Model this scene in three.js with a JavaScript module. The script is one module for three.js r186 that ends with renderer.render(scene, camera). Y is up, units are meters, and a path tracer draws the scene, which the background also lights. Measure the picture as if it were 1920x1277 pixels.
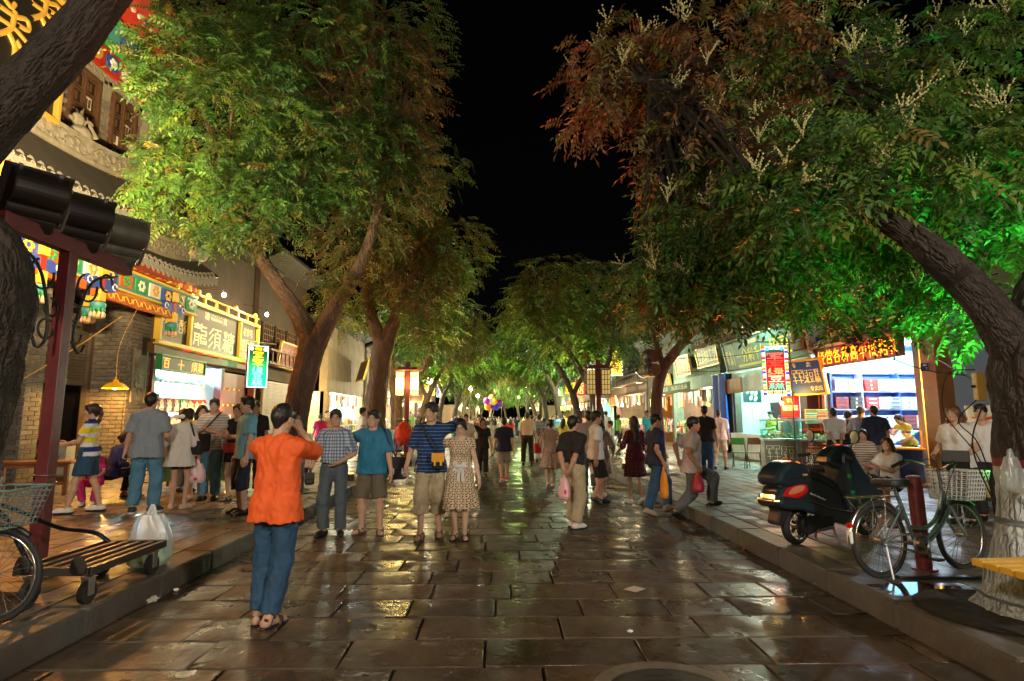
import * as THREE from 'three';
import { mergeGeometries, toCreasedNormals } from 'three/addons/utils/BufferGeometryUtils.js';
import { RoundedBoxGeometry } from 'three/addons/geometries/RoundedBoxGeometry.js';
import { createNoise3D } from 'simplex-noise';

// ---------- camera, sky, exposure ----------
const scene = new THREE.Scene();
const camera = new THREE.PerspectiveCamera(2 * THREE.MathUtils.radToDeg(Math.atan(638.5 / 1080)), 1920 / 1277, 0.05, 400);
camera.position.set(0, 1.63, 0);
camera.rotation.order = 'YXZ';
camera.rotation.set(0.13347, -0.02294, 0);            // looks a little up and a little right of the street's direction (-z)
const renderer = new THREE.WebGLRenderer({ antialias: true });
renderer.toneMapping = THREE.LinearToneMapping;
renderer.toneMappingExposure = 1.45;
renderer.shadowMap.enabled = true;
{                                                      // a town's night sky: almost black, a trace of warm glow towards the horizon
  const W = 64, H = 32, d = new Float32Array(W * H * 4);
  for (let j = 0; j < H; j++) for (let i = 0; i < W; i++) {
    const up = Math.max(0, (j + 0.5) / H * 2 - 1), g = 0.00025 + 0.0012 * Math.pow(1 - up, 4), o = (j * W + i) * 4;
    d[o] = g * 1.1; d[o + 1] = g * 0.95; d[o + 2] = g * 0.95; d[o + 3] = 1;
  }
  const t = new THREE.DataTexture(d, W, H, THREE.RGBAFormat, THREE.FloatType);
  t.mapping = THREE.EquirectangularReflectionMapping; t.magFilter = THREE.LinearFilter; t.needsUpdate = true;
  scene.background = t; scene.environment = t;
}


// ---------- helpers ----------
let seed_ = 20110;
function rnd(a = 0, b = 1) { seed_ = (seed_ + 0x6d2b79f5) | 0; let t = Math.imul(seed_ ^ (seed_ >>> 15), 1 | seed_); t = (t + Math.imul(t ^ (t >>> 7), 61 | t)) ^ t; return a + (b - a) * (((t ^ (t >>> 14)) >>> 0) / 4294967296); }
const reseed = (n) => { seed_ = n | 0; };
const pick = (a) => a[Math.floor(rnd() * a.length) % a.length];
const n3 = createNoise3D(() => rnd());
const V = (x, y, z) => new THREE.Vector3(x, y, z);
const lerp = (a, b, t) => a + (b - a) * t, clamp = (x, a = 0, b = 1) => Math.min(b, Math.max(a, x)), sstep = (a, b, x) => { x = clamp((x - a) / (b - a)); return x * x * (3 - 2 * x); };
const PI = Math.PI;
camera.updateMatrixWorld(true);
function at(px, py, h = 0) {                           // the point of the level ground at height h that stands at this place of the 1920-wide photograph
  const v = V((px - 960) / 1080, -(py - 638.5) / 1080, -1).applyQuaternion(camera.quaternion);
  return V(0, 1.63, 0).addScaledVector(v, (h - 1.63) / v.y);
}
const counts = {};
function numbered(name) { const n = counts[name] = (counts[name] ?? -1) + 1; return n ? name + '_' + String(n).padStart(3, '0') : name; }
function tag(o, label, category, group, kind) { if (label) o.userData.label = label; if (category) o.userData.category = category; if (group) o.userData.group = group; if (kind) o.userData.kind = kind; return o; }
function thing(name, label, category, p = [0, 0, 0], turn = 0, group) {
  const o = new THREE.Group(); o.name = numbered(name); scene.add(o);
  o.position.set(p.x ?? p[0], p.y ?? p[1], p.z ?? p[2]); o.rotation.y = turn;
  return tag(o, label, category, group);
}
// geometry makers: all return non-indexed geometry
const M4 = new THREE.Matrix4(), Q = new THREE.Quaternion(), E = new THREE.Euler();
function put(g, x = 0, y = 0, z = 0, rx = 0, ry = 0, rz = 0, order = 'YXZ') { M4.compose(V(x, y, z), Q.setFromEuler(E.set(rx, ry, rz, order)), V(1, 1, 1)); return g.applyMatrix4(M4); }
const flat = (g) => (g.index ? g.toNonIndexed() : g);
const box = (w, h, d, x, y, z, rx, ry, rz) => put(flat(new THREE.BoxGeometry(w, h, d)), x, y, z, rx, ry, rz);
const rbox = (w, h, d, r, x, y, z, rx, ry, rz, s = 2) => put(flat(new RoundedBoxGeometry(w, h, d, s, Math.min(r, w / 2.01, h / 2.01, d / 2.01))), x, y, z, rx, ry, rz);
const cyl = (r0, r1, h, n, x, y, z, rx, ry, rz, open = false) => put(flat(new THREE.CylinderGeometry(r1, r0, h, n, 1, open)), x, y, z, rx, ry, rz);
const ball = (r, x, y, z, sx = 1, sy = 1, sz = 1, n = 14) => flat(new THREE.SphereGeometry(r, n, Math.ceil(n * 0.7))).applyMatrix4(M4.compose(V(x, y, z), Q.identity(), V(sx, sy, sz)));
const torus = (R, r, n, m, x, y, z, rx, ry, rz, arc = PI * 2) => put(flat(new THREE.TorusGeometry(R, r, m, n, arc)), x, y, z, rx, ry, rz);
const lathe = (pts, n, x, y, z, rx, ry, rz) => put(flat(new THREE.LatheGeometry(pts.map((p) => new THREE.Vector2(p[0], p[1])), n)), x, y, z, rx, ry, rz);
function bar(a, b, w, h = w) {                         // a square bar from a to b
  a = V(...a); b = V(...b); const d = b.clone().sub(a), l = d.length(), g = flat(new THREE.BoxGeometry(w, h, l));
  const q = new THREE.Quaternion().setFromRotationMatrix(new THREE.Matrix4().lookAt(b, a, Math.abs(d.y) > 0.999 * l ? V(0, 0, 1) : V(0, 1, 0)));
  return g.applyMatrix4(M4.compose(a.add(b).multiplyScalar(0.5), q, V(1, 1, 1)));
}
function rod(a, b, r, r2 = r, n = 8) {
  a = V(...a); b = V(...b); const d = b.clone().sub(a), l = d.length(), g = flat(new THREE.CylinderGeometry(r2, r, l, n, 1));
  return g.applyMatrix4(M4.compose(a.add(b).multiplyScalar(0.5), new THREE.Quaternion().setFromUnitVectors(V(0, 1, 0), d.normalize()), V(1, 1, 1)));
}
const tube = (pts, r, seg = 24, n = 7, closed = false) => flat(new THREE.TubeGeometry(new THREE.CatmullRomCurve3(pts.map((p) => V(...p)), closed), seg, r, n, closed));
function extrude(pts, depth, bevel = 0, x = 0, y = 0, z = 0, rx, ry, rz) {
  const s = new THREE.Shape(pts.map((p) => new THREE.Vector2(p[0], p[1])));
  const g = new THREE.ExtrudeGeometry(s, { depth: depth - 2 * bevel, bevelEnabled: bevel > 0, bevelSize: bevel, bevelThickness: bevel, bevelSegments: 2, curveSegments: 8 });
  return put(flat(g.translate(0, 0, bevel - depth / 2)), x, y, z, rx, ry, rz);
}
function smoothShape(pts, n = 8) { return new THREE.CatmullRomCurve3(pts.map((p) => V(p[0], p[1], 0)), true).getPoints(pts.length * n).slice(0, -1).map((p) => [p.x, p.y]); }
// uv in metres, looked up along the axis that a face points at
function boxUV(g) {
  const p = g.attributes.position, n = g.attributes.normal, uv = new Float32Array(p.count * 2);
  for (let i = 0; i < p.count; i++) {
    const x = p.getX(i), y = p.getY(i), z = p.getZ(i), a = Math.abs(n.getX(i)), b = Math.abs(n.getY(i)), c = Math.abs(n.getZ(i));
    if (b >= a && b >= c) { uv[2 * i] = x; uv[2 * i + 1] = z; } else if (a >= c) { uv[2 * i] = z; uv[2 * i + 1] = y; } else { uv[2 * i] = x; uv[2 * i + 1] = y; }
  }
  g.setAttribute('uv', new THREE.BufferAttribute(uv, 2)); return g;
}
function merged(geos, keepUV = false) {
  const l = [].concat(geos).map((g) => { g = flat(g); for (const k of Object.keys(g.attributes)) if (!['position', 'normal', 'uv'].includes(k)) g.deleteAttribute(k); if (!g.attributes.uv) boxUV(g); return g; });
  const g = l.length > 1 ? mergeGeometries(l) : l[0];
  return keepUV ? g : boxUV(g);
}
function obj(name, geos, mat, parent = scene, keepUV = false) {
  const m = new THREE.Mesh(geos.isBufferGeometry && (geos.userData.ready || keepUV === 'raw') ? geos : merged(geos, keepUV), mat);
  m.name = parent === scene ? numbered(name) : name; m.castShadow = m.receiveShadow = true; parent.add(m); return m;
}
const struct = (name, geos, mat, keep) => tag(obj(name, geos, mat, scene, keep), null, null, null, 'structure');
function piece(name, g, mat, parent, x, y, z, ry = 0, rz = 0) { const m = new THREE.Mesh(g, mat); m.name = name; m.position.set(x, y, z); m.rotation.set(0, ry, rz); m.castShadow = m.receiveShadow = true; parent.add(m); return m; }
function copy(o, label, p, turn) { const c = o.clone(); c.name = numbered(o.name.replace(/_\d{3}$/, '')); c.userData = { ...o.userData }; if (label) c.userData.label = label; scene.add(c); if (p) c.position.set(p.x ?? p[0], p.y ?? p[1], p.z ?? p[2]); if (turn !== undefined) c.rotation.y = turn; return c; }

// ---------- textures ----------
function hash2(x, y, s) { let h = Math.imul(x, 374761393) ^ Math.imul(y, 668265263) ^ Math.imul(s, 1274126177); h = Math.imul(h ^ (h >>> 13), 1274126177); return ((h ^ (h >>> 16)) >>> 0) / 4294967296; }
function tn(u, v, p, s, q = p) {                       // value noise on the unit square, period p by q, wraps
  const x = u * p, y = v * q, i = Math.floor(x), j = Math.floor(y), f = x - i, g = y - j, a = f * f * (3 - 2 * f), b = g * g * (3 - 2 * g), w = (k, n) => ((k % n) + n) % n;
  return lerp(lerp(hash2(w(i, p), w(j, q), s), hash2(w(i + 1, p), w(j, q), s), a), lerp(hash2(w(i, p), w(j + 1, q), s), hash2(w(i + 1, p), w(j + 1, q), s), a), b);
}
function fbm(u, v, p, s, o = 5, q = p) { let t = 0, a = 0.5; for (let i = 0; i < o; i++, a *= 0.5) t += a * tn(u, v, p << i, s + i, q << i); return t / (1 - Math.pow(0.5, o)); }
function dataTex(n, fn, srgb = false, rep = 1) {       // fn(u, v) -> grey or [r, g, b] in 0..1
  const d = new Uint8Array(n * n * 4);
  for (let j = 0; j < n; j++) for (let i = 0; i < n; i++) { let c = fn(i / n, j / n); if (typeof c === 'number') c = [c, c, c]; const o = (j * n + i) * 4; for (let k = 0; k < 3; k++) d[o + k] = clamp(c[k]) * 255; d[o + 3] = 255; }
  const t = new THREE.DataTexture(d, n, n); t.wrapS = t.wrapT = THREE.RepeatWrapping; t.magFilter = THREE.LinearFilter; if (srgb) t.colorSpace = THREE.SRGBColorSpace; t.repeat.set(1 / rep, 1 / rep); t.needsUpdate = true; return t;
}
function rescale(t, sx, sy = sx) { const c = t.clone(); c.repeat.set(1 / sx, 1 / sy); c.needsUpdate = true; return c; }
const G0 = dataTex(512, (u, v) => fbm(u, v, 6, 3, 6), false, 1);                         // soft grain
const GRIT = dataTex(512, (u, v) => { const a = fbm(u, v, 40, 9, 3), b = fbm(u, v, 5, 5, 5), pit = sstep(0.62, 0.8, fbm(u, v, 14, 21, 4)); return clamp(0.55 * b + 0.3 * a + 0.25 - 0.5 * pit); }, false, 1);
const lin = (r, g, b) => new THREE.Color().setRGB(r, g, b);
const hex = (h) => new THREE.Color(h);
function mat(color, rough = 0.8, o = {}) { return new THREE.MeshStandardMaterial({ color: Array.isArray(color) ? lin(...color) : hex(color), roughness: rough, ...o }); }
const MOTTLE = dataTex(256, (u, v) => { const a = fbm(u, v, 4, 31, 5), b = fbm(u, v, 24, 41, 3); const k = 0.62 + 0.42 * a + 0.16 * (b - 0.5); return [k, k, k * 0.98]; }, false, 1);
const worn = (color, rough, rep = 1.2, bump = 0.004, o = {}) => mat(color, rough, { map: rescale(MOTTLE, rep), bumpMap: rescale(G0, rep * 0.6), bumpScale: bump, ...o });
const glow = (color, k, o = {}) => new THREE.MeshStandardMaterial({ color: 0x111111, emissive: hex(color), emissiveIntensity: k, roughness: 0.6, ...o });
const glass = (tint = 0xeef6f4, rough = 0.02) => new THREE.MeshPhysicalMaterial({ color: hex(tint), transmission: 1, roughness: rough, thickness: 0, ior: 1.45 });
const chrome = mat([0.55, 0.55, 0.55], 0.22, { metalness: 1 }), steel = mat([0.4, 0.4, 0.4], 0.4, { metalness: 0.9 }), rubber = mat([0.015, 0.015, 0.016], 0.75), blackPlastic = mat([0.018, 0.018, 0.02], 0.45);
function lamp(color, cd, x, y, z, radius = 2, name = 'lamp_light', parent = scene) { const l = new THREE.PointLight(hex(color), cd); l.position.set(x, y, z); l.shadow.radius = radius; l.castShadow = true; l.name = name; parent.add(l); return l; }
function spot(color, cd, p, to, ang, pen = 0.5, radius = 4) { const l = new THREE.SpotLight(hex(color), cd, 0, ang, pen, 2); l.position.set(...p); l.target.position.set(...to); l.shadow.radius = radius; l.castShadow = true; l.name = 'spot_light'; scene.add(l); scene.add(l.target); return l; }
// ---------- brush lettering: a character is strokes x0 y0 x1 y1 on a field of 20 by 20 (digits 0-9, a-k), or parts set into boxes of that field ----------
const PART = {
  mouth: '222i 22i2 i2ii 2iii', sun: '222i 22i2 i2ii 2iii 2aia', moon: '303d 3d1k 30h0 h0hk 36h6 3chc', page: '01k1 a185 353g 35h5 h5hg 39h9 3dhd 3ghg 7g1k dgjk',
  rice: '3186 h1c6 09k9 a0ak 9a0i baki', silk: '9026 26a6 a60d 0dbd 0kjh', bean: '01k1 454b 45g5 g5gb 4bgb 6d8i edci 0jkj', lamb: '4073 g0d3 04k4 28i8 0cjc a4ac 2e0k 7e8j dedj iekk',
  grass: '0aka 606k e0ek', tree: '06k6 a0ak a60g a6kg', water: '2165 0b5d 1j7e', person: 'e01b 878k', cliff: 'a0a2 22k2 222d 2d0k', side: 'a0a3 04k4 848b 8b0k 8aha hagj gjcj',
  hill: '202k 22a2 a259 59bc bc8g 8g4f', spirit: 'a0d3 14j4 j40d a9ak eckg', grain: 'i034 07k7 a2ak a80h a8kh', knife: '323d h0hk hkdi', bird: '8063 333c 33h3 h3g9 3ckc kchk hkdj 0ggg',
  stand: 'a0a2 03k3 5478 f4d8 09k9', hairs: 'g006 h60d he0k', change: '8009 464k i3a8 c0cg cgdj djkj kjkf', wine: '01k1 151k 15j5 j5jk 1kjk 718a d1da 1eje',
};
const GLYPH = {
  ten: '0aka a0ak', one: '1aja', work: '22i2 a2ai 0iki', middle: '252d 25i5 i5id 2did a0ak', thousand: 'g044 09k9 a2ak', share: '8009 c0k9 3bgb gbfj fjck 9b2k', hundred: '01k1 a185 454k 45g5 g5gk 4cgc 4kgk',
  army: '0005 00k0 k0i5 35h5 a35b 5bhb 0gkg a8ak', bean: PART.bean, green: [['silk', 0, 0, 7], ['21h1 h1h8 25h5 09k9 a9ak 2b6e 0j8g iccf cfkk', 8, 0, 20]], cake: [['rice', 0, 0, 8], ['lamb', 9, 0, 20]],
  dragon: [['stand', 0, 0, 9, 9], ['moon', 0, 10, 9], ['2026 22i2 26i6 i6ia 2aia 2a2i 2iki kikf 6dhd 6ghg', 10, 0, 20]], must: [['hairs', 0, 1, 7], ['page', 8, 0, 20]],
  sugar: [['rice', 0, 0, 8], ['a0a2 22k2 222c 2c0k 74h4 h4ha 57k7 7aha a3ad 7d7k 7dhd hdhk 7khk', 8, 0, 20]], flower: [['grass', 0, 0, 20, 6], ['change', 1, 6, 20]], life: '6037 55i5 2bib 0jkj a0aj', crisp: [['wine', 0, 0, 10], ['grain', 11, 0, 20]],
  old: '24f4 909a 0aka i20g 7c7j 7jjj jjjg hb7f', word: 'a0a3 1317 13j3 j3i7 48f8 f8ab abaj aj7i 0eke', mark: [['mouth', 4, 0, 16, 8], ['0aka 6a5f 5fhf hffk ffbj', 0, 0, 20]], clear: [['water', 0, 0, 6], ['a0a8 12j2 25i5 08k8 3a3k 3aha hahk 3ehe 3hhh', 7, 0, 20]],
  real: '03k3 a0a5 454f 45g5 g5gf 48g8 4cgc 0fkf 6h1k ehjk', gain: [['grain', 0, 0, 12], ['knife', 12, 0, 20]], year: '6019 34i4 4aia 4a4f 0fkf a4ak', pass: [['silk', 0, 0, 8], ['22g2 g217 95k9 3bhb abaj 0jkj', 9, 0, 20]],
  camp: [['grass', 0, 0, 20, 5], ['0509 05k5 k5k9', 0, 0, 20], ['mouth', 4, 7, 16, 13], ['mouth', 2, 13, 18]], each: [['7016 63g3 g31c 65kc', 0, 0, 20], ['mouth', 3, 11, 17]], kind: [['grain', 0, 0, 9], ['middle', 10, 1, 20]],
  tall: [['a0a2 02k2 2b2k 2bib ibik', 0, 0, 20], ['mouth', 4, 3, 16, 10], ['mouth', 5, 12, 15, 19]], low: [['person', 0, 0, 7], ['j024 242i 28k8 b2dh dhkk 2i8f bhdk', 8, 0, 20]], grade: [['tree', 0, 0, 8], ['a0a7 2156 i1e6 29i9 i9ik 2eie 2kik', 9, 0, 20]],
  gift: [['spirit', 0, 0, 11], ['313i 3iki kike', 12, 0, 20]], red: [['silk', 0, 0, 8], ['work', 9, 1, 20]], great: '06k6 a0a6 a60k a6kk 8gaj', bright: [['hill', 0, 0, 8], ['sun', 9, 1, 20]], art: [['grass', 0, 0, 20, 7], ['22g2 g21h 1hki kikd', 1, 6, 20]],
  shop: [['cliff', 0, 0, 20], ['b3bb b7i7', 0, 0, 20], ['mouth', 6, 10, 19]], trip: [['side', 0, 0, 9], ['8026 55k5 g72b 7b6k 6kai bbkk jdcg', 9, 0, 20]], tour: [['water', 0, 0, 5], ['side', 5, 0, 13], ['6019 33j3 27h7 h7ab abak ak6j 0eke', 13, 0, 20]],
  record: [['silk', 0, 0, 8], ['12i2 i2i9 19i9 191i 1iki kikf', 9, 0, 20]], think: 'a008 a0k8 68e8 4bgb gb8f 2g0k 6g8k 8kgk gkgh bfch igkk', goods: [['mouth', 4, 0, 16, 10], ['mouth', 0, 10, 10], ['mouth', 10, 10, 20]],
  swan: [['water', 0, 0, 5], ['work', 5, 4, 10, 17], ['bird', 10, 0, 20]], luck: [['spirit', 0, 0, 9], ['01k1 abak 2fif', 9, 0, 20], ['mouth', 10, 3, 19, 10], ['mouth', 9, 10, 20]], hall: [['a0a4 2154 i1f4 0508 05k5 k5k8 3fhf adak 0kkk', 0, 0, 20], ['mouth', 4, 7, 16, 13]],
  soup: [['water', 0, 0, 6], ['12h2 h228 28k8 k8hk hkdi a81g f84k', 7, 0, 20]], plum: [['tree', 0, 0, 8], ['6016 33k3 564f 56h6 h6gk 0aka 4fif', 9, 0, 20]], north: '606k 0767 0i6e c0ci ciki kikd cak5', china: [['change', 2, 0, 18, 10], ['0dkd a9ak', 0, 0, 20]],
  only: '33h3 08k8 a05d 5dhd hdag 7hek', sell: '23i3 a0a6 07k7 k7ia 5a7c 3d5f 0hkh ca9h 9h1k dhkk', food: 'a008 a0k8 57e7 e7ed 5aea 5ded 575k 5k9i hdcg aekk',
};
const A20 = (c) => parseInt(c, 36) / 20;
function strokesOf(key, x0, y0, x1, y1, out) {
  const e = GLYPH[key] ?? PART[key] ?? key;
  if (Array.isArray(e)) for (const [k, a, b, c, d = 20] of e) strokesOf(k, lerp(x0, x1, a / 20), lerp(y0, y1, b / 20), lerp(x0, x1, c / 20), lerp(y0, y1, d / 20), out);
  else for (const s of e.split(' ')) out.push([lerp(x0, x1, A20(s[0])), lerp(y0, y1, A20(s[1])), lerp(x0, x1, A20(s[2])), lerp(y0, y1, A20(s[3]))]);
  return out;
}
function brush(c, key, x, y, w, h, color, thick = 0.1) {
  c.strokeStyle = color; c.lineCap = 'round';
  for (const [x0, y0, x1, y1] of strokesOf(key, x, y, x + w, y + h, [])) { c.lineWidth = thick * Math.min(w, h) * (Math.abs(x1 - x0) > Math.abs(y1 - y0) * 3 ? 0.8 : 1.1); c.beginPath(); c.moveTo(x0, y0); c.lineTo(x1, y1); c.stroke(); }
}
// a row (or, with down, a column) of characters inside a box
function writeRow(c, keys, x, y, w, h, color, thick = 0.1, down = false) {
  const l = keys.split(' '), n = l.length;
  l.forEach((k, i) => { if (k === '_') return; const cw = down ? w : w / n, ch = down ? h / n : h, gx = cw * 0.09, gy = ch * 0.07; brush(c, k, x + (down ? 0 : i * cw) + gx, y + (down ? i * ch : 0) + gy, cw - 2 * gx, ch - 2 * gy, color, thick); });
}
function print_(w, h, fn) {                             // flat print: a canvas texture
  const k = document.createElement('canvas'); k.width = w; k.height = h; const c = k.getContext('2d'); fn(c, w, h);
  const t = new THREE.CanvasTexture(k); t.colorSpace = THREE.SRGBColorSpace; return t;
}
function grime(c, w, h, n, a, r = 40) { for (let i = 0; i < n; i++) { const x = rnd(0, w), y = rnd(0, h), q = rnd(r * 0.3, r), g = c.createRadialGradient(x, y, 0, x, y, q); g.addColorStop(0, `rgba(20,14,8,${a * rnd(0.3, 1)})`); g.addColorStop(1, 'rgba(20,14,8,0)'); c.fillStyle = g; c.fillRect(x - q, y - q, 2 * q, 2 * q); } }
// ---------- the setting: road of wet stone slabs between two raised pavements ----------
const KX = 3.12, KH = 0.2;
const stoneMap = dataTex(512, (u, v) => { const a = fbm(u, v, 5, 61, 6), b = fbm(u, v, 22, 63, 4), st = sstep(0.5, 0.72, fbm(u, v, 3, 67, 5)); const k = 0.45 + 0.75 * a + 0.35 * (b - 0.5); return [k * (1 - 0.25 * st), k * (0.92 - 0.28 * st), k * (0.82 - 0.3 * st)]; });
const stoneRough = dataTex(512, (u, v) => { const a = fbm(u, v, 4, 71, 5), b = fbm(u, v, 30, 73, 3), pit = sstep(0.56, 0.72, fbm(u, v, 12, 75, 4)); return clamp(0.3 + 0.4 * sstep(0.3, 0.65, a) + 0.22 * (b - 0.5) + 0.3 * pit); });
const stoneBump = dataTex(512, (u, v) => { const a = fbm(u, v, 5, 81, 6), pit = sstep(0.58, 0.75, fbm(u, v, 11, 83, 5)), g = fbm(u, v, 48, 85, 2); return clamp(0.35 + 0.5 * a + 0.12 * g - 0.4 * pit); });
const slabMats = [[0.1, 0.074, 0.052], [0.075, 0.056, 0.042], [0.115, 0.082, 0.054], [0.088, 0.064, 0.05], [0.06, 0.047, 0.038]].map((c) => mat(c.map((k) => k * 0.78), 0.85, { map: rescale(stoneMap, 1.7), roughnessMap: rescale(stoneRough, 2.1), bumpMap: rescale(stoneBump, 1.5), bumpScale: 0.011 }));
const tileMats = [[0.17, 0.155, 0.14], [0.14, 0.125, 0.11], [0.19, 0.165, 0.14], [0.155, 0.145, 0.14]].map((c) => mat(c, 0.95, { map: rescale(stoneMap, 2.3), roughnessMap: rescale(stoneRough, 2.7), bumpMap: rescale(stoneBump, 1.9), bumpScale: 0.007 }));
const kerbMat = worn([0.1, 0.088, 0.074], 0.55, 0.9, 0.012), soilMat = worn([0.02, 0.016, 0.012], 0.95, 0.8, 0.03), jointMat = worn([0.022, 0.018, 0.015], 0.6, 0.9, 0.01);
function slabGeo(w, d, h, bev, nx, nz, rough) {         // a stone with a chamfered rim and an uneven top; top at y = 0
  const P = [], I = [], UV = [], ou = rnd(0, 7), ov = rnd(0, 7), W = w / 2 - bev, D = d / 2 - bev;
  const add = (x, y, z) => { P.push(x, y, z); UV.push(x + ou, z + ov + y); return P.length / 3 - 1; };
  for (let j = 0; j <= nz; j++) for (let i = 0; i <= nx; i++) { const e = i === 0 || j === 0 || i === nx || j === nz; add(lerp(-W, W, i / nx), e ? -rough * rnd(0, 1) : rough * rnd(-1, 1), lerp(-D, D, j / nz)); }
  for (let j = 0; j < nz; j++) for (let i = 0; i < nx; i++) { const a = j * (nx + 1) + i, b = a + 1, c = a + nx + 1, e = c + 1; I.push(a, c, b, b, c, e); }
  const rim = (k, y) => [[-1, -1], [1, -1], [1, 1], [-1, 1]].map(([a, b]) => add(a * (W + k), y, b * (D + k)));
  const r0 = [0, nx, (nx + 1) * (nz + 1) - 1, (nx + 1) * nz].map((i) => add(P[3 * i], P[3 * i + 1], P[3 * i + 2])), r1 = rim(bev, -bev * 1.1), r2 = rim(bev, -h);
  for (const [a, b] of [[r0, r1], [r1, r2]]) for (let k = 0; k < 4; k++) { const m = (k + 1) % 4; I.push(a[k], a[m], b[k], a[m], b[m], b[k]); }
  const g = new THREE.BufferGeometry(); g.setAttribute('position', new THREE.Float32BufferAttribute(P, 3)); g.setAttribute('uv', new THREE.Float32BufferAttribute(UV, 2)); g.setIndex(I); g.computeVertexNormals(); g.userData.ready = true; return g;
}
const plainSheet = (x0, x1, z0, z1, y) => put(flat(new THREE.PlaneGeometry(x1 - x0, z1 - z0)), (x0 + x1) / 2, y, (z0 + z1) / 2, -PI / 2);
reseed(11);
struct('ground', plainSheet(-160, 160, -330, 60, -0.05), jointMat);
{
  const road = struct('road', plainSheet(-KX - 0.05, KX + 0.05, -140, 8, -0.022), jointMat);
  const widths = [0.62, 0.74, 0.86, 0.98, 1.1], pitch = 0.48, geos = widths.map((w) => [0, 1, 2].map(() => slabGeo(w - 0.022, pitch - 0.022, 0.03, 0.005, 5, 4, 0.0026))), rest = slabMats.map(() => []);
  let n = 0;
  for (let r = 0; r < 150; r++) {
    const z = -3.35 - (r - 14) * pitch; let x = -KX + rnd(-0.5, 0);
    while (x < KX) {
      let k = Math.floor(rnd(0, 5)), w = widths[k]; const x0 = Math.max(x, -KX), x1 = Math.min(x + w, KX); x += w;
      if (x1 - x0 < 0.06) continue;
      const g = Math.abs(x1 - x0 - w) < 1e-6 ? pick(geos[k]) : slabGeo(x1 - x0 - 0.022, pitch - 0.022, 0.03, 0.005, 5, 4, 0.0026), mi = Math.floor(rnd(0, 5)), cx = (x0 + x1) / 2, dy = rnd(-0.004, 0.003), rz = rnd(-0.006, 0.006), rx = rnd(-0.008, 0.008);
      if (r >= 14 && n < 300) { const p = piece('paving_stone', g, slabMats[mi], road, cx, dy, z); p.rotation.set(rx, 0, rz); n++; }
      else { const q = slabGeo(x1 - x0 - 0.022, pitch - 0.022, 0.03, 0.005, 1, 1, 0.002); q.rotateX(rx); q.rotateZ(rz); q.translate(cx, dy, z); rest[mi].push(q.toNonIndexed()); }
    }
  }
  rest.forEach((l, i) => { const m = obj('paving_stones', l, slabMats[i], road, true); m.userData.kind = 'stuff'; });
  struct('far_road', plainSheet(-KX, KX, -140, -3.35 - 136 * pitch, -0.004), slabMats[3]);
  for (const s of [-1, 1]) {
    const x0 = s * (KX + 0.32), kerb = struct(s < 0 ? 'left_kerb' : 'right_kerb', box(0.3, 0.17, 148, s * (KX + 0.16), 0.085 - 0.0, -66), kerbMat);
    const kg = [0.95, 1.1].map((l) => { const g = rbox(0.32, 0.24, l - 0.022, 0.026, 0, 0.08, 0); return merged([g]); });
    let z = 2.4; for (let i = 0; i < 60; i++) { const k = i % 3 ? 0 : 1, l = k ? 1.1 : 0.95; const p = piece('kerb_stone', kg[k], kerbMat, kerb, s * (KX + 0.16) + rnd(-0.006, 0.006), rnd(-0.006, 0.004), z - l / 2); p.rotation.y = rnd(-0.005, 0.005) + (i % 2 ? PI : 0); z -= l; }
    const X0 = KX + 0.325, X1 = 10.6, pav = struct(s < 0 ? 'left_pavement' : 'right_pavement', plainSheet(s < 0 ? -X1 : X0, s < 0 ? -X0 : X1, -140, 6, KH - 0.02), jointMat);
    const tw = 0.6, td = 0.3, tg = [0, 1, 2, 3].map(() => slabGeo(td - 0.007, tw - 0.007, 0.025, 0.004, 2, 2, 0.0016)), restT = tileMats.map(() => []); let tnum = 0; const cells = [];
    for (let c = 0; X0 + c * td < X1; c++) for (let r = 0; r < 110; r++) cells.push([s * (X0 + (c + 0.5) * td), 1.5 - (r + (c % 2) * 0.5) * tw]);
    const show = ([x, z]) => (z > -3 || Math.abs(x) > 0.86 * -z + 0.4 ? 1e9 : Math.hypot(x, z)); cells.sort((a, b) => show(a) - show(b));
    for (const [x, zz] of cells) { const mi = Math.floor(rnd(0, 4)), dy = rnd(-0.003, 0.002);
      if (tnum < 300) { piece('paving_tile', pick(tg), tileMats[mi], pav, x, KH + dy, zz).rotation.set(rnd(-0.006, 0.006), 0, rnd(-0.006, 0.006)); tnum++; }
      else { const q = slabGeo(td - 0.007, tw - 0.007, 0.02, 0.004, 1, 1, 0.001); q.translate(x, KH + dy, zz); restT[mi].push(q.toNonIndexed()); } }
    restT.forEach((l, i) => { obj('paving_tiles', l, tileMats[i], pav, true).userData.kind = 'stuff'; });
    struct(s < 0 ? 'left_far_pavement' : 'right_far_pavement', plainSheet(s < 0 ? -X1 : X0, s < 0 ? -X0 : X1, -140, 1.5 - 110 * tw, KH - 0.003), tileMats[1]);
  }
}
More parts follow.
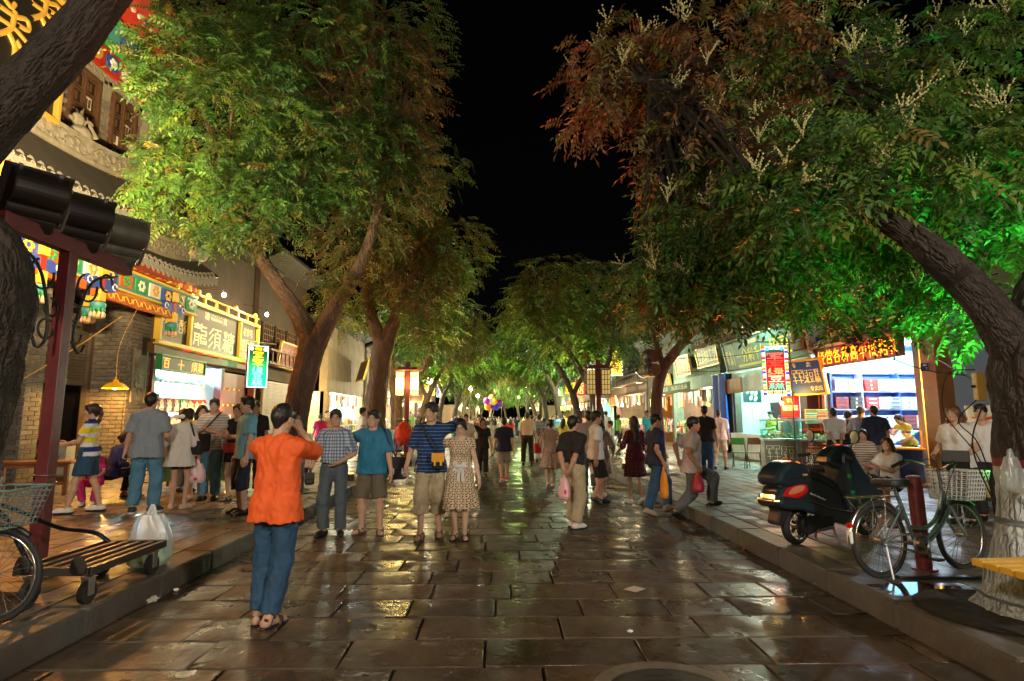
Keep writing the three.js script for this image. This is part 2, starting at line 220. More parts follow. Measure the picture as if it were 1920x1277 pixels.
// ---------- left side: the ornate brick building, the sweet shop, and the shops behind ----------
const brickMats = [[0.23, 0.2, 0.17], [0.19, 0.165, 0.145], [0.27, 0.235, 0.2], [0.21, 0.19, 0.175]].map((c) => worn(c, 0.85, 0.5, 0.006)), mortar = worn([0.5, 0.46, 0.38], 0.9, 0.6, 0.004);
const stoneCarve = worn([0.3, 0.27, 0.22], 0.85, 0.8, 0.012), tileGrey = worn([0.3, 0.29, 0.27], 0.7, 0.5, 0.006), tileDark = worn([0.07, 0.068, 0.066], 0.75, 0.6, 0.006), roofDark = worn([0.05, 0.045, 0.042], 0.8, 1, 0.01);
const redPaint = worn([0.5, 0.028, 0.014], 0.55, 0.9, 0.002), orangePaint = worn([0.66, 0.15, 0.015], 0.55, 0.9, 0.002), darkRed = worn([0.13, 0.02, 0.018], 0.5, 0.8, 0.003), brownWood = worn([0.11, 0.055, 0.03], 0.6, 0.7, 0.004), yellowPaint = mat([0.75, 0.52, 0.06], 0.5), goldPaint = mat([0.7, 0.42, 0.08], 0.4, { metalness: 0.35 }), greenPaint = mat([0.03, 0.3, 0.08], 0.5), bluePaint = mat([0.03, 0.07, 0.42], 0.5), tealPaint = mat([0.05, 0.3, 0.36], 0.5), whitePaint = mat([0.75, 0.74, 0.7], 0.6), pinkPaint = mat([0.8, 0.55, 0.45], 0.6), shutterMat = worn([0.2, 0.16, 0.12], 0.5, 0.8, 0.002, { metalness: 0.3 }), palePaper = mat([0.7, 0.68, 0.6], 0.7), plaster = worn([0.26, 0.21, 0.15], 0.9, 1.5, 0.004), darkWall = worn([0.05, 0.036, 0.028], 0.85, 1.2, 0.006);
const B = (root) => (name, geos, m, parent = root, keep = false) => { const g = merged(geos, keep); g.translate(-root.position.x, -root.position.y, -root.position.z); return obj(name, g, m, parent, true); };
let brickBudget = 0;
function brickWall(root, parent, O, U, len, high, bw = 0.36, bh = 0.105, skip = null, big = false) { // courses from the corner O along U; joints recessed
  const ang = Math.atan2(-U[2], U[0]), N = [U[2] * -1, 0, U[0]], rest = brickMats.map(() => []), geos = [bw, bw / 2].map((w) => [0, 1, 2].map(() => { const g = rbox(w - 0.014, bh - 0.014, 0.07, 0.006, 0, 0, 0, 0, 0, 0, 1); boxUV(g); const u = g.attributes.uv, a = rnd(0, 5), b = rnd(0, 5); for (let i = 0; i < u.count; i++) u.setXY(i, u.getX(i) + a, u.getY(i) + b); g.userData.ready = true; return g; }));
  for (let r = 0; r * bh < high - 0.01; r++) { let x = r % 2 ? -bw / 2 : 0; for (; x < len - 0.02; x += bw) { const a = Math.max(0, x), b = Math.min(len, x + bw); if (b - a < 0.05) continue; const h = b - a < bw * 0.75 ? 1 : 0, cx = (a + b) / 2, cy = (r + 0.5) * bh; if (skip && skip(cx, cy)) continue;
      const pr = rnd(-0.004, 0.004) + 0.0, P = [O[0] + U[0] * cx + N[0] * pr, O[1] + cy, O[2] + U[2] * cx + N[2] * pr], sx = (b - a - 0.014) / ((h ? bw / 2 : bw) - 0.014), m = Math.floor(rnd(0, 4));
      if (big && brickBudget < 300) { const p = piece('brick', pick(geos[h]), brickMats[m], parent, P[0] - root.position.x, P[1] - root.position.y, P[2] - root.position.z, ang); p.scale.x = sx; brickBudget++; }
      else rest[m].push(pick(geos[h]).clone().applyMatrix4(new THREE.Matrix4().compose(V(...P), new THREE.Quaternion().setFromAxisAngle(V(0, 1, 0), ang), V(sx, 1, 1)))); } }
  rest.forEach((l, i) => { if (l.length) { const g = mergeGeometries(l); g.translate(-root.position.x, -root.position.y, -root.position.z); obj('bricks', g, brickMats[i], parent, true).userData.kind = 'stuff'; } });
}
const faceX = (w, h, x, y, z, s, rx = 0) => put(flat(new THREE.PlaneGeometry(w, h)), x, y, z, rx, s * PI / 2, 0);          // a print that looks along s*x
// a board with a print, a frame and thickness; looks along s*x, tipped forward by tip
function signBoard(name, label, cat, o) {
  const t = thing(name, label, cat, o.p, o.s * PI / 2 + (o.turn ?? 0), o.group); const inner = new THREE.Group(); t.rotation.order = 'YXZ'; t.rotation.x = o.tip ?? 0;
  const d = o.d ?? 0.08, f = o.f ?? 0.06;
  obj('panel', box(o.w, o.h, d, 0, 0, -d / 2), o.back ?? darkRed, t);
  const tex = o.tex && new THREE.MeshStandardMaterial({ map: o.tex, roughness: o.rough ?? 0.55, ...(o.lit ? { emissive: 0xffffff, emissiveMap: o.tex, emissiveIntensity: o.lit } : {}) });
  if (tex) obj(o.lit ? 'light_face' : 'face', put(flat(new THREE.PlaneGeometry(o.w - 0.004, o.h - 0.004)), 0, 0, 0.004), tex, t, true);
  if (o.frame) for (const [w, h, x, y] of [[o.w + f, f, 0, o.h / 2], [o.w + f, f, 0, -o.h / 2], [f, o.h - f, -o.w / 2, 0], [f, o.h - f, o.w / 2, 0]]) obj('frame', rbox(w, h, d + 0.05, 0.012, x, y, -d / 2 + 0.012), o.frame, t);
  return t;
}
function bulbLamp(label, p, color, cd, o = {}) {        // a bare bulb on a short holder
  const t = thing('bulb_lamp', label, 'lamp', p, 0, o.group); const r = o.r ?? 0.07;
  obj('bulb', ball(r, 0, 0, 0, 1, 1.1, 1, 12), glow(color, o.k ?? 14), t); obj('holder', [cyl(0.025, 0.03, 0.1, 10, 0, r + 0.06, 0), ...(o.arm ? [bar([0, r + 0.1, 0], o.arm, 0.025)] : [cyl(0.006, 0.006, 0.35, 6, 0, r + 0.25, 0)])], blackPlastic, t);
  lamp(color, cd, 0, 0, 0, r * 50 * 0.9, 'bulb_light', t); return t;
}
reseed(401);
{
  const root = thing('ornate_building', 'ornate grey brick building with carved upturned eaves behind the floodlights', 'building', [-10.5, KH, -14]), b = B(root);
  const grp = (n) => { const g = new THREE.Group(); g.name = n; root.add(g); return g; };
  // ground floor: brick piers, recessed shutter, carved panel
  const pier = grp('brick_pier'), pillar = grp('brick_pillar'), upper = grp('upper_wall');
  b('mortar', [box(1.5, 4.6, 0.5, -11.25, 2.5, -13.27)], mortar, pier); brickWall(root, pier, [-11.9, KH, -13.0], [1, 0, 0], 1.4, 4.3, 0.34, 0.105, null, true); brickWall(root, pier, [-10.5, KH, -13.0], [0, 0, -1], 0.5, 4.3, 0.34, 0.105, null, true);
  b('mortar', [box(1.1, 4.6, 1.0, -10.57, 2.5, -16.23)], mortar, pillar); brickWall(root, pillar, [-11.0, KH, -15.7], [1, 0, 0], 1.0, 4.5, 0.34, 0.105, null, true); brickWall(root, pillar, [-10.0, KH, -15.7], [0, 0, -1], 0.95, 4.5, 0.34, 0.105, (u, y) => u > 0.2 && u < 0.75 && y > 1.9 && y < 3.3, true);
  b('carved_panel', [box(0.06, 1.4, 0.56, -9.99, KH + 2.6, -16.17), box(0.05, 1.5, 0.05, -9.96, KH + 2.6, -15.88), box(0.05, 1.5, 0.05, -9.96, KH + 2.6, -16.46), ...[0, 1, 2, 3, 4].map((i) => torus(0.1, 0.03, 14, 6, -9.96, KH + 2.15 + i * 0.22, -16.17 + 0.07 * (i % 2 ? 1 : -1), 0, PI / 2, 0, 4.5))], stoneCarve, pillar);
  b('door_strip', [box(0.08, 3.6, 0.07, -11.0, 2.0, -12.93)], mat([0.55, 0.42, 0.2], 0.4, { metalness: 0.4 }));
  const sh = b('roll_shutter', [box(0.06, 0.1, 2.5, -11.0, 2.52, -14.4), box(0.14, 4.3, 0.12, -10.98, 2.3, -13.2), box(0.14, 4.3, 0.12, -10.98, 2.3, -15.6)], shutterMat);
  for (let i = 0; i < 22; i++) piece('slat', (root.userData.slatG ??= merged([rbox(0.03, 0.076, 2.4, 0.012, 0, 0, 0)])), shutterMat, sh, -0.5, 2.6 - KH + i * 0.08, -0.4);
  delete root.userData.slatG;
  b('dark_room', [box(0.1, 4.6, 3.4, -13.2, 2.5, -14.4), box(2.3, 0.1, 3.2, -12.1, 4.5, -14.4), box(2.2, 4.5, 0.1, -12.1, 2.5, -16.5), box(0.05, 2.4, 0.8, -11.6, 1.4, -15.1)], darkWall);
  b('counter', [box(0.6, 0.12, 2.0, -11.6, 1.15, -14.3), box(0.5, 0.1, 1.9, -11.6, 0.8, -14.3), box(0.06, 0.95, 0.06, -11.4, 0.67, -13.5), box(0.06, 0.95, 0.06, -11.4, 0.67, -15.1)], darkRed);
  // upper storey
  b('mortar', [box(0.3, 4.4, 9, -10.77, 9.4, -12.2), box(1.4, 4.4, 0.3, -11.3, 9.4, -16.8)], mortar, upper);
  const win = [[-13.82, 0.95, 9.15], [-15.32, 0.95, 9.2], [-12.2, 0.95, 9.15]]; brickBudget = 110;
  brickWall(root, upper, [-10.53, 7.35, -11.2], [0, 0, -1], 5.75, 3.7, 0.36, 0.115, (u, y) => win.some(([z, w, wy]) => Math.abs(-11.2 - u - z) < w / 2 + 0.03 && Math.abs(7.35 + y - wy) < 1.15), true);
  b('corner_pilaster', [box(0.35, 3.9, 0.8, -10.45, 9.3, -16.5), box(0.45, 0.12, 0.95, -10.42, 10.45, -16.5), box(0.42, 0.2, 0.9, -10.42, 8.35, -16.5), box(0.03, 0.5, 0.45, -10.26, 8.9, -16.5)], stoneCarve); b('green_capital', [box(0.5, 0.22, 1.0, -10.4, 10.65, -16.5)], greenPaint);
  for (const [z, w, wy] of win) {
    const W = b('window', [box(0.06, 2.3, w, -10.58, wy, z)], mat([0.03, 0.02, 0.015], 0.4));
    b('frame', [box(0.16, 2.36, 0.07, -10.48, wy, z - w / 2), box(0.16, 2.36, 0.07, -10.48, wy, z + w / 2), box(0.16, 0.07, w, -10.48, wy + 1.15, z), box(0.16, 0.07, w, -10.48, wy - 1.15, z), box(0.1, 2.3, 0.06, -10.49, wy, z)], brownWood, W);
    const L = []; for (const s of [-1, 1]) for (let k = 0; k < 5; k++) { const y = wy - 1 + k * 0.45, zc = z + s * w * 0.24, a = w * 0.19; L.push(box(0.045, 0.3, 0.03, -10.5, y + 0.12, zc - a), box(0.045, 0.03, a * 1.4, -10.5, y + 0.27, zc - a * 0.3), box(0.045, 0.3, 0.03, -10.5, y + 0.02, zc + a * 0.6), box(0.045, 0.03, a * 1.6, -10.5, y - 0.1, zc), box(0.045, 0.22, 0.03, -10.5, y + 0.08, zc)); }
    b('lattice', L, brownWood, W); b('paper_pane', [box(0.02, 0.34, w * 0.3, -10.535, wy + 0.45, z - w * 0.2), box(0.02, 0.42, w * 0.22, -10.535, wy - 0.1, z + w * 0.12), box(0.02, 0.5, w * 0.25, -10.535, wy - 0.55, z - w * 0.22), box(0.02, 0.3, w * 0.2, -10.535, wy - 0.75, z + w * 0.3)], palePaper, W);  // window panes are plain pale paper
    b('carved_hood', [box(0.08, 0.32, w + 0.5, -10.48, wy + 1.42, z), ...[-2, -1, 0, 1, 2].map((i) => torus(0.085, 0.025, 12, 5, -10.43, wy + 1.42, z + i * 0.26, 0, PI / 2, i % 2 ? 0.5 : 3.6, 4.4)), box(0.08, 0.5, 0.14, -10.48, wy + 1.1, z - w / 2 - 0.2), box(0.08, 0.5, 0.14, -10.48, wy + 1.1, z + w / 2 + 0.2)], stoneCarve, W);
  }
  // painted frieze under the top eave
  const fr = b('painted_frieze', [box(0.14, 0.62, 6.6, -10.42, 11.0, -13.9)], redPaint);
  for (let i = 0; i < 9; i++) { const z = -11.2 - i * 0.66; b('flower_panel', [extrude(smoothShape([[-0.26, 0], [-0.18, 0.16], [0, 0.2], [0.18, 0.16], [0.26, 0], [0.18, -0.16], [0, -0.2], [-0.18, -0.16]], 4), 0.04, 0.008, -10.33, 11.0, z, 0, PI / 2)], i % 3 === 1 ? goldPaint : i % 3 ? bluePaint : whitePaint, fr); b('petal', [0, 1, 2, 3, 4].map((k) => ball(0.06, -10.3, 11 + 0.085 * Math.sin(k * 1.26), z + 0.085 * Math.cos(k * 1.26), 0.5, 1, 1, 8)), [yellowPaint, pinkPaint, whitePaint][i % 3], fr); }
  const f2 = b('green_frieze', [box(0.16, 0.12, 6.8, -10.3, 11.42, -13.9), box(0.16, 0.1, 6.8, -10.22, 12.12, -13.9)], greenPaint);
  for (let i = 0; i < 5; i++) b('painted_panel', [box(0.06, 0.52, 1.25, -10.27, 11.78, -11.3 - i * 1.32)], [bluePaint, goldPaint, tealPaint][i % 3], f2);
  const te = b('top_eave', [box(1.5, 0.08, 7.4, -9.6, 12.5, -13.9, 0, 0, 0.16)], redPaint);
  for (let i = 0; i < 26; i++) { const z = -10.4 - i * 0.27; piece('rafter_end', (root.userData.q ??= merged([rbox(0.07, 0.16, 0.16, 0.01, 0, 0, 0)])), i % 2 ? yellowPaint : darkRed, te, -8.98 + 10.5, 12.55 - KH, z + 14); piece('rafter_flower', (root.userData.q2 ??= merged([cyl(0.07, 0.07, 0.06, 8, 0, 0, 0, 0, 0, PI / 2)])), [whitePaint, bluePaint, pinkPaint][i % 3], te, -9.7 + 10.5, 12.35 - KH, z + 14); } delete root.userData.q; delete root.userData.q2;
  b('cloud_bracket', [extrude(smoothShape([[0, 0], [0.5, 0.02], [0.75, 0.2], [0.6, 0.32], [0.45, 0.22], [0.2, 0.3], [0, 0.25]], 4), 0.1, 0.02, -9.7, 12.0, -12.9, 0, PI / 2)], greenPaint);
  // the two lower eaves: slope, carved ridge, round tile ends and drip tiles, painted soffit
  const tileCap = merged([cyl(0.075, 0.075, 0.05, 14, 0, 0, 0, 0, 0, PI / 2), torus(0.055, 0.012, 14, 5, 0.026, 0, 0, 0, PI / 2, 0), put(flat(new THREE.CylinderGeometry(0.08, 0.075, 0.5, 12, 1, false, 0, PI)), -0.25, 0.03, 0, 0, 0, PI / 2 + 0.3)]);
  const drip = merged([extrude(smoothShape([[-0.11, 0.05], [0.11, 0.05], [0.1, -0.03], [0.03, -0.1], [0, -0.13], [-0.03, -0.1], [-0.1, -0.03]], 3), 0.03, 0.006, 0, 0, 0, 0, PI / 2)]);
  for (const [nm, x0, x1, z0, z1, ey, ry, step] of [['upper_eave', -8.9, -9.75, -9.4, -16.35, (z) => 6.32 + 0.82 * Math.pow(clamp((-z - 11) / 5.3), 2.6), 1.15, 0.245], ['lower_eave', -8.7, -9.5, -12.4, -17.55, (z) => 5.42 + 0.42 * Math.pow(clamp((-z - 14.6) / 3), 2.4), 0.62, 0.225]]) {
    const n = 24, slope = [], soffit = [], ridge = [];
    for (let i = 0; i < n; i++) { const a = lerp(z0, z1, i / n), c = lerp(z0, z1, (i + 1) / n), za = (a + c) / 2, l = Math.hypot(c - a, ey(c) - ey(a)) + 0.01, rx = Math.atan2(ey(c) - ey(a), -(c - a)), y = (ey(a) + ey(c)) / 2;
      slope.push(box(Math.hypot(x0 - x1, ry), 0.08, l, (x0 + x1) / 2, y + ry / 2 + 0.1, za, rx, 0, -Math.atan2(ry, x0 - x1)));
      soffit.push(box(x0 - x1 + 0.35, 0.05, l, (x0 + x1) / 2 - 0.2, y - 0.1, za, rx, 0, 0.12));
      ridge.push(box(0.26, 0.42, l, x1, y + ry + 0.28, za, rx), box(0.34, 0.09, l, x1, y + ry + 0.52, za, rx), box(0.36, 0.1, l, x1 + 0.03, y + ry + 0.02, za, rx)); }
    const E = b(nm, slope, roofDark); b('soffit', soffit, nm === 'upper_eave' ? orangePaint : redPaint, E); const R = b('ridge', ridge, stoneCarve, E);  // upper soffit is orange: warm lamplight put into its colour
    const carve = []; for (let i = 0; i < 34; i++) { const z = lerp(z0, z1, (i + 0.5) / 34), y = ey(z) + ry + 0.28; carve.push(torus(0.1 + 0.02 * (i % 3), 0.03, 12, 5, x1 + 0.14, y + 0.05 * (i % 2 ? 1 : -1), z, 0, PI / 2, i * 1.3, 4.6), ball(0.05, x1 + 0.14, y - 0.1 * (i % 2 ? 1 : -1), z + 0.1, 0.7, 1, 1, 7)); } b('carving', carve, stoneCarve, E);
    const beast = (z, s) => { const y = ey(z) + ry + 0.5; return [ball(0.2 * s, x1, y + 0.12 * s, z, 0.7, 0.9, 1.2, 10), ball(0.13 * s, x1, y + 0.36 * s, z + 0.12 * s, 0.7, 1, 1, 9), put(flat(new THREE.ConeGeometry(0.06 * s, 0.3 * s, 7)), x1, y + 0.52 * s, z + 0.05 * s, -0.4), put(flat(new THREE.ConeGeometry(0.07 * s, 0.4 * s, 7)), x1, y + 0.36 * s, z - 0.22 * s, 0.7), torus(0.14 * s, 0.04 * s, 12, 6, x1, y + 0.3 * s, z - 0.16 * s, 0, PI / 2, 1, 4.2), ball(0.06 * s, x1, y + 0.32 * s, z + 0.27 * s, 0.7, 0.7, 1.2, 7)]; };
    for (const [z, s] of nm === 'upper_eave' ? [[-12.9, 1.25], [-14.9, 1.1], [-15.4, 0.6], [-15.8, 0.6], [-16.15, 0.6]] : [[-15.0, 0.7], [-17.3, 0.8]]) b('roof_beast', beast(z, s), stoneCarve, E);
    b('end_scroll', [extrude(smoothShape([[0, 0], [0.3, 0.05], [0.55, 0.3], [0.6, 0.6], [0.45, 0.4], [0.2, 0.3], [-0.2, 0.3], [-0.2, 0]], 4), 0.3, 0.04, x1 + 0.2, ey(z1) + ry, z1 + 0.2, 0, PI / 2)], stoneCarve, E);
    for (let z = z0; z > z1; z -= step) { const y = ey(z), r = Math.atan2(ey(z - 0.1) - ey(z + 0.1), 0.2); piece('tile_end', tileCap, tileGrey, E, x0 + 10.5, y + 0.1 - KH, z + 14); const q = piece('drip_tile', drip, tileGrey, E, x0 + 0.02 + 10.5, y + 0.01 - KH, z - step / 2 + 14); q.rotation.x = r; }
  }
  // painted porch: frieze panels, orange carved beam, hanging posts ending in lotus buds, cloud brackets
  const po = b('painted_porch', [box(0.2, 0.5, 8.0, -9.32, 4.98, -13.5)], tealPaint);
  b('yellow_line', [box(0.24, 0.06, 8.0, -9.3, 5.26, -13.5), box(0.24, 0.05, 8.0, -9.3, 4.72, -13.5)], yellowPaint, po);
  for (let i = 0; i < 13; i++) { const z = -9.9 - i * 0.6, m = [greenPaint, whitePaint, bluePaint, orangePaint][i % 4]; b('panel', [rbox(0.05, 0.36, 0.5, 0.02, -9.2, 4.98, z)], m, po); b('panel_flower', [0, 1, 2, 3, 4, 5].map((k) => ball(0.055, -9.17, 4.98 + 0.1 * Math.sin(k * 1.05), z + 0.1 * Math.cos(k * 1.05), 0.4, 1, 1, 7)), [whitePaint, goldPaint, yellowPaint, greenPaint][i % 4], po); }
  for (let i = 0; i < 30; i++) piece('rafter_end', (po.userData.q ??= merged([rbox(0.12, 0.17, 0.13, 0.015, 0, 0, 0)])), i % 2 ? yellowPaint : orangePaint, po, -9.12 + 10.5, 5.4 - KH, -9.8 - i * 0.26 + 14); delete po.userData.q;
  const beam = b('carved_beam', [box(0.12, 0.24, 3.4, -9.2, 4.5, -14.7), box(0.12, 0.2, 2.6, -9.2, 4.55, -11.4)], orangePaint, po); b('beam_swirl', [...Array(18)].map((_, i) => torus(0.07, 0.014, 12, 5, -9.13, 4.5, -13.15 - i * 0.18, 0, PI / 2, i % 2 ? 0 : 3.1, 4)), yellowPaint, beam); 
  for (const [z, x] of [[-11.45, -9.2], [-13.2, -9.2], [-13.9, -9.9], [-16.2, -9.2], [-12.1, -9.9]]) {
    const p = b('hanging_post', [box(0.14, 0.9, 0.14, x, 4.72, z)], redPaint, po), y = 4.22;
    for (const q of [4.42, 5.0]) b('fret_block', box(0.2, 0.26, 0.2, x, q, z), yellowPaint, p);
    b('lotus_cup', [lathe([[0.02, 0.06], [0.15, 0.04], [0.165, 0], [0.15, -0.1], [0.08, -0.14]], 16, x, y, z)], tealPaint, p);
    b('lotus_petal', [...Array(8)].map((_, k) => ball(0.05, x + 0.12 * Math.cos(k * 0.785), y - 0.13, z + 0.12 * Math.sin(k * 0.785), 0.8, 1.5, 0.8, 7)), greenPaint, p); b('lotus_petal', [...Array(9)].map((_, k) => ball(0.045, x + 0.13 * Math.cos(k * 0.7), y - 0.25, z + 0.13 * Math.sin(k * 0.7), 0.8, 1.7, 0.8, 7)), pinkPaint, p); b('lotus_heart', [ball(0.1, x, y - 0.28, z, 1, 0.7, 1, 10)], goldPaint, p);
    for (const s of [-1, 1]) { b('cloud_bracket', [extrude(smoothShape([[0, -0.09], [0.34, -0.1], [0.46, 0.02], [0.38, 0.14], [0.27, 0.07], [0.16, 0.13], [0, 0.1]].map(([u, v]) => [u * s, v]), 4), 0.09, 0.015, x + 0.02, 4.68, z - s * 0.08, 0, PI / 2)], bluePaint, p); b('cloud_rim', [torus(0.075, 0.016, 14, 5, x + 0.07, 4.7, z - s * 0.42, 0, PI / 2, 0, 5)], whitePaint, p); }
  }
  b('upper_painted_panel', [box(0.12, 0.7, 6, -9.5, 6.0, -12.6)], orangePaint); b('flower_row', [...Array(12)].flatMap((_, i) => [0, 1, 2, 3].map((k) => ball(0.08, -9.42, 6.05 + 0.1 * Math.sin(k * 1.57 + 0.8), -10 - i * 0.45 + 0.1 * Math.cos(k * 1.57 + 0.8), 0.4, 1, 1, 7))), whitePaint); b('stripe', [box(0.13, 0.07, 6, -9.48, 5.72, -12.6)], greenPaint); b('stripe', [box(0.14, 0.05, 6, -9.48, 5.65, -12.6)], whitePaint); b('stripe', [box(0.15, 0.07, 6, -9.48, 5.58, -12.6)], bluePaint);
  b('fret_panel', [...Array(6)].map((_, i) => box(0.08, 0.22, 0.22, -9.4, 6.28, -10.2 - i * 0.42)), yellowPaint);
  b('core', [box(0.8, 1.6, 7.5, -10.95, 5.6, -13.0), box(0.7, 0.5, 4.0, -10.2, 4.9, -13.5)], darkWall);
  // the plaque with two gold brush characters, high on the corner
  const pl = thing('plaque', 'black plaque with swirling gold brush characters, cut by the picture corner', 'sign', [-9.6, 9.3, -10.9], PI / 2);
  obj('board', [rbox(1.9, 2.6, 0.12, 0.02, 0, 0, -0.06)], mat([0.012, 0.011, 0.011], 0.35), pl); obj('gold_rim', [rbox(2.06, 0.1, 0.2, 0.02, 0, 1.35, 0), rbox(2.06, 0.1, 0.2, 0.02, 0, -1.35, 0), rbox(0.1, 2.6, 0.2, 0.02, 1.0, 0, 0), rbox(0.1, 2.6, 0.2, 0.02, -1, 0, 0)], goldPaint, pl);
  const st = (pts, r) => { const g = tube(pts.map(([x, y]) => [x, y, 0.03]), r, 18, 7); g.scale(1, 1, 0.5); return g; };
  for (const [cx, cy] of [[-0.25, -0.1], [0.45, 0.75]]) obj('gold_character', [st([[cx - 0.3, cy + 0.5], [cx - 0.1, cy + 0.42], [cx - 0.02, cy + 0.55]], 0.055), st([[cx - 0.35, cy + 0.25], [cx, cy + 0.3], [cx + 0.3, cy + 0.42], [cx + 0.35, cy + 0.25], [cx + 0.1, cy + 0.18]], 0.055), st([[cx, cy + 0.4], [cx - 0.05, cy], [cx - 0.3, cy - 0.3]], 0.06), st([[cx - 0.35, cy + 0.02], [cx + 0.05, cy + 0.05], [cx + 0.32, cy - 0.02]], 0.05), st([[cx - 0.1, cy - 0.1], [cx + 0.08, cy - 0.3], [cx + 0.1, cy - 0.6]], 0.065), st([[cx + 0.1, cy - 0.15], [cx + 0.3, cy - 0.3], [cx + 0.42, cy - 0.5]], 0.06)], goldPaint, pl);
}
// the sweet shop: gold framed sign board, lit counter window, studded door
reseed(402);
{
  const root = thing('sweet_shop', 'sweet shop glowing white under the long gold framed sign board', 'shop', [-10.2, KH, -19.8]), b = B(root);
  b('upper_wall', [box(0.4, 3.2, 8.4, -10.6, 6.4, -20.6), box(0.5, 0.5, 7.4, -10.2, 3.62, -19.9)], darkWall); b('roof', [box(1.6, 0.12, 8.2, -10.1, 8.0, -20.6, 0, 0, -0.35), ...[...Array(34)].map((_, i) => cyl(0.06, 0.06, 1.7, 8, -10.1, 8.08, -16.7 - i * 0.24, 0, 0, PI / 2 - 0.35))], roofDark);
  b('frame_post', [box(0.25, 3.2, 0.2, -10.0, 1.8, -20.85), box(0.25, 3.2, 0.16, -10.0, 1.8, -23.6), box(0.25, 3.2, 0.14, -10.0, 1.8, -16.72)], darkRed);
  b('inner_wall', [box(0.08, 3.2, 4.3, -12.1, 1.8, -18.8), box(2.0, 0.08, 4.3, -11.1, 3.42, -18.8), box(2.0, 3.2, 0.08, -11.1, 1.8, -16.7), box(2.0, 3.2, 0.08, -11.1, 1.8, -20.9)], mat([0.62, 0.72, 0.75], 0.5));
  const tr = b('tile_roof', [box(0.7, 0.04, 3.3, -10.5, 2.88, -18.6, 0, 0, -0.5)], mat([0.5, 0.62, 0.66], 0.4)); for (let i = 0; i < 13; i++) b('roof_tile', [cyl(0.05, 0.05, 0.72, 10, -10.48, 2.92, -17.1 - i * 0.25, 0, 0, PI / 2 - 0.5), ball(0.05, -10.16, 2.74, -17.1 - i * 0.25, 0.5, 1, 1, 8)], mat([0.45, 0.6, 0.66], 0.35), tr);
  const shelf = b('shelf', [box(0.4, 0.04, 3.9, -10.35, 1.78, -18.7), box(0.4, 0.04, 3.9, -10.3, 1.22, -18.7), box(0.42, 0.9, 3.9, -10.35, 0.65, -18.7)], mat([0.4, 0.42, 0.42], 0.4));
  const D = b('door', [box(0.1, 3.1, 2.4, -10.2, 1.75, -22.2)], darkRed); b('stud', [...Array(4)].flatMap((_, r) => [...Array(4)].map((_, c) => ball(0.05, -10.13, 0.9 + r * 0.6, -21.5 - c * 0.4, 1, 1, 1, 8))), goldPaint, D); b('paper_notice', [box(0.02, 0.5, 0.35, -10.12, 1.5, -22.0)], whitePaint, D);
  b('fascia', [box(0.2, 0.3, 7.3, -9.75, 3.6, -19.9)], brownWood);
  // packets of sweets on the two shelves
  const bagTex = (base) => print_(128, 160, (c, w, h) => { c.fillStyle = base; c.fillRect(0, 0, w, h); c.fillStyle = '#e8e8ea'; c.beginPath(); c.ellipse(w / 2, h * 0.75, w * 0.46, h * 0.26, 0, 0, 7); c.fill(); c.fillStyle = 'rgba(255,220,120,.9)'; c.beginPath(); c.arc(w / 2, h * 0.25, 18, 0, 7); c.fill(); brush(c, 'dragon', 12, 50, 30, 30, '#fff', 0.12); brush(c, 'must', 49, 50, 30, 30, '#fff', 0.12); brush(c, 'sugar', 86, 50, 30, 30, '#fff', 0.12); c.fillStyle = 'rgba(160,30,30,.7)'; c.fillRect(30, 118, 66, 12); });
  const bagM = ['#b01420', '#0c8a3a', '#8c1830'].map((c) => mat(0xffffff, 0.35, { map: bagTex(c) })), bagG = (() => { const g = flat(new THREE.BoxGeometry(0.36, 0.44, 0.12, 6, 6, 1)); const p = g.attributes.position; for (let i = 0; i < p.count; i++) { const x = p.getX(i) / 0.18, y = p.getY(i) / 0.22; p.setZ(i, p.getZ(i) * (1 - 0.85 * Math.pow(Math.abs(y), 3)) + 0.01 * Math.sin(x * 5 + y * 3)); } g.computeVertexNormals(); g.userData.ready = true; return g; })();
  let first = {}; for (let r = 0; r < 2; r++) for (let i = 0; i < 9; i++) { const k = (i * 2 + r + (i > 4 ? 1 : 0)) % 3 === 0 ? 0 : r && i % 4 === 2 ? 2 : (i % 2 ? 1 : 0), m = new THREE.Mesh(bagG, bagM[k]); m.name = numbered('candy_bag'); m.position.set(-10.3, r ? 1.46 : 2.03, -17.05 - i * 0.41 + (r ? 0.1 : 0)); m.rotation.y = PI / 2 + rnd(-0.15, 0.15); m.rotation.z = rnd(-0.06, 0.06); scene.add(m);
    tag(m, `${['red', 'green', 'dark red'][k]} and white candy bag, ${['first', 'second', 'third', 'fourth', 'fifth', 'sixth', 'seventh', 'eighth', 'ninth'][i]} from the brick pillar on the ${r ? 'lower' : 'upper'} shelf`, 'candy bag', 'candy bags in the sweet shop window'); }
  const tube_ = thing('tube_light', 'white fluorescent tube under the sweet shop ceiling', 'lamp', [-10.9, 3.3, -18.6]); obj('light_tube', cyl(0.025, 0.025, 2.4, 8, 0, 0, 0, PI / 2), glow(0xd8fbff, 22), tube_); obj('fixture', box(0.08, 0.05, 2.5, 0, 0.05, 0), whitePaint, tube_); for (const z of [-0.9, 0, 0.9]) lamp(0xb8f0ff, 24, 0.05, -0.06, z, 2, 'tube_light', tube_);
  // the big sign: three black panels in a gold frame
  const sg = thing('sign_board', 'long black sign board in gold frame reading dragon beard sweets in brush strokes', 'sign', [-9.55, 4.48, -19.5], PI / 2);
  obj('backing', box(6.7, 1.5, 0.12, 0, 0, -0.1), brownWood, sg);
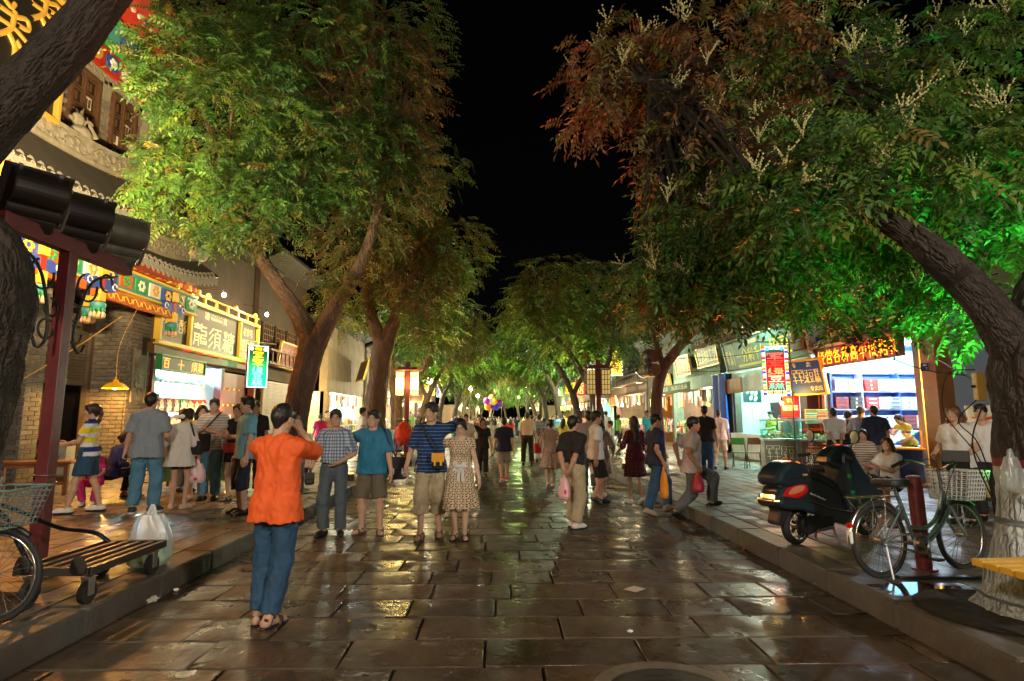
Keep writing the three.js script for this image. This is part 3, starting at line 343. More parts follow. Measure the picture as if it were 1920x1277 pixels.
  const panel = (w, x, fn) => { const t = print_(Math.round(w * 150), 200, (c, W, H) => { c.fillStyle = '#241d17'; c.fillRect(0, 0, W, H); grime(c, W, H, 40, 0.4, 50); for (let i = 0; i < 60; i++) { c.fillStyle = `rgba(120,100,80,${rnd(0, 0.12)})`; c.fillRect(rnd(0, W), rnd(0, H), 1.5, rnd(10, 60)); } fn(c, W, H); }); obj('panel', put(flat(new THREE.PlaneGeometry(w, 1.34)), x, 0, -0.03), mat(0xffffff, 0.5, { map: t }), sg, true); };
  panel(1.5, -2.5, (c, W, H) => writeRow(c, 'flower life crisp', 6, H * 0.42, W - 12, H * 0.34, '#e7c877', 0.09));
  panel(3.3, 0.0, (c, W, H) => { writeRow(c, 'dragon must sugar', W * 0.06, H * 0.36, W * 0.88, H * 0.58, '#ffe9b0', 0.085); brush(c, 'clear', W * 0.28, H * 0.07, 34, 34, '#ffdf90', 0.12); brush(c, 'real', W * 0.66, H * 0.07, 34, 34, '#ffdf90', 0.12); c.strokeStyle = '#ffdf90'; c.lineWidth = 4; for (let i = 0; i < 5; i++) { c.beginPath(); c.arc(W * (0.42 + i * 0.045), H * 0.16, 9, 0.2, 3.4); c.stroke(); c.fillStyle = '#ffdf90'; c.fillRect(W * (0.42 + i * 0.045), H * (0.07 + 0.02 * (i % 2)), 4, 5); } c.beginPath(); c.moveTo(W * 0.4, H * 0.17); c.lineTo(W * 0.62, H * 0.19); c.stroke(); });
  panel(1.5, 2.5, (c, W, H) => { writeRow(c, 'old word mark', W * 0.22, H * 0.1, W * 0.56, H * 0.26, '#ffdf90', 0.1); writeRow(c, 'green bean cake', W * 0.05, H * 0.42, W * 0.9, H * 0.36, '#ffd24a', 0.11); c.fillStyle = '#e8581c'; c.fillRect(W * 0.1, H * 0.82, W * 0.5, H * 0.16); c.fillStyle = '#169a4a'; c.fillRect(W * 0.64, H * 0.8, W * 0.24, H * 0.18); });
  for (const [w, h, x, y] of [[6.7, 0.12, 0, 0.73], [6.7, 0.12, 0, -0.73], [0.13, 1.34, -3.29, 0], [0.13, 1.34, -1.7, 0], [0.13, 1.34, 1.7, 0], [0.13, 1.34, 3.29, 0]]) obj('frame', rbox(w, h, 0.18, 0.02, x, y, -0.02), yellowPaint, sg);
  for (let i = 0; i < 8; i++) obj('railing_post', box(0.07, 0.26, 0.07, -2.4 + i * 0.8, 0.92, -0.05), goldPaint, sg); obj('rail', [box(6.2, 0.06, 0.08, 0.3, 1.05, -0.05)], goldPaint, sg); for (const x of [-0.6, 1.4, 3.1]) obj('ornament', [ball(0.09, x, 1.16, -0.05, 1.4, 0.9, 0.6, 8), ball(0.06, x + 0.12, 1.12, -0.05, 1, 1, 0.6, 8), ball(0.06, x - 0.12, 1.12, -0.05, 1, 1, 0.6, 8)], goldPaint, sg);
  const rs = thing('light_strip', 'dim red light strip along the foot of the long sign board', 'lamp', [-9.52, 3.68, -19.5]); for (const [z, l] of [[1.8, 0.5], [1.0, 0.4], [0.3, 0.4], [-0.4, 0.4], [-2.6, 0.8]]) obj('light_segment', rbox(0.04, 0.05, l, 0.02, 0, 0, z), glow(0xff1608, 2.2), rs);
  signBoard('led_sign', 'small green edged light box with orange characters under the gold framed board', 'sign', { p: [-9.4, 3.18, -17.4], s: 1, w: 2.4, h: 0.4, d: 0.14, f: 0.05, frame: greenPaint, back: darkWall, lit: 1.1, tex: print_(480, 90, (c, w, h) => { c.fillStyle = '#1c0d06'; c.fillRect(0, 0, w, h); writeRow(c, 'hundred _ ten _ must sugar', 14, 10, w - 28, h - 20, '#e02810', 0.2); writeRow(c, 'hundred _ ten _ must sugar', 14, 10, w - 28, h - 20, '#ffb020', 0.1); }) });
  bulbLamp('bare bulb with starry glare over the long gold framed sign, the nearer one', [-9.0, 5.62, -18.7], 0xffe2b0, 13, { arm: [-0.9, 0.2, 0.1], k: 40 }); bulbLamp('second bare bulb at the far end of the long gold framed sign', [-9.0, 5.6, -22.2], 0xffd9a0, 12, { arm: [-0.9, 0.4, 0], k: 34 });
  for (const [z, c, n] of [[-10.8, 60, 'nearest'], [-12.6, 55, 'second'], [-13.9, 40, 'third']]) bulbLamp(`unseen warm bulb lighting the upturned eave, ${n} behind the floodlights`, [-9.05, 5.65, z], 0xffa850, c, { k: 20, r: 0.06, group: null });  // eave bulbs are unseen, placed for the orange glow on the soffit
  bulbLamp('small bulb inside the sweet shop doorway', [-9.6, 1.62, -20.6], 0xffc060, 26, { k: 26, r: 0.05, group: null });
  const dl = thing('counter_lamp', 'yellow bell shaped lamp hanging on a cord by the brick pillar', 'lamp', [-9.65, 2.42, -14.75]); obj('lamp_shade', lathe([[0.05, 0.16], [0.07, 0.1], [0.2, 0.05], [0.3, -0.06], [0.29, -0.06], [0.18, 0.03], [0.05, 0.08]], 24, 0, 0, 0), mat([0.8, 0.45, 0.02], 0.4, { emissive: 0xffa000, emissiveIntensity: 0.35 }), dl); obj('bulb', ball(0.06, 0, -0.03, 0), glow(0xffdf90, 12), dl); obj('cord', tube([[0, 0.16, 0], [0.0, 1.0, -0.02], [0.25, 2.2, -0.3]], 0.008, 10, 5), goldPaint, dl); lamp(0xffc060, 16, 0, -0.03, 0, 2.5, 'bulb_light', dl);
  const gl = thing('led_sign', 'vertical green and orange light box hanging from a pole past the gold framed board', 'sign', [-9.1, 3.55, -21.9], PI / 2 - 0.75), gt = print_(150, 330, (c, w, h) => { const g = c.createLinearGradient(0, 0, 0, h); g.addColorStop(0, '#10221a'); g.addColorStop(0.45, '#0c5a32'); g.addColorStop(1, '#0c9a86'); c.fillStyle = g; c.fillRect(0, 0, w, h); c.fillStyle = '#fff'; c.beginPath(); c.arc(24, 26, 14, 0, 7); c.arc(w - 24, 26, 14, 0, 7); c.fill(); c.fillStyle = '#ffb000'; c.fillRect(50, 14, 50, 22); writeRow(c, 'army army', 32, 46, 86, 118, '#ff9a10', 0.16, true); writeRow(c, 'green bean cake', 30, 168, 90, 150, '#7dffd8', 0.14, true); c.strokeStyle = '#d8fff0'; c.lineWidth = 6; c.strokeRect(3, 3, w - 6, h - 6); });
  obj('panel', box(0.78, 1.6, 0.12, 0, 0, -0.065), darkWall, gl); obj('light_face', put(flat(new THREE.PlaneGeometry(0.76, 1.58)), 0, 0, 0.003), new THREE.MeshStandardMaterial({ map: gt, emissive: 0xffffff, emissiveMap: gt, emissiveIntensity: 1.6 }), gl, true); obj('hanging_pole', [rod([-0.9, 0.92, -0.05], [0.7, 0.92, -0.05], 0.025), rod([-0.25, 0.8, -0.05], [-0.25, 0.92, -0.05], 0.01), rod([0.25, 0.8, -0.05], [0.25, 0.92, -0.05], 0.01)], steel, gl); lamp(0x60ffb0, 3, 0, 0, 0.3, 10, 'sign_light', gl);
}
// ---------- right side: cigarette shop, bean cake kitchen, souvenir shop, and the rows of shops that run on ----------
reseed(501);
const creamTile = worn([0.52, 0.47, 0.36], 0.35, 1.1, 0.002), blueShelf = mat([0.03, 0.09, 0.4], 0.45), blueEdge = mat([0.55, 0.68, 0.85], 0.4), whiteTile = mat([0.6, 0.66, 0.66], 0.25), greenBoard = mat([0.04, 0.16, 0.1], 0.5), zincMat = worn([0.4, 0.41, 0.4], 0.35, 0.8, 0.002, { metalness: 0.75 }), canvasGreen = worn([0.16, 0.2, 0.14], 0.85, 0.9, 0.004), canvasBrown = worn([0.2, 0.09, 0.05], 0.85, 0.9, 0.004), tealWall = worn([0.16, 0.3, 0.26], 0.8, 1.2, 0.004);
{
  const root = thing('cigarette_shop', 'shop with blue shelves of cartons, open to the pavement beside the big tree', 'shop', [10.6, KH, -14.2]), b = B(root);
  b('column', [box(0.36, 4.2, 0.42, 9.45, 2.3, -12.2)], worn([0.3, 0.13, 0.05], 0.5, 0.9, 0.003)); b('column', [box(0.3, 3.4, 0.3, 9.4, 1.9, -16.4)], darkRed); b('door_rail', [box(0.1, 3.3, 0.06, 9.3, 1.85, -16.2)], zincMat);
  b('far_wall', [box(3.0, 3.8, 0.1, 10.75, 2.1, -16.42)], blueShelf); b('side_wall', [box(0.1, 3.8, 4.2, 12.3, 2.1, -14.3), box(2.8, 3.8, 0.1, 10.85, 2.1, -12.15)], mat([0.3, 0.38, 0.5], 0.6)); b('ceiling', [box(3.0, 0.1, 4.3, 10.8, 3.72, -14.3)], whitePaint);
  b('light_panel', [box(2.75, 0.66, 0.06, 10.75, 3.2, -16.2)], mat([0.3, 0.62, 0.75], 0.4));
  const S = b('shelf_unit', [box(2.8, 2.8, 0.04, 10.72, 1.5, -16.36)], blueShelf);
  for (const y of [2.36, 1.86, 1.35, 0.85]) b('shelf', [rbox(2.75, 0.035, 0.34, 0.01, 10.75, y, -16.18)], blueEdge, S); for (const x of [9.36, 10.24, 11.3, 12.1]) b('divider', [box(0.04, 2.6, 0.32, x, 1.6, -16.2)], x === 10.24 ? blueEdge : blueShelf, S);
  b('lintel', [box(0.4, 0.45, 4.4, 9.5, 3.75, -14.3)], brownWood); b('tile_fringe', [...Array(20)].map((_, i) => cyl(0.075, 0.075, 0.5, 9, 9.12, 3.6, -12.2 - i * 0.205, 0, 0, PI / 2 - 0.45)), worn([0.3, 0.2, 0.13], 0.8, 0.6, 0.005)); b('bamboo_rail', [rod([8.92, 3.52, -12.0], [8.92, 3.6, -16.6], 0.045)], worn([0.42, 0.3, 0.14], 0.6, 0.6, 0.004));
  b('upper_wall', [box(0.4, 3.5, 5, 10.2, 5.6, -14.3)], worn([0.12, 0.06, 0.045], 0.8, 1, 0.005));
  const tl = thing('tube_light', 'white fluorescent tube over the cartons in the blue shop', 'lamp', [10.6, 3.6, -14.6]); obj('light_tube', cyl(0.03, 0.03, 2.2, 8, 0, 0, 0, 0, 0, PI / 2), glow(0xe4f6ff, 26), tl); obj('fixture', box(2.3, 0.05, 0.08, 0, 0.06, 0), whitePaint, tl); for (const x of [-0.8, 0, 0.8]) lamp(0xd6eeff, 22, x, -0.07, 0, 2.5, 'tube_light', tl);
  // cartons: stacks of three on the shelves
  const cg = merged([rbox(0.36, 0.108, 0.24, 0.006, 0, 0, 0, 0, 0, 0, 1)]), tones = [['white', [0.72, 0.73, 0.7]], ['yellow', [0.75, 0.62, 0.16]], ['red', [0.45, 0.03, 0.025]], ['tan', [0.5, 0.36, 0.16]], ['pale green', [0.5, 0.62, 0.55]], ['cream', [0.66, 0.64, 0.55]], ['silver green', [0.42, 0.52, 0.48]], ['maroon', [0.2, 0.04, 0.03]], ['black', [0.03, 0.03, 0.035]], ['red and white', [0.5, 0.05, 0.05]], ['silver', [0.6, 0.64, 0.66]], ['slate', [0.2, 0.22, 0.28]], ['pale blue', [0.48, 0.58, 0.66]]];
  const tm = tones.map(([, c]) => mat(c, 0.35)), dot = merged([cyl(0.028, 0.028, 0.006, 12, 0, 0, 0.121, PI / 2)]), strip = merged([box(0.22, 0.03, 0.004, 0, 0, 0.121)]), inkD = mat([0.03, 0.04, 0.1], 0.4), inkG = mat([0.7, 0.55, 0.2], 0.35);
  [[2.38, 'top', [0, 1, 2, 3, 4, 5, 6]], [1.88, 'middle', [7, 8, 9, 10, 11, 12, 12]], [1.37, 'lower', [12, 6, 12, 12, 4, 7, 5]]].forEach(([y, nm, list]) => list.forEach((k, i) => { const x = [9.62, 10.02, 10.48, 10.85, 11.12, 11.5, 11.88][i]; for (let j = 0; j < 3; j++) {
    const t = thing('cigarette_carton', `${tones[k][0]} carton, ${['bottom', 'middle', 'top'][j]} of its stack, ${['first', 'second', 'third', 'fourth', 'fifth', 'sixth', 'seventh'][i]} stack on the ${nm} blue shelf`, 'carton', [x + rnd(-0.006, 0.006), y + 0.055 + j * 0.11, -16.1 + rnd(-0.01, 0.01)], rnd(-0.02, 0.02), 'cartons on the blue shelves'); obj('box', cg, tm[k], t, 'raw'); obj('emblem', k % 2 ? strip : dot, k === 2 || k === 8 ? inkG : k === 9 ? whitePaint : inkD, t, 'raw'); } }));
  // sloping glass showcase with packets
  const sc = thing('showcase', 'slanted glass showcase of cigarette packets on a blue base', 'showcase', [8.95, KH, -13.9]); obj('base', [rbox(0.75, 0.72, 2.5, 0.02, 0, 0.36, 0)], mat([0.02, 0.05, 0.2], 0.4), sc); obj('rim', [rbox(0.84, 0.05, 2.6, 0.01, -0.02, 0.75, 0), box(0.03, 0.4, 0.03, 0.36, 0.95, 1.24), box(0.03, 0.4, 0.03, 0.36, 0.95, -1.24), rod([0.36, 1.14, -1.25], [0.36, 1.14, 1.25], 0.015), rod([-0.36, 0.82, -1.25], [-0.36, 0.82, 1.25], 0.015)], goldPaint, sc); obj('glass_top', [box(0.8, 0.008, 2.5, 0, 0.99, 0, 0, 0, 0.42)], glass(), sc);
  const pk = [[], [], [], [], []]; for (let i = 0; i < 22; i++) for (let j = 0; j < 6; j++) pk[Math.floor(rnd(0, 5))].push(rbox(0.1, 0.03, 0.075, 0.004, -0.3 + j * 0.12, 0.83 + j * 0.045, -1.15 + i * 0.108, 0, 0, 0.36, 1)); pk.forEach((l, i) => { obj('packets', l, [whitePaint, yellowPaint, mat([0.5, 0.04, 0.03], 0.4), greenPaint, goldPaint][i], sc).userData.kind = 'stuff'; });
  signBoard('led_sign', 'glowing red board with yellow characters over the blue cigarette shop', 'sign', { p: [9.02, 3.28, -14.35], s: -1, w: 3.35, h: 0.5, d: 0.1, f: 0.03, frame: blackPlastic, back: blackPlastic, tip: 0.05, lit: 1.9, tex: print_(1000, 150, (c, w, h) => { c.fillStyle = '#4a0502'; c.fillRect(0, 0, w, h); const s = 'pass camp each kind tall middle low grade gift'; writeRow(c, s, 4, 12, w - 8, h - 24, '#a81402', 0.2); writeRow(c, s, 4, 12, w - 8, h - 24, '#ffb40a', 0.1); }) }); lamp(0xff5010, 3, 8.6, 3.2, -14.3, 20, 'sign_light');
  signBoard('framed_board', 'brown board with gold characters and golden fretwork frame above the cigarette shop', 'sign', { p: [9.15, 4.55, -14.0], s: -1, w: 3.5, h: 1.25, d: 0.1, f: 0.16, tip: 0.12, frame: goldPaint, back: brownWood, tex: print_(512, 190, (c, w, h) => { c.fillStyle = '#4a2a26'; c.fillRect(0, 0, w, h); const g = c.createLinearGradient(0, 0, w, 0); g.addColorStop(0.1, 'rgba(30,90,70,.0)'); g.addColorStop(0.25, 'rgba(40,110,100,.6)'); g.addColorStop(0.5, 'rgba(90,110,90,.5)'); g.addColorStop(1, 'rgba(90,70,60,.3)'); c.fillStyle = g; c.fillRect(0, h * 0.35, w, h); writeRow(c, 'china plum sell', 40, 14, w - 80, h * 0.55, '#f0a81c', 0.13); grime(c, w, h, 14, 0.3); }) });
  signBoard('number_plate', 'small blue house number plate on the brown column', 'sign', { p: [9.26, 2.72, -12.2], s: -1, turn: 0.9, w: 0.26, h: 0.17, d: 0.02, f: 0.0, tex: print_(96, 64, (c, w, h) => { c.fillStyle = '#10348c'; c.fillRect(0, 0, w, h); c.fillStyle = '#cfe0ff'; c.font = '30px sans-serif'; c.fillText('21', 32, 56); c.fillRect(18, 10, 24, 12); c.fillRect(52, 10, 24, 12); }) });
  // tiled side wall with clamp lamp, drain pipe, soup barrel stand
  const wl = thing('tiled_wall', 'cream tiled wall with drain pipe beside the brown column', 'wall', [10.9, KH, -12.75]), c = B(wl); c('backing', [box(3.4, 6.5, 0.2, 11.2, 3.4, -12.85)], mortar);
  const tg = [0, 1].map(() => merged([rbox(0.585, 0.285, 0.03, 0.006, 0, 0, 0, 0, 0, 0, 1)])); for (let r = 0; r < 14; r++) for (let i = 0; i < 5; i++) piece('tile', tg[r % 2], creamTile, wl, -1.05 + i * 0.6 + (r % 2 ? 0.1 : 0), 0.17 + r * 0.3, 0.02 + rnd(-0.002, 0.002)); c('green_tinted_boards', [...Array(9)].map((_, i) => box(3.2, 0.19, 0.04, 11.1, 4.55 + i * 0.2, -12.72)), worn([0.3, 0.34, 0.16], 0.7, 0.9, 0.003)); c('drain_pipe', [cyl(0.05, 0.05, 6, 12, 10.35, 3.2, -12.62), torus(0.055, 0.012, 12, 5, 10.35, 2.4, -12.62, PI / 2)], whitePaint);  // green lamplight is put into the colour of the upper boards
  const cl = thing('clamp_lamp', 'clamp lamp with bare glowing bulb on the tiled wall by the column', 'lamp', [9.85, 2.3, -12.3]); obj('bulb', ball(0.085, 0, 0, 0), glow(0xffc860, 60), cl); obj('lamp_shade', lathe([[0.05, 0.14], [0.16, 0.02]], 16, 0.05, 0.03, 0.02, 0.5, 0, -0.7), zincMat, cl); obj('arm', [rod([0.05, 0.12, 0], [0.1, 0.25, -0.3], 0.015)], blackPlastic, cl); lamp(0xffb040, 26, 0, 0, 0, 4, 'bulb_light', cl);
}
{ // the kitchen that sells bean cakes
  const root = thing('bean_cake_kitchen', 'open tiled kitchen lit cyan under the big green signboard', 'shop', [10.6, KH, -19.5]), b = B(root);
  b('far_wall', [box(3.4, 3.4, 0.12, 11, 1.9, -22.7)], whiteTile); const tg = merged([rbox(0.38, 0.38, 0.02, 0.005, 0, 0, 0, 0, 0, 0, 1)]); for (let i = 0; i < 8; i++) for (let j = 0; j < 7; j++) piece('tile', tg, whiteTile, root, -1.1 + i * 0.392 - 0.1, 0.25 + j * 0.392, -3.12);
  b('back_wall', [box(0.1, 3.4, 6, 12.6, 1.9, -19.6)], mat([0.35, 0.55, 0.56], 0.4)); b('ceiling', [box(3.4, 0.1, 6.2, 11, 3.5, -19.6)], mat([0.4, 0.42, 0.4], 0.7)); b('partition', [box(3, 3.4, 0.1, 11, 1.9, -16.7)], whiteTile); b('post', [box(0.25, 3.2, 0.22, 9.35, 1.8, -22.5)], brownWood); b('post', [box(0.5, 3.3, 0.4, 9.3, 1.85, -17.0)], darkRed); b('cupboard', [box(0.5, 1.8, 0.9, 10.4, 1.3, -21.0)], darkRed); b('shutter_band', [...Array(34)].map((_, i) => box(0.05, 0.75, 0.09, 9.15, 2.95, -22.3 + i * 0.11)), mat([0.42, 0.38, 0.33], 0.6)); b('wood_panel', [box(0.08, 0.55, 1.4, 9.05, 2.85, -22.0)], worn([0.4, 0.15, 0.04], 0.6, 0.8, 0.003));
  b('upper_wall', [box(0.5, 4.5, 6.6, 10.2, 5.8, -19.7)], darkWall); b('driftwood_panel', [...Array(9)].map((_, i) => tube([[8.75, 5.2, -16.4 - i * 0.08], [8.72 + 0.05 * Math.sin(i), 4.6, -16.35 - i * 0.07], [8.8, 3.9, -16.4 - i * 0.06], [8.78, 3.6, -16.3 - i * 0.06]], 0.05, 10, 6)), worn([0.4, 0.25, 0.08], 0.7, 0.6, 0.006));
  b('stove', [box(0.75, 0.8, 2.6, 9.1, 0.62, -20.4), box(0.8, 0.05, 2.7, 9.1, 1.05, -20.4)], zincMat); b('steamer', [cyl(0.34, 0.34, 0.4, 20, 9.4, 1.45, -18.6), cyl(0.36, 0.3, 0.08, 20, 9.4, 1.68, -18.6), box(0.8, 0.5, 1.1, 9.4, 0.95, -18.6)], zincMat);
  const fr = thing('picture_frame', 'dark framed picture on the kitchen tiles by the blue banner', 'picture', [10.0, 2.55, -22.6]); obj('frame', rbox(0.72, 0.62, 0.05, 0.01, 0, 0, 0), blackPlastic, fr); obj('picture', put(flat(new THREE.PlaneGeometry(0.64, 0.54)), 0, 0, 0.028), mat(0xffffff, 0.3, { map: print_(96, 80, (c, w, h) => { c.fillStyle = '#10221c'; c.fillRect(0, 0, w, h); c.fillStyle = '#dfe8e4'; for (const [x, y] of [[22, 22], [48, 26], [68, 36], [40, 60], [66, 66]]) { c.beginPath(); c.ellipse(x, y, 9, 15, 0.5, 0, 7); c.fill(); } }) }), fr, true);
  const tl = thing('tube_light', 'cold white tube under the kitchen ceiling', 'lamp', [10.2, 3.35, -20.2]); obj('light_tube', cyl(0.03, 0.03, 2, 8, 0, 0, 0, PI / 2), glow(0xc8fff4, 24), tl); obj('fixture', box(0.08, 0.05, 2.1, 0, 0.06, 0), whitePaint, tl); for (const z of [-0.8, 0.8]) lamp(0xa0fff0, 34, 0, -0.07, z, 2.5, 'tube_light', tl);
  signBoard('shop_sign', 'large green signboard with yellow characters tipped out over the kitchen', 'sign', { p: [8.85, 3.93, -19.25], s: -1, w: 6.0, h: 1.15, d: 0.08, f: 0.06, tip: 0.2, frame: mat([0.6, 0.56, 0.42], 0.5), back: greenBoard, tex: print_(1024, 200, (c, w, h) => { const g = c.createLinearGradient(0, 0, w, 0); g.addColorStop(0, '#3c6a56'); g.addColorStop(0.5, '#5c8f80'); g.addColorStop(1, '#4a7060'); c.fillStyle = g; c.fillRect(0, 0, w, h); c.fillStyle = '#d8d23c'; c.fillRect(190, 165, 640, 14); writeRow(c, 'army army', 26, 60, 44, 96, '#e8e23c', 0.13, true); writeRow(c, 'food goods', 80, 60, 44, 96, '#e8e23c', 0.13, true); c.fillRect(140, 20, 8, 150); writeRow(c, 'one share gain thousand year', 180, 66, 420, 90, '#f0ea40', 0.12); writeRow(c, 'green bean cake', 640, 50, 350, 110, '#f4ee30', 0.13); brush(c, 'clear', 330, 14, 40, 40, '#e6e6c8', 0.13); c.fillStyle = '#d6d8b0'; c.fillRect(390, 22, 110, 26); grime(c, w, h, 18, 0.22, 70); }) });
  bulbLamp('bulb behind the upper edge of the green signboard', [8.2, 4.9, -18.4], 0xe8ffe0, 14, { k: 16, r: 0.05, arm: [0.8, 0, 0] });
  signBoard('price_board', 'blue board with columns of gold characters, gold rimmed and tilted', 'sign', { p: [8.75, 2.78, -16.2], s: -1, turn: 0.35, w: 1.15, h: 0.98, d: 0.06, f: 0.06, tip: 0.22, frame: goldPaint, back: darkRed, tex: print_(256, 220, (c, w, h) => { c.fillStyle = '#0b3ca0'; c.fillRect(0, 0, w, h); for (let i = 0; i < 5; i++) { brush(c, ['army', 'army', 'green', 'bean', 'cake'][i], 26 + i * 42, 62, 36, 84, '#f0dc8c', 0.13); } brush(c, 'only', 40, 14, 30, 30, '#e8e8f8', 0.12); brush(c, 'sell', 150, 14, 30, 30, '#e8e8f8', 0.12); writeRow(c, 'only sell shop', 140, 168, 96, 32, '#f0dc8c', 0.12); }) });
  const ls = thing('led_stand_sign', 'upright dot light sign in red, green and rainbow border on a thin stand', 'sign', [7.3, KH, -15.0], -0.38), lt = print_(200, 420, (c, w, h) => { c.fillStyle = '#e8eef0'; c.fillRect(0, 0, w, h); const cs = ['#ff7a10', '#1840ff', '#ffffff', '#ff2020', '#10b040', '#ffe020']; for (let i = 0; i < 14; i++) { c.fillStyle = cs[i % 6]; c.fillRect(0, i * 30, 24, 22); c.fillRect(w - 24, i * 30 + 12, 24, 22); } const g = c.createLinearGradient(0, 0, w * 0.3, h); g.addColorStop(0, '#2a1a90'); g.addColorStop(0.12, '#0a5a50'); g.addColorStop(0.25, '#5a1014'); g.addColorStop(0.55, '#c01010'); g.addColorStop(0.75, '#70201c'); g.addColorStop(1, '#144a40'); c.fillStyle = g; c.fillRect(26, 30, w - 52, h - 74); ['army', 'army', 'green', 'bean', 'cake'].forEach((k, i) => brush(c, k, 42, 62 + i * 63, w - 84, 52, ['#ff6a5a', '#ff4030', '#ff9a60', '#7ad0b0', '#50c8a0'][i], 0.15)); for (let i = 0; i < 8; i++) { c.fillStyle = ['#ffe000', '#40ff20', '#ff2a10', '#ff9a00'][i % 4]; c.fillRect(28 + i * 18, h - 40, 15, 24); } c.fillStyle = '#40d0ff'; c.beginPath(); c.arc(44, 24, 16, 0, 7); c.arc(w - 44, 24, 16, 0, 7); c.fill(); });
  obj('panel', box(0.64, 1.34, 0.08, 0, 2.66, -0.045), blackPlastic, ls); obj('light_face', put(flat(new THREE.PlaneGeometry(0.62, 1.32)), 0, 2.66, 0), new THREE.MeshStandardMaterial({ map: lt, emissive: 0xffffff, emissiveMap: lt, emissiveIntensity: 1.3 }), ls, true); obj('stand', [rod([0.36, 0, 0], [0.36, 3.5, 0], 0.018), rod([-0.45, 3.45, 0], [0.45, 3.4, 0], 0.014), rod([0.36, 0.02, -0.3], [0.36, 0.02, 0.3], 0.018), rod([0.16, 0.02, 0], [0.56, 0.02, 0], 0.018)], blackPlastic, ls); lamp(0xff7060, 2.5, 0, 2.6, 0.35, 15, 'sign_light', ls);
  bulbLamp('small bulb hanging over the glass counter behind the light sign', [8.2, 2.05, -16.6], 0xffc050, 7, { k: 26, r: 0.05 });
  // curved glass counters
  const caseThing = (label, p, turn, printFn) => { const t = thing('glass_counter', label, 'counter', p, turn); obj('base', [rbox(0.8, 0.72, 0.55, 0.015, 0, 0.46, 0)], zincMat, t); obj('plinth', [box(0.76, 0.1, 0.5, 0, 0.05, 0)], blackPlastic, t); obj('tray', [box(0.84, 0.04, 0.6, 0, 0.84, 0)], zincMat, t); const g = flat(new THREE.CylinderGeometry(0.5, 0.5, 0.8, 20, 1, true, 0, PI / 2)); put(g, 0, 0.86, -0.22, 0, 0, PI / 2); obj('curved_glass', g, glass(0xd8fff4), t); obj('glass_end', [extrude([[0, 0], ...[...Array(9)].map((_, i) => [0.5 * Math.cos(i * PI / 16), 0.5 * Math.sin(i * PI / 16)])], 0.008, 0, 0.4, 0.86, -0.22, 0, -PI / 2), extrude([[0, 0], ...[...Array(9)].map((_, i) => [0.5 * Math.cos(i * PI / 16), 0.5 * Math.sin(i * PI / 16)])], 0.008, 0, -0.4, 0.86, -0.22, 0, -PI / 2)], glass(0xd8fff4), t); obj('top_rail', [rbox(0.84, 0.05, 0.1, 0.01, 0, 1.37, -0.22)], zincMat, t); const cakes = []; for (let i = 0; i < 26; i++) cakes.push(rbox(0.09, 0.05, 0.06, 0.01, rnd(-0.34, 0.34), 0.89 + (i % 3) * 0.045, rnd(-0.15, 0.15), 0, rnd(0, 3), 0, 1)); obj('cakes', cakes, mat([0.45, 0.42, 0.2], 0.7), t).userData.kind = 'stuff'; obj('front_print', put(flat(new THREE.PlaneGeometry(0.78, 0.68)), 0, 0.46, 0.2795), mat(0xffffff, 0.4, { map: print_(240, 210, printFn) }), t, true); return t; };
  caseThing('glass counter with large pale characters, nearer the light sign', [7.75, KH, -16.05], -0.25, (c, w, h) => { c.fillStyle = '#5c6a58'; c.fillRect(0, 0, w, h); writeRow(c, 'army army green bean', 8, 30, w - 16, 130, '#26382a', 0.2); writeRow(c, 'army army green bean', 8, 30, w - 16, 130, '#d8e8c0', 0.11); });
  caseThing('glass counter marked in orange letters and pale characters by the white shirted man', [8.5, KH, -15.55], -0.25, (c, w, h) => { c.fillStyle = '#4c5248'; c.fillRect(0, 0, w, h); c.fillStyle = '#a8541c'; for (const x of [70, 150]) { c.beginPath(); c.moveTo(x - 22, 10); c.lineTo(x + 22, 10); c.lineTo(x, 34); c.fill(); } c.fillStyle = '#d89820'; c.fillRect(50, 36, 140, 8); c.font = 'bold 40px sans-serif'; c.fillStyle = '#e89a18'; c.fillText('JUNJUN', 32, 88); writeRow(c, 'green bean cake', 24, 104, w - 48, 84, '#20281c', 0.22); writeRow(c, 'green bean cake', 24, 104, w - 48, 84, '#eaf2d8', 0.12); });
  const rb = thing('banner', 'red banner with pale characters above the glass counters', 'banner', [8.5, 1.95, -16.7], -0.2); obj('cloth', (() => { const g = flat(new THREE.PlaneGeometry(0.5, 0.62, 8, 6)); const p = g.attributes.position; for (let i = 0; i < p.count; i++) p.setZ(i, 0.02 * Math.sin(p.getX(i) * 12)); g.computeVertexNormals(); return g; })(), mat(0xffffff, 0.8, { map: print_(128, 160, (c, w, h) => { c.fillStyle = '#b80c10'; c.fillRect(0, 0, w, h); writeRow(c, 'army army', 40, 20, 48, 30, '#ffb0a0', 0.12); writeRow(c, 'green bean cake', 10, 66, w - 20, 44, '#ffd8c8', 0.12); }), side: THREE.DoubleSide }), rb, true); obj('batten', [rod([-0.26, 0.31, 0], [0.26, 0.31, 0], 0.012)], brownWood, rb);
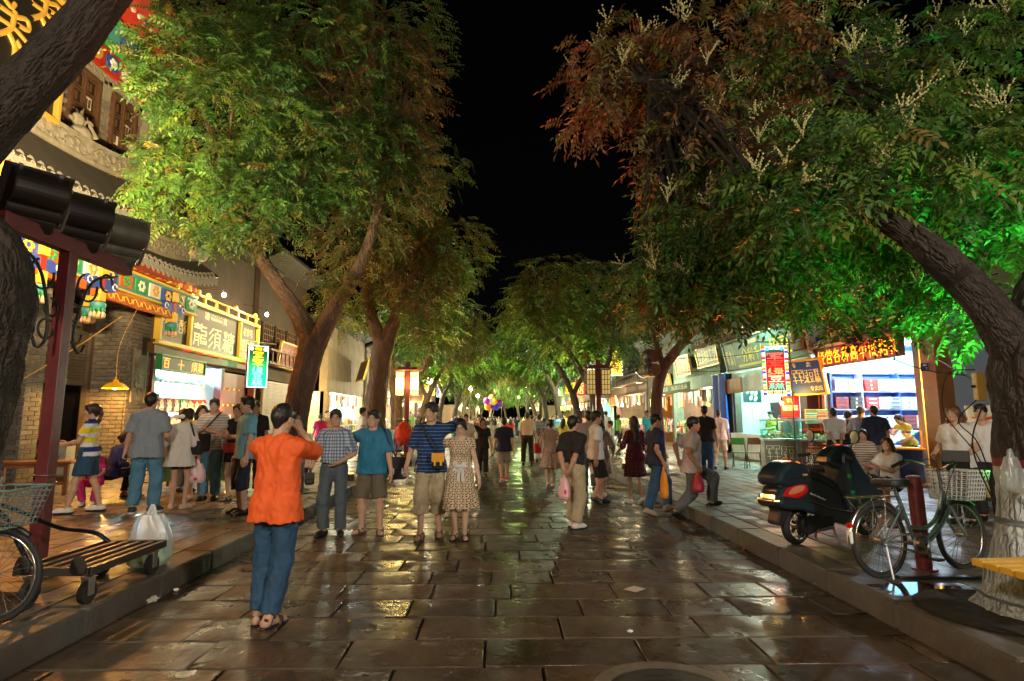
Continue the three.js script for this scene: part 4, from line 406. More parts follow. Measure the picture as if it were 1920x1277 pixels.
  let bi = 0; for (const [x, y, k] of [[8.62, 1.45, 1], [8.62, 1.55, 0], [8.62, 1.65, 1], [8.62, 1.75, 0], [8.92, 1.45, 2], [8.92, 1.55, 2], [8.92, 1.65, 2], [8.92, 1.75, 0]]) { const t = thing('cake_box', `${['yellow', 'pale green', 'red'][k]} cake box, ${['lowest', 'second', 'third', 'topmost'][bi % 4]} of the ${x < 8.7 ? 'left' : 'right'} pile on the glass counter`, 'box', [x, y + 0.07, -15.85], 0.1 * (bi % 3) - 0.3, 'cake boxes piled on the glass counter'); obj('box', rbox(0.26, 0.09, 0.18, 0.006, 0, 0, 0), [mat([0.7, 0.5, 0.1], 0.4), mat([0.5, 0.6, 0.4], 0.4), mat([0.6, 0.12, 0.06], 0.4)][k], t); obj('paper_band', [box(0.27, 0.03, 0.19, 0, 0, 0)], k === 2 ? goldPaint : greenPaint, t); bi++; }
}
{ // souvenir shop with the awning
  const ban = thing('hanging_cloth', 'long blue cloth hanging between the kitchen and the souvenir shop', 'cloth', [9.0, KH, -23.35], -PI / 2); const g = flat(new THREE.PlaneGeometry(1.55, 2.5, 30, 10)); const p = g.attributes.position; for (let i = 0; i < p.count; i++) p.setZ(i, 0.07 * Math.sin(p.getX(i) * 9 + 0.4 * p.getY(i)) * (1.3 - p.getY(i) * 0.3)); g.computeVertexNormals(); put(g, 0, 1.95, 0); obj('cloth', g, mat([0.02, 0.1, 0.5], 0.5, { side: THREE.DoubleSide }), ban); obj('rail', [rod([-0.8, 3.2, 0], [0.8, 3.2, 0], 0.02)], steel, ban);
}
const shopWall = worn([0.22, 0.16, 0.1], 0.7, 0.9, 0.003), goodsTones = [[0.6, 0.08, 0.05], [0.7, 0.5, 0.1], [0.7, 0.68, 0.6], [0.1, 0.3, 0.12], [0.12, 0.16, 0.45], [0.5, 0.25, 0.1], [0.65, 0.3, 0.4]].map((c) => mat(c, 0.5));
function awningGeo(out, drop, w, n) { const g = new THREE.PlaneGeometry(w, 1, n * 6, 6), p = g.attributes.position; for (let i = 0; i < p.count; i++) { const t = 0.5 - p.getY(i), x = p.getX(i); p.setXYZ(i, x, -drop * t - 0.02 * Math.sin(x * 6) * t, out * t); } g.computeVertexNormals(); return flat(g); }
function shopFront(o) {                                  // s side, x facade, z0 near edge, z1 far edge
  const { s, z0, z1 } = o, x = o.x ?? 9.2, L = z0 - z1, zc = (z0 + z1) / 2, top = o.top ?? 3.1, H = o.h ?? 6.5, t = thing('shop', o.label, 'shop', [s * (x + 0.5), KH, zc]), b = B(t), X = (v) => s * (x + v), wm = o.wall ?? plaster;
  b('wall', [box(0.4, H - top, L - 0.02, X(0.5), (top + H) / 2, zc), box(0.4, top - KH, 0.4, X(0.45), (top + KH) / 2, z0 - 0.25), box(0.4, top - KH, 0.4, X(0.45), (top + KH) / 2, z1 + 0.25)], wm);
  b('room', [box(0.1, top, L, X(2.9), top / 2 + 0.1, zc), box(2.5, top, 0.1, X(1.7), top / 2 + 0.1, z1 + 0.1), box(2.5, 0.1, L - 0.1, X(1.7), top + 0.05, zc), box(2.5, top, 0.1, X(1.7), top / 2 + 0.1, z0 - 0.1)], o.inner ?? shopWall);
  const items = goodsTones.map(() => []); for (const [sx, sy] of [[2.55, 0.9], [2.55, 1.5], [2.55, 2.1], [2.55, 2.6], [0.25, 0.85], [0.4, 1.2]]) { b('shelf', [box(0.4, 0.04, L - 0.9, X(sx), sy, zc)], o.shelf ?? brownWood); for (let z = z0 - 0.6; z > z1 + 0.5; z -= rnd(0.1, 0.24)) { const h = rnd(0.14, 0.42); items[Math.floor(rnd(0, 7))].push(rnd() < 0.6 ? rbox(rnd(0.1, 0.3), h, rnd(0.1, 0.24), 0.012, X(sx), sy + h / 2 + 0.02, z, 0, rnd(-0.2, 0.2), 0, 1) : ball(h * 0.5, X(sx), sy + h / 2, z, 0.8, 1, 0.8, 8)); } }
  for (let i = 0; i < 26; i++) { const h = rnd(0.3, 0.8); items[Math.floor(rnd(0, 7))].push(rbox(0.08, h, 0.3, 0.02, X(0.15 + rnd(0, 0.4)), top - h / 2 - 0.1, lerp(z0 - 0.7, z1 + 0.7, rnd()), 0, 0, 0, 1)); }
  items.forEach((l, i) => { if (l.length) b('goods', l, goodsTones[i]).userData.kind = 'stuff'; });
  if (o.awning) { const a = o.awning, g = awningGeo(a.out ?? 1.3, a.drop ?? 0.55, L - 0.3, 6); put(g, X(0.28), a.y ?? 3.5, zc, 0, -s * PI / 2 + PI); const m = a.mat ?? canvasGreen; b('awning', [g], m.clone ? (m.side = THREE.DoubleSide, m) : m); const fx = X(0.28 - (a.out ?? 1.3)), fy = (a.y ?? 3.5) - (a.drop ?? 0.55) - 0.17; b('valance', [box(0.02, 0.34, L - 0.3, fx, fy, zc), ...[...Array(Math.floor(L * 5))].map((_, i) => cyl(0.1, 0.1, 0.018, 10, fx, fy - 0.16, z0 - 0.25 - i * (L - 0.5) / Math.floor(L * 5 - 1), 0, 0, PI / 2))], m); if (a.text) b('valance_print', [faceX(L - 0.8, 0.26, fx - s * 0.014, fy, zc, -s)], mat(0xffffff, 0.8, { map: print_(512, 40, (c, w, h) => { c.fillStyle = '#6a7866'; c.fillRect(0, 0, w, h); writeRow(c, a.text, 6, 3, w - 12, h - 6, '#e8efe0', 0.14); }) }), t, true); }
  if (o.upper === 'lattice') { for (let k = 0; k < Math.floor(L / 1.4); k++) { const zz = z0 - 0.9 - k * 1.4, W = b('window', [box(0.08, 1.3, 1.1, X(0.28), 5.1, zz)], darkWall); b('lattice', [...[0, 1, 2, 3, 4, 5].flatMap((i) => [box(0.05, 1.3, 0.035, X(0.22), 5.1, zz - 0.5 + i * 0.2), box(0.05, 0.035, 1.1, X(0.2), 4.5 + i * 0.24, zz)])], brownWood, W); } b('balcony_rail', [box(0.08, 0.08, L, X(-0.3), 4.5, zc), box(0.8, 0.1, L, X(0.1), 3.95, zc), ...[...Array(Math.floor(L / 0.5))].map((_, i) => box(0.05, 0.5, 0.05, X(-0.3), 4.2, z0 - 0.25 - i * 0.5))], brownWood); }
  b('roof', [box(1.6, 0.12, L, X(0.1), H + 0.1, zc, 0, 0, s * -0.4), ...[...Array(Math.min(40, Math.floor(L / 0.26)))].map((_, i) => cyl(0.06, 0.06, 1.6, 7, X(0.1), H + 0.18, z0 - 0.13 - i * 0.26, 0, 0, PI / 2 - s * 0.4))], roofDark);
  if (o.sign) { const q = o.sign; signBoard('shop_sign', q.label, 'sign', { p: [X(q.out ?? 0.1), q.y ?? 3.9, q.z ?? zc], s: -s, turn: q.turn ?? 0, w: q.w ?? L * 0.7, h: q.h ?? 0.7, d: 0.07, f: 0.06, tip: q.tip ?? 0.15, frame: q.frame ?? goldPaint, back: brownWood, lit: q.lit, tex: print_(320, 100, (c, w, h) => { c.fillStyle = q.bg; c.fillRect(0, 0, w, h); writeRow(c, q.text, 12, 12, w - 24, h - 24, q.fg, 0.13); grime(c, w, h, 8, 0.3); }) }); }
  (o.lamps ?? [[0.8, top - 0.25, zc, 0xffd890, 30]]).forEach(([lx, ly, lz, col, cd], i, all) => bulbLamp((o.lampLabel ?? `glowing bulb in the doorway of ${o.label}`.split(' ').slice(0, 12).join(' ')) + (all.length > 1 ? [', the nearest', ', the next', ', the farthest'][i] : ''), [X(lx), ly, lz], col, cd * 0.5, { k: 30, r: 0.06, group: null }));
  return t;
}
reseed(601);
shopFront({ s: 1, x: 9.1, z0: -24.2, z1: -30.8, label: 'souvenir shop with lettered awning and racks of clothes', wall: tealWall, top: 3.0, h: 5.6, awning: { out: 1.25, y: 3.62, drop: 0.45, text: 'red great bright work art shop _ trip tour record think goods' }, sign: { label: 'brown sign with five yellow characters beside the green pillar', text: 'red great bright work art', bg: '#6a4438', fg: '#ffe020', z: -24.9, w: 2.5, h: 0.85, y: 4.3, out: 0.0 }, lamps: [[0.6, 2.75, -26.0, 0xfff0d8, 46], [-0.6, 2.85, -29.6, 0xffe6b8, 30], [1.6, 2.8, -28.4, 0xfff4e0, 40]], lampLabel: 'white bulb glaring under the souvenir shop awning' });
signBoard('shop_sign', 'red sign with three gold characters above the lettered awning', 'sign', { p: [9.0, 4.15, -27.95], s: -1, w: 2.1, h: 0.92, d: 0.07, f: 0.06, tip: 0.15, frame: goldPaint, tex: print_(220, 100, (c, w, h) => { c.fillStyle = '#8c2c18'; c.fillRect(0, 0, w, h); writeRow(c, 'swan luck hall', 14, 14, w - 28, h - 28, '#ffc41c', 0.13); }) });
{ const a = thing('upper_awning', 'faded brown upper awning with pale characters above the green signboard', 'awning', [9.0, 5.05, -21.6]); const g = awningGeo(0.8, 0.3, 5.2, 6); put(g, 0, 0.1, 0, 0, PI / 2); obj('canvas', [g], worn([0.3, 0.22, 0.15], 0.85, 0.8, 0.004, { side: THREE.DoubleSide }), a); obj('valance', [box(0.02, 0.36, 5.2, -0.8, -0.36, 0), ...[...Array(24)].map((_, i) => cyl(0.11, 0.11, 0.018, 10, -0.8, -0.53, 2.5 - i * 0.215, 0, 0, PI / 2))], worn([0.3, 0.22, 0.15], 0.85, 0.8, 0.004), a); obj('print', [faceX(4.6, 0.3, -0.815, -0.36, 0, -1)], mat(0xffffff, 0.8, { map: print_(400, 40, (c, w, h) => { c.fillStyle = '#7c6248'; c.fillRect(0, 0, w, h); writeRow(c, 'red food clear mark shop goods north', 10, 4, w - 20, h - 8, '#d8ccb0', 0.12); }) }), a, true); }
shopFront({ s: 1, z0: -30.9, z1: -36.6, label: 'dark shop with warm orange doorway behind the leaning tree', wall: darkWall, top: 2.9, h: 5.8, sign: { label: 'small gold rimmed plaque tilted beside the leaning trunk', text: 'hall luck', bg: '#7a3a10', fg: '#e8a020', w: 1.8, h: 0.8, y: 3.6, z: -32 }, lamps: [[1.2, 2.6, -33.6, 0xffa040, 30]] });
shopFront({ s: 1, z0: -36.8, z1: -46.5, label: 'gift shop crowded with bright goods under a brown awning', wall: brownWood, top: 3.3, h: 8.2, upper: 'lattice', awning: { out: 1.3, y: 4.1, drop: 0.5, mat: canvasBrown }, sign: { label: 'orange sign panel hanging under the brown awning', text: 'gift goods shop', bg: '#e07a10', fg: '#602000', w: 2.2, h: 0.9, y: 3.0, z: -44, out: -0.5, lit: 0.25 }, lamps: [[0.4, 2.6, -39.5, 0xffe4b0, 80], [0.6, 2.8, -42.5, 0xfff0c8, 90], [0.4, 2.6, -45, 0xffe4b0, 70]], lampLabel: 'bright bulb above the goods under the brown awning' });
shopFront({ s: 1, x: 8.9, z0: -46.8, z1: -55, label: 'shop washed in cyan light past the brown awning', wall: mat([0.35, 0.55, 0.55], 0.6), inner: mat([0.4, 0.62, 0.62], 0.5), top: 3.4, h: 8, sign: { label: 'tilted blue and white picture sign on the cyan shop', text: 'tea food'.replace('tea', 'plum'), bg: '#2a7090', fg: '#e8f4f8', w: 3, h: 1.6, y: 5.2, tip: 0.25, lit: 0.4 }, lamps: [[0.2, 3.0, -49, 0xc0fff0, 60], [-0.3, 5.9, -48.5, 0xb8ffe8, 30], [0.2, 3.0, -53, 0xd8ffe8, 50]], lampLabel: 'cyan white bulb at the cyan shop' });  // cyan lamplight is partly put into the wall and room colours
shopFront({ s: 1, x: 8.6, z0: -55.2, z1: -66, label: 'far shop with red striped goods on the right side', wall: plaster, top: 3.3, h: 7, awning: { out: 1.2, y: 4, drop: 0.5, mat: canvasBrown }, lamps: [[0.2, 2.8, -58, 0xffe0a0, 80], [0.2, 2.8, -62, 0xffd890, 80]], lampLabel: 'warm bulb in the far red striped shop' });
shopFront({ s: 1, x: 8.3, z0: -66.2, z1: -82, label: 'farthest lit shop row on the right side', wall: darkWall, top: 3.3, h: 7, lamps: [[-0.3, 3.4, -70, 0xfff0c0, 80], [-0.3, 3.4, -78, 0xe8ffd0, 80]], lampLabel: 'faraway bulb at the farthest right shops' });
shopFront({ s: 1, x: 5.6, z0: -84, z1: -100, label: 'lit stalls closing in at the street end, right side', wall: darkWall, top: 3.4, h: 6.5, lamps: [[-0.4, 3.0, -88, 0xffe8b0, 90], [-0.4, 3.2, -96, 0xffd890, 110]], lampLabel: 'warm glare at the street end, right side' });
shopFront({ s: -1, x: 5.4, z0: -80, z1: -96, label: 'lit stalls closing in at the street end, left side', wall: darkWall, top: 3.4, h: 6.5, lamps: [[-0.4, 3.0, -84, 0xffe0a0, 100], [-0.4, 3.2, -92, 0xffe8c0, 110]], lampLabel: 'warm glare at the street end, left side' });
shopFront({ s: -1, x: 3.6, z0: -100, z1: -118, label: 'last glowing shop seen at the very end of the street', wall: plaster, top: 3.4, h: 6.5, lamps: [[-0.5, 3.0, -103, 0xffe0a0, 160], [-0.5, 3.2, -112, 0xffe8c0, 160]], lampLabel: 'last warm glare in the tunnel of trees' });
// left rows
shopFront({ s: -1, x: 9.9, z0: -24.3, z1: -30.2, label: 'dark shuttered house with a carved lattice balcony', wall: darkWall, inner: darkWall, top: 3.3, h: 8.4, upper: 'lattice', sign: { label: 'dull red board with worn characters under the lattice balcony', text: 'old word mark', bg: '#5a2414', fg: '#7a4a34', w: 3.6, h: 1.1, y: 4.45, out: -0.2, z: -27.4 }, lamps: [[0.1, 2.75, -29.3, 0xffd070, 26]], lampLabel: 'small warm bulb at the edge of the shuttered house' });
{ const sh = thing('roll_shutter', 'ribbed roll shutter closed beneath the dull red board', 'shutter', [-9.85, KH, -26.6]); const g = merged([rbox(0.04, 0.11, 4.4, 0.015, 0, 0, 0)]); obj('guide', box(0.1, 3.0, 0.1, 0.0, 1.5, 2.26), shutterMat, sh); for (let i = 0; i < 26; i++) piece('slat', g, shutterMat, sh, 0, 0.06 + i * 0.115, 0); }
shopFront({ s: -1, x: 8.7, z0: -30.4, z1: -38.6, label: 'white lit shop with green and red boxes left of the thick trunk', wall: plaster, inner: mat([0.65, 0.68, 0.62], 0.5), shelf: whitePaint, top: 3.0, h: 6.6, sign: { label: 'tilted yellow sign board with green panel over the white lit shop', text: 'tour trip goods', bg: '#6a8018', fg: '#ffee30', w: 2.6, h: 1.2, y: 4.4, z: -34.5, out: -0.6, turn: 0.4, tip: 0.25, frame: yellowPaint, lit: 0.5 }, lamps: [[1.0, 2.7, -33, 0xf4ffe8, 60], [1.0, 2.7, -36.5, 0xf4ffe8, 60]], lampLabel: 'white bulb inside the white lit shop' });
shopFront({ s: -1, x: 8.6, z0: -38.8, z1: -48, label: 'shop hung with pink and white goods behind the thin tree', wall: plaster, top: 3.2, h: 6.4, awning: { out: 1.1, y: 3.9, drop: 0.45, mat: canvasGreen }, lamps: [[0.6, 2.8, -41, 0xffe8c8, 70], [0.6, 2.8, -45.5, 0xffe0b0, 70], [-1.0, 4.9, -43, 0xfff0d0, 50]], lampLabel: 'warm bulb at the pink goods shop' });
shopFront({ s: -1, x: 8.4, z0: -48.2, z1: -60, label: 'bright shop with green lamp posts, left side far down', wall: plaster, top: 3.3, h: 6.4, upper: 'lattice', sign: { label: 'green glowing panel sign far down the left side', text: 'food shop', bg: '#0c9a50', fg: '#e8ffe8', w: 2, h: 1.6, y: 3.9, out: -0.8, turn: 0.8, lit: 1.2 }, lamps: [[-0.5, 3.6, -50, 0xfff4d8, 90], [0.2, 2.8, -54, 0xffe0a8, 80], [-0.5, 3.6, -58, 0xfff4d8, 90]], lampLabel: 'glaring white bulb far down the left side' });
shopFront({ s: -1, x: 8.2, z0: -60.2, z1: -78, label: 'farthest lit shop row on the left side', wall: darkWall, top: 3.3, h: 7, lamps: [[-0.3, 3.4, -64, 0xffe8b8, 90], [-0.3, 3.4, -72, 0xffe8b8, 90]], lampLabel: 'faraway bulb at the farthest left shops' });
// blade signs that stand out from the shop rows on both sides
reseed(640);
[[1, 7.6, -37.5, 5.2, 'tour shop', '#d8a010', '#601000', 'amber', 'at the near end of the brown awning'], [1, 7.7, -46.6, 5.6, 'food hall', '#10a0a8', '#ffffff', 'cyan', 'between the brown awning and the cyan shop'], [1, 7.4, -52, 4.4, 'old shop', '#c01818', '#ffe070', 'crimson', 'on the cyan shop'], [1, 7.2, -58, 4.6, 'bright', '#e0c020', '#702000', 'yellow', 'deep on the right'], [1, 6.9, -67, 4.8, 'luck', '#18a040', '#f0fff0', 'green', 'farthest on the right'], [-1, 7.6, -39.6, 4.4, 'tea'.replace('tea', 'plum soup'), '#e0e060', '#205010', 'lime', 'beyond the thick trunk'], [-1, 7.4, -45, 4.6, 'gift', '#c81c20', '#ffe880', 'red', 'over the pink goods shop'], [-1, 7.2, -51.5, 4.8, 'year goods', '#20a860', '#ffffff', 'bright green', 'far down on the left'], [-1, 7.0, -59, 4.5, 'shop', '#e09018', '#fff0c0', 'orange', 'farther down on the left'], [-1, 6.8, -68, 4.7, 'sell', '#3060c0', '#f0f4ff', 'blue', 'last on the left']].forEach(([s, x, z, y, text, bg, fg, nm, where]) => signBoard('blade_sign', `${nm} blade sign with lettering standing out ${where}`, 'sign', { p: [s * x, y, z], s: -s, turn: s * (PI / 2 - 0.25), w: 0.95, h: rnd(1.0, 1.7), d: 0.14, f: 0.05, frame: rnd() < 0.5 ? goldPaint : whitePaint, back: brownWood, lit: rnd(0.7, 1.5), tex: print_(96, 140, (c, w, h) => { c.fillStyle = bg; c.fillRect(0, 0, w, h); writeRow(c, text, 16, 12, w - 32, h - 24, fg, 0.13, true); }) }));
// ---------- street trees: pagoda trees with pinnate leaves ----------
const barkTex = dataTex(512, (u, v) => { const w = 0.12 * (fbm(u, v, 4, 91, 4) - 0.5), a = tn((u + w + 1) % 1, v, 14, 93, 4), b = tn((u - w + 1) % 1, v, 26, 95, 9), r = Math.abs(2 * a - 1), q = Math.abs(2 * b - 1); return clamp(0.15 + 0.75 * Math.pow(r, 0.6) * 0.75 + 0.3 * q - 0.1 * fbm(u, v, 30, 97, 2)); });
const barkCol = dataTex(256, (u, v) => { const k = 0.55 + 0.6 * fbm(u, v, 6, 99, 5, 3); return [k, k * 0.96, k * 0.9]; });
const barkMats = [[0.1, 0.075, 0.055], [0.17, 0.1, 0.065], [0.028, 0.021, 0.017]].map((c) => mat(c, 0.85, { map: rescale(barkCol, 0.9), bumpMap: rescale(barkTex, 0.4, 0.55), bumpScale: 0.06 }));  // darkest bark carries the shade of the unlit near trunks
const limeMat = mat([0.4, 0.47, 0.52], 0.85, { map: rescale(barkCol, 0.7), bumpMap: rescale(barkTex, 0.4, 0.55), bumpScale: 0.06 }), redBand = mat([0.16, 0.02, 0.02], 0.8, { bumpMap: rescale(barkTex, 0.5, 0.6), bumpScale: 0.02 });
function barkTube(pts, seg, nr, amp = 0.02, u0 = 0, u1 = 1) {   // pts: [x, y, z, radius]
  const cv = new THREE.CatmullRomCurve3(pts.map((p) => V(p[0], p[1], p[2])), false, 'centripetal'), P = [], UV = [], I = [], n = pts.length - 1; let T0 = null, N = null; const L = cv.getLength();
  for (let i = 0; i <= seg; i++) {
    const u = lerp(u0, u1, i / seg), c = cv.getPoint(u), T = cv.getTangent(u), f = Math.min(u * n, n - 1e-6), k = Math.floor(f), r = lerp(pts[k][3], pts[k + 1][3], f - k);
    if (!N) N = V(0, 0, 1).cross(T).length() > 0.1 ? V(0, 0, 1) : V(1, 0, 0); N.addScaledVector(T, -N.dot(T)).normalize(); const B = T.clone().cross(N);
    for (let j = 0; j <= nr; j++) {
      const a = j / nr * 2 * PI, cx = Math.cos(a), sx = Math.sin(a), rid = 0.6 * Math.abs(n3(cx * 3.2 + c.x, u * L * 1.5, sx * 3.2 + c.z)) + 0.4 * Math.abs(n3(cx * 8 + c.x, u * L * 3.4, sx * 8)), lump = n3(cx * 0.9 + 5, u * L * 0.8, sx * 0.9);
      const R = r * (1 + 0.1 * lump) + amp * (rid * 1.5 - 0.5) * Math.min(1, r * 6);
      P.push(c.x + (N.x * cx + B.x * sx) * R, c.y + (N.y * cx + B.y * sx) * R, c.z + (N.z * cx + B.z * sx) * R); UV.push(j / nr * Math.max(1, Math.round(2 * PI * r / 0.55)) * 0.55, u * L);
    }
  }
  for (let i = 0; i < seg; i++) for (let j = 0; j < nr; j++) { const a = i * (nr + 1) + j, b = a + 1, c = a + nr + 1, d = c + 1; I.push(a, b, c, b, d, c); }
  const g = new THREE.BufferGeometry(); g.setAttribute('position', new THREE.Float32BufferAttribute(P, 3)); g.setAttribute('uv', new THREE.Float32BufferAttribute(UV, 2)); g.setIndex(I); g.computeVertexNormals();
  const nm = g.attributes.normal; for (let i = 0; i <= seg; i++) { const a = i * (nr + 1), b = a + nr, x = nm.getX(a) + nm.getX(b), y = nm.getY(a) + nm.getY(b), z = nm.getZ(a) + nm.getZ(b), l = Math.hypot(x, y, z) || 1; nm.setXYZ(a, x / l, y / l, z / l); nm.setXYZ(b, x / l, y / l, z / l); }
  return g.toNonIndexed();
}
function sprayGeo(pairs, len, ll, lw, droop, turn) {     // one pinnate leaf: leaflets folded along the midrib on both sides of a stalk
  const P = [], I = []; const leaflet = (p, d, up, l, w) => { const side = d.clone().cross(up).normalize(), o = P.length / 3, m = p.clone().addScaledVector(d, l * 0.45), t = p.clone().addScaledVector(d, l).addScaledVector(up, -l * 0.16);
      for (const q of [p, m.clone().addScaledVector(side, w / 2).addScaledVector(up, w * 0.14), t, m.clone().addScaledVector(side, -w / 2).addScaledVector(up, w * 0.14), m.clone().addScaledVector(up, -w * 0.06)]) P.push(q.x, q.y, q.z); I.push(o, o + 1, o + 4, o + 1, o + 2, o + 4, o + 4, o + 2, o + 3, o, o + 4, o + 3); };
  const pos = (t) => V(len * t, -droop * t * t * len, 0.02 * Math.sin(t * 4 + turn));
  for (let i = 0; i < pairs; i++) { const t = 0.18 + 0.78 * i / pairs, p = pos(t); for (const s of [-1, 1]) { const d = V(0.45 + rnd(-0.1, 0.1), -0.3 + rnd(-0.25, 0.15), s).normalize(); leaflet(p, d, V(rnd(-0.25, 0.25), 1, -s * 0.25 + rnd(-0.25, 0.25)).normalize(), ll * rnd(0.85, 1.1) * (1 - 0.25 * Math.abs(t - 0.5)), lw); } }
  leaflet(pos(0.98), V(1, -0.5, 0).normalize(), V(0.3, 1, 0).normalize(), ll, lw);
  const g = new THREE.BufferGeometry(); g.setAttribute('position', new THREE.Float32BufferAttribute(P, 3)); g.setIndex(I); g.computeVertexNormals();
  return boxUV(flat(mergeGeometries([g.toNonIndexed(), ...[0, 1, 2].map((k) => { const r = rod(pos(k / 3).toArray(), pos((k + 1) / 3).toArray(), 0.003, 0.002, 3); r.deleteAttribute('uv'); return r; })])));
}
function panicleGeo() { const l = []; for (let k = 0; k < 5; k++) { const a = k * 1.3, d = V(Math.cos(a) * 0.5, 0.75, Math.sin(a) * 0.5).normalize(), p0 = V(0, 0.02 * k, 0), p1 = p0.clone().addScaledVector(d, 0.16); const r = rod(p0.toArray(), p1.toArray(), 0.003, 0.001, 3); r.deleteAttribute('uv'); l.push(r); for (let j = 1; j < 7; j++) { const b = ball(0.008, 0, 0, 0, 1, 1.3, 1, 4); b.deleteAttribute('uv'); b.translate(...p0.clone().lerp(p1, j / 6.5).add(V(0.006 * (j % 2 ? 1 : -1), 0, 0.005)).toArray()); l.push(b); } } return boxUV(mergeGeometries(l)); }
reseed(31);
const sprays = [sprayGeo(5, 0.3, 0.088, 0.036, 0.3, 0), sprayGeo(6, 0.34, 0.082, 0.034, 0.45, 2), sprayGeo(4, 0.26, 0.095, 0.04, 0.6, 4)], panicle = panicleGeo();
const leafMat = new THREE.MeshPhysicalMaterial({ color: 0xffffff, roughness: 0.55, transmission: 0.35, thickness: 0, ior: 1.4, side: THREE.DoubleSide });
const flowerMat = mat([0.42, 0.4, 0.18], 0.8);
const LEAF = { green: [[0.045, 0.12, 0.012], [0.07, 0.16, 0.014], [0.1, 0.17, 0.014], [0.03, 0.1, 0.014]], brown: [[0.16, 0.055, 0.014], [0.2, 0.08, 0.02], [0.12, 0.06, 0.02], [0.1, 0.09, 0.02]], gold: [[0.15, 0.13, 0.02], [0.1, 0.13, 0.02], [0.18, 0.12, 0.02], [0.08, 0.12, 0.02]] };
// clumps: [x, y, z, rx, ry, rz, sprays, tone]
function streetTree(o) {
  const t = thing('street_tree', o.label, 'tree', [0, 0, 0], 0, null), [bx, bz] = o.base, bm = barkMats[o.bark ?? 0], near = o.near;
  t.position.set(bx, KH, bz);
  const rel = (p) => [p[0] - bx, p[1] - KH, p[2] - bz, ...p.slice(3)];
  const tp = o.trunk.map(rel), cv = new THREE.CatmullRomCurve3(tp.map((p) => V(p[0], p[1], p[2])), false, 'centripetal'); let uL = 0; while (uL < 1 && o.lime && cv.getPoint(uL).y < o.lime) uL += 0.002;
  const uR = uL && uL + 0.06 / cv.getLength(), sg = near ? 64 : 28, nr = near ? 72 : 24, am = near ? 0.03 : 0.022;
  obj('trunk', [barkTube(tp, sg, nr, am, uR, 1)], bm, t, true); if (uL) { obj('lime_wash', [barkTube(tp, Math.ceil(sg * 0.5), nr, am, 0, uL)], limeMat, t, true); obj('red_band', [barkTube(tp, 4, nr, am, uL, uR)], redBand, t, true); }
  for (const l of o.limbs) obj('limb', [barkTube(l.map(rel), near ? 44 : 20, near ? 40 : 14, near ? 0.02 : 0.012)], bm, t, true);
  const twigs = [], mats = sprays.map(() => []), cols = sprays.map(() => []), fl = [];
  for (const [x, y, z, rx, ry, rz, n, tone = 'green', from] of o.clumps) {
    for (let i = 0; i < n; i++) {
      let d, tries = 0; do { d = V(rnd(-1, 1), rnd(-1, 1), rnd(-1, 1)); } while (d.lengthSq() > 1); d.multiplyScalar(Math.pow(d.length(), -0.45));
      const p = V(x + d.x * rx, y + d.y * ry, z + d.z * rz); if (n3(p.x * 0.85, p.y * 0.85, p.z * 0.85) < (o.gap ?? -0.3) || p.y < 2.2) continue;
      const k = Math.floor(rnd(0, 3)), q = new THREE.Quaternion().setFromEuler(new THREE.Euler(0, Math.atan2(-d.z, d.x) + rnd(-1.1, 1.1), rnd(-0.9, 0.35), 'YXZ')).multiply(new THREE.Quaternion().setFromEuler(new THREE.Euler(rnd(-0.8, 0.8), 0, 0))), s = rnd(0.8, 1.25) * (o.leaf ?? 1);
      mats[k].push(new THREE.Matrix4().compose(V(p.x - bx, p.y - KH, p.z - bz), q, V(s, s, s)));
      const c = pick(rnd() < 0.88 ? LEAF[tone] : LEAF.gold), v = rnd(0.75, 1.25); cols[k].push([c[0] * v, c[1] * v, c[2] * v]);
      if (o.flowers && rnd() < o.flowers && d.lengthSq() > 0.5) fl.push(new THREE.Matrix4().compose(V(p.x - bx + d.x * 0.1, p.y - KH + 0.05, p.z - bz + d.z * 0.1), new THREE.Quaternion().setFromEuler(new THREE.Euler(rnd(-0.7, 0.7), rnd(0, 6), rnd(-0.7, 0.7))), V(1.1, 1.1, 1.1)));
    }
    if (from !== undefined) { const l = o.limbs[from], e = l[l.length - 1]; for (let i = 0; i < 5; i++) { const q = [x + rnd(-0.7, 0.7) * rx, y + rnd(-0.6, 0.6) * ry, z + rnd(-0.7, 0.7) * rz], m = [lerp(e[0], q[0], 0.5), lerp(e[1], q[1], 0.5) + rnd(0, 0.3), lerp(e[2], q[2], 0.5)]; twigs.push(barkTube([[...rel(e).slice(0, 3), 0.04], [...rel(m), 0.022], [...rel(q), 0.006]], 8, 6, 0.004)); } }
  }
  if (twigs.length) obj('twigs', twigs, bm, t, true);
  const crown = new THREE.Group(); crown.name = 'crown'; t.add(crown);
  sprays.forEach((g, k) => { if (!mats[k].length) return; const im = new THREE.InstancedMesh(g, leafMat, mats[k].length); im.name = 'leaves'; mats[k].forEach((m, i) => { im.setMatrixAt(i, m); im.setColorAt(i, lin(...cols[k][i])); }); im.castShadow = im.receiveShadow = true; im.userData.kind = 'stuff'; crown.add(im); });
  if (fl.length) { const im = new THREE.InstancedMesh(panicle, flowerMat, fl.length); im.name = 'blossoms'; fl.forEach((m, i) => im.setMatrixAt(i, m)); im.userData.kind = 'stuff'; crown.add(im); }
  return t;
}
reseed(77);
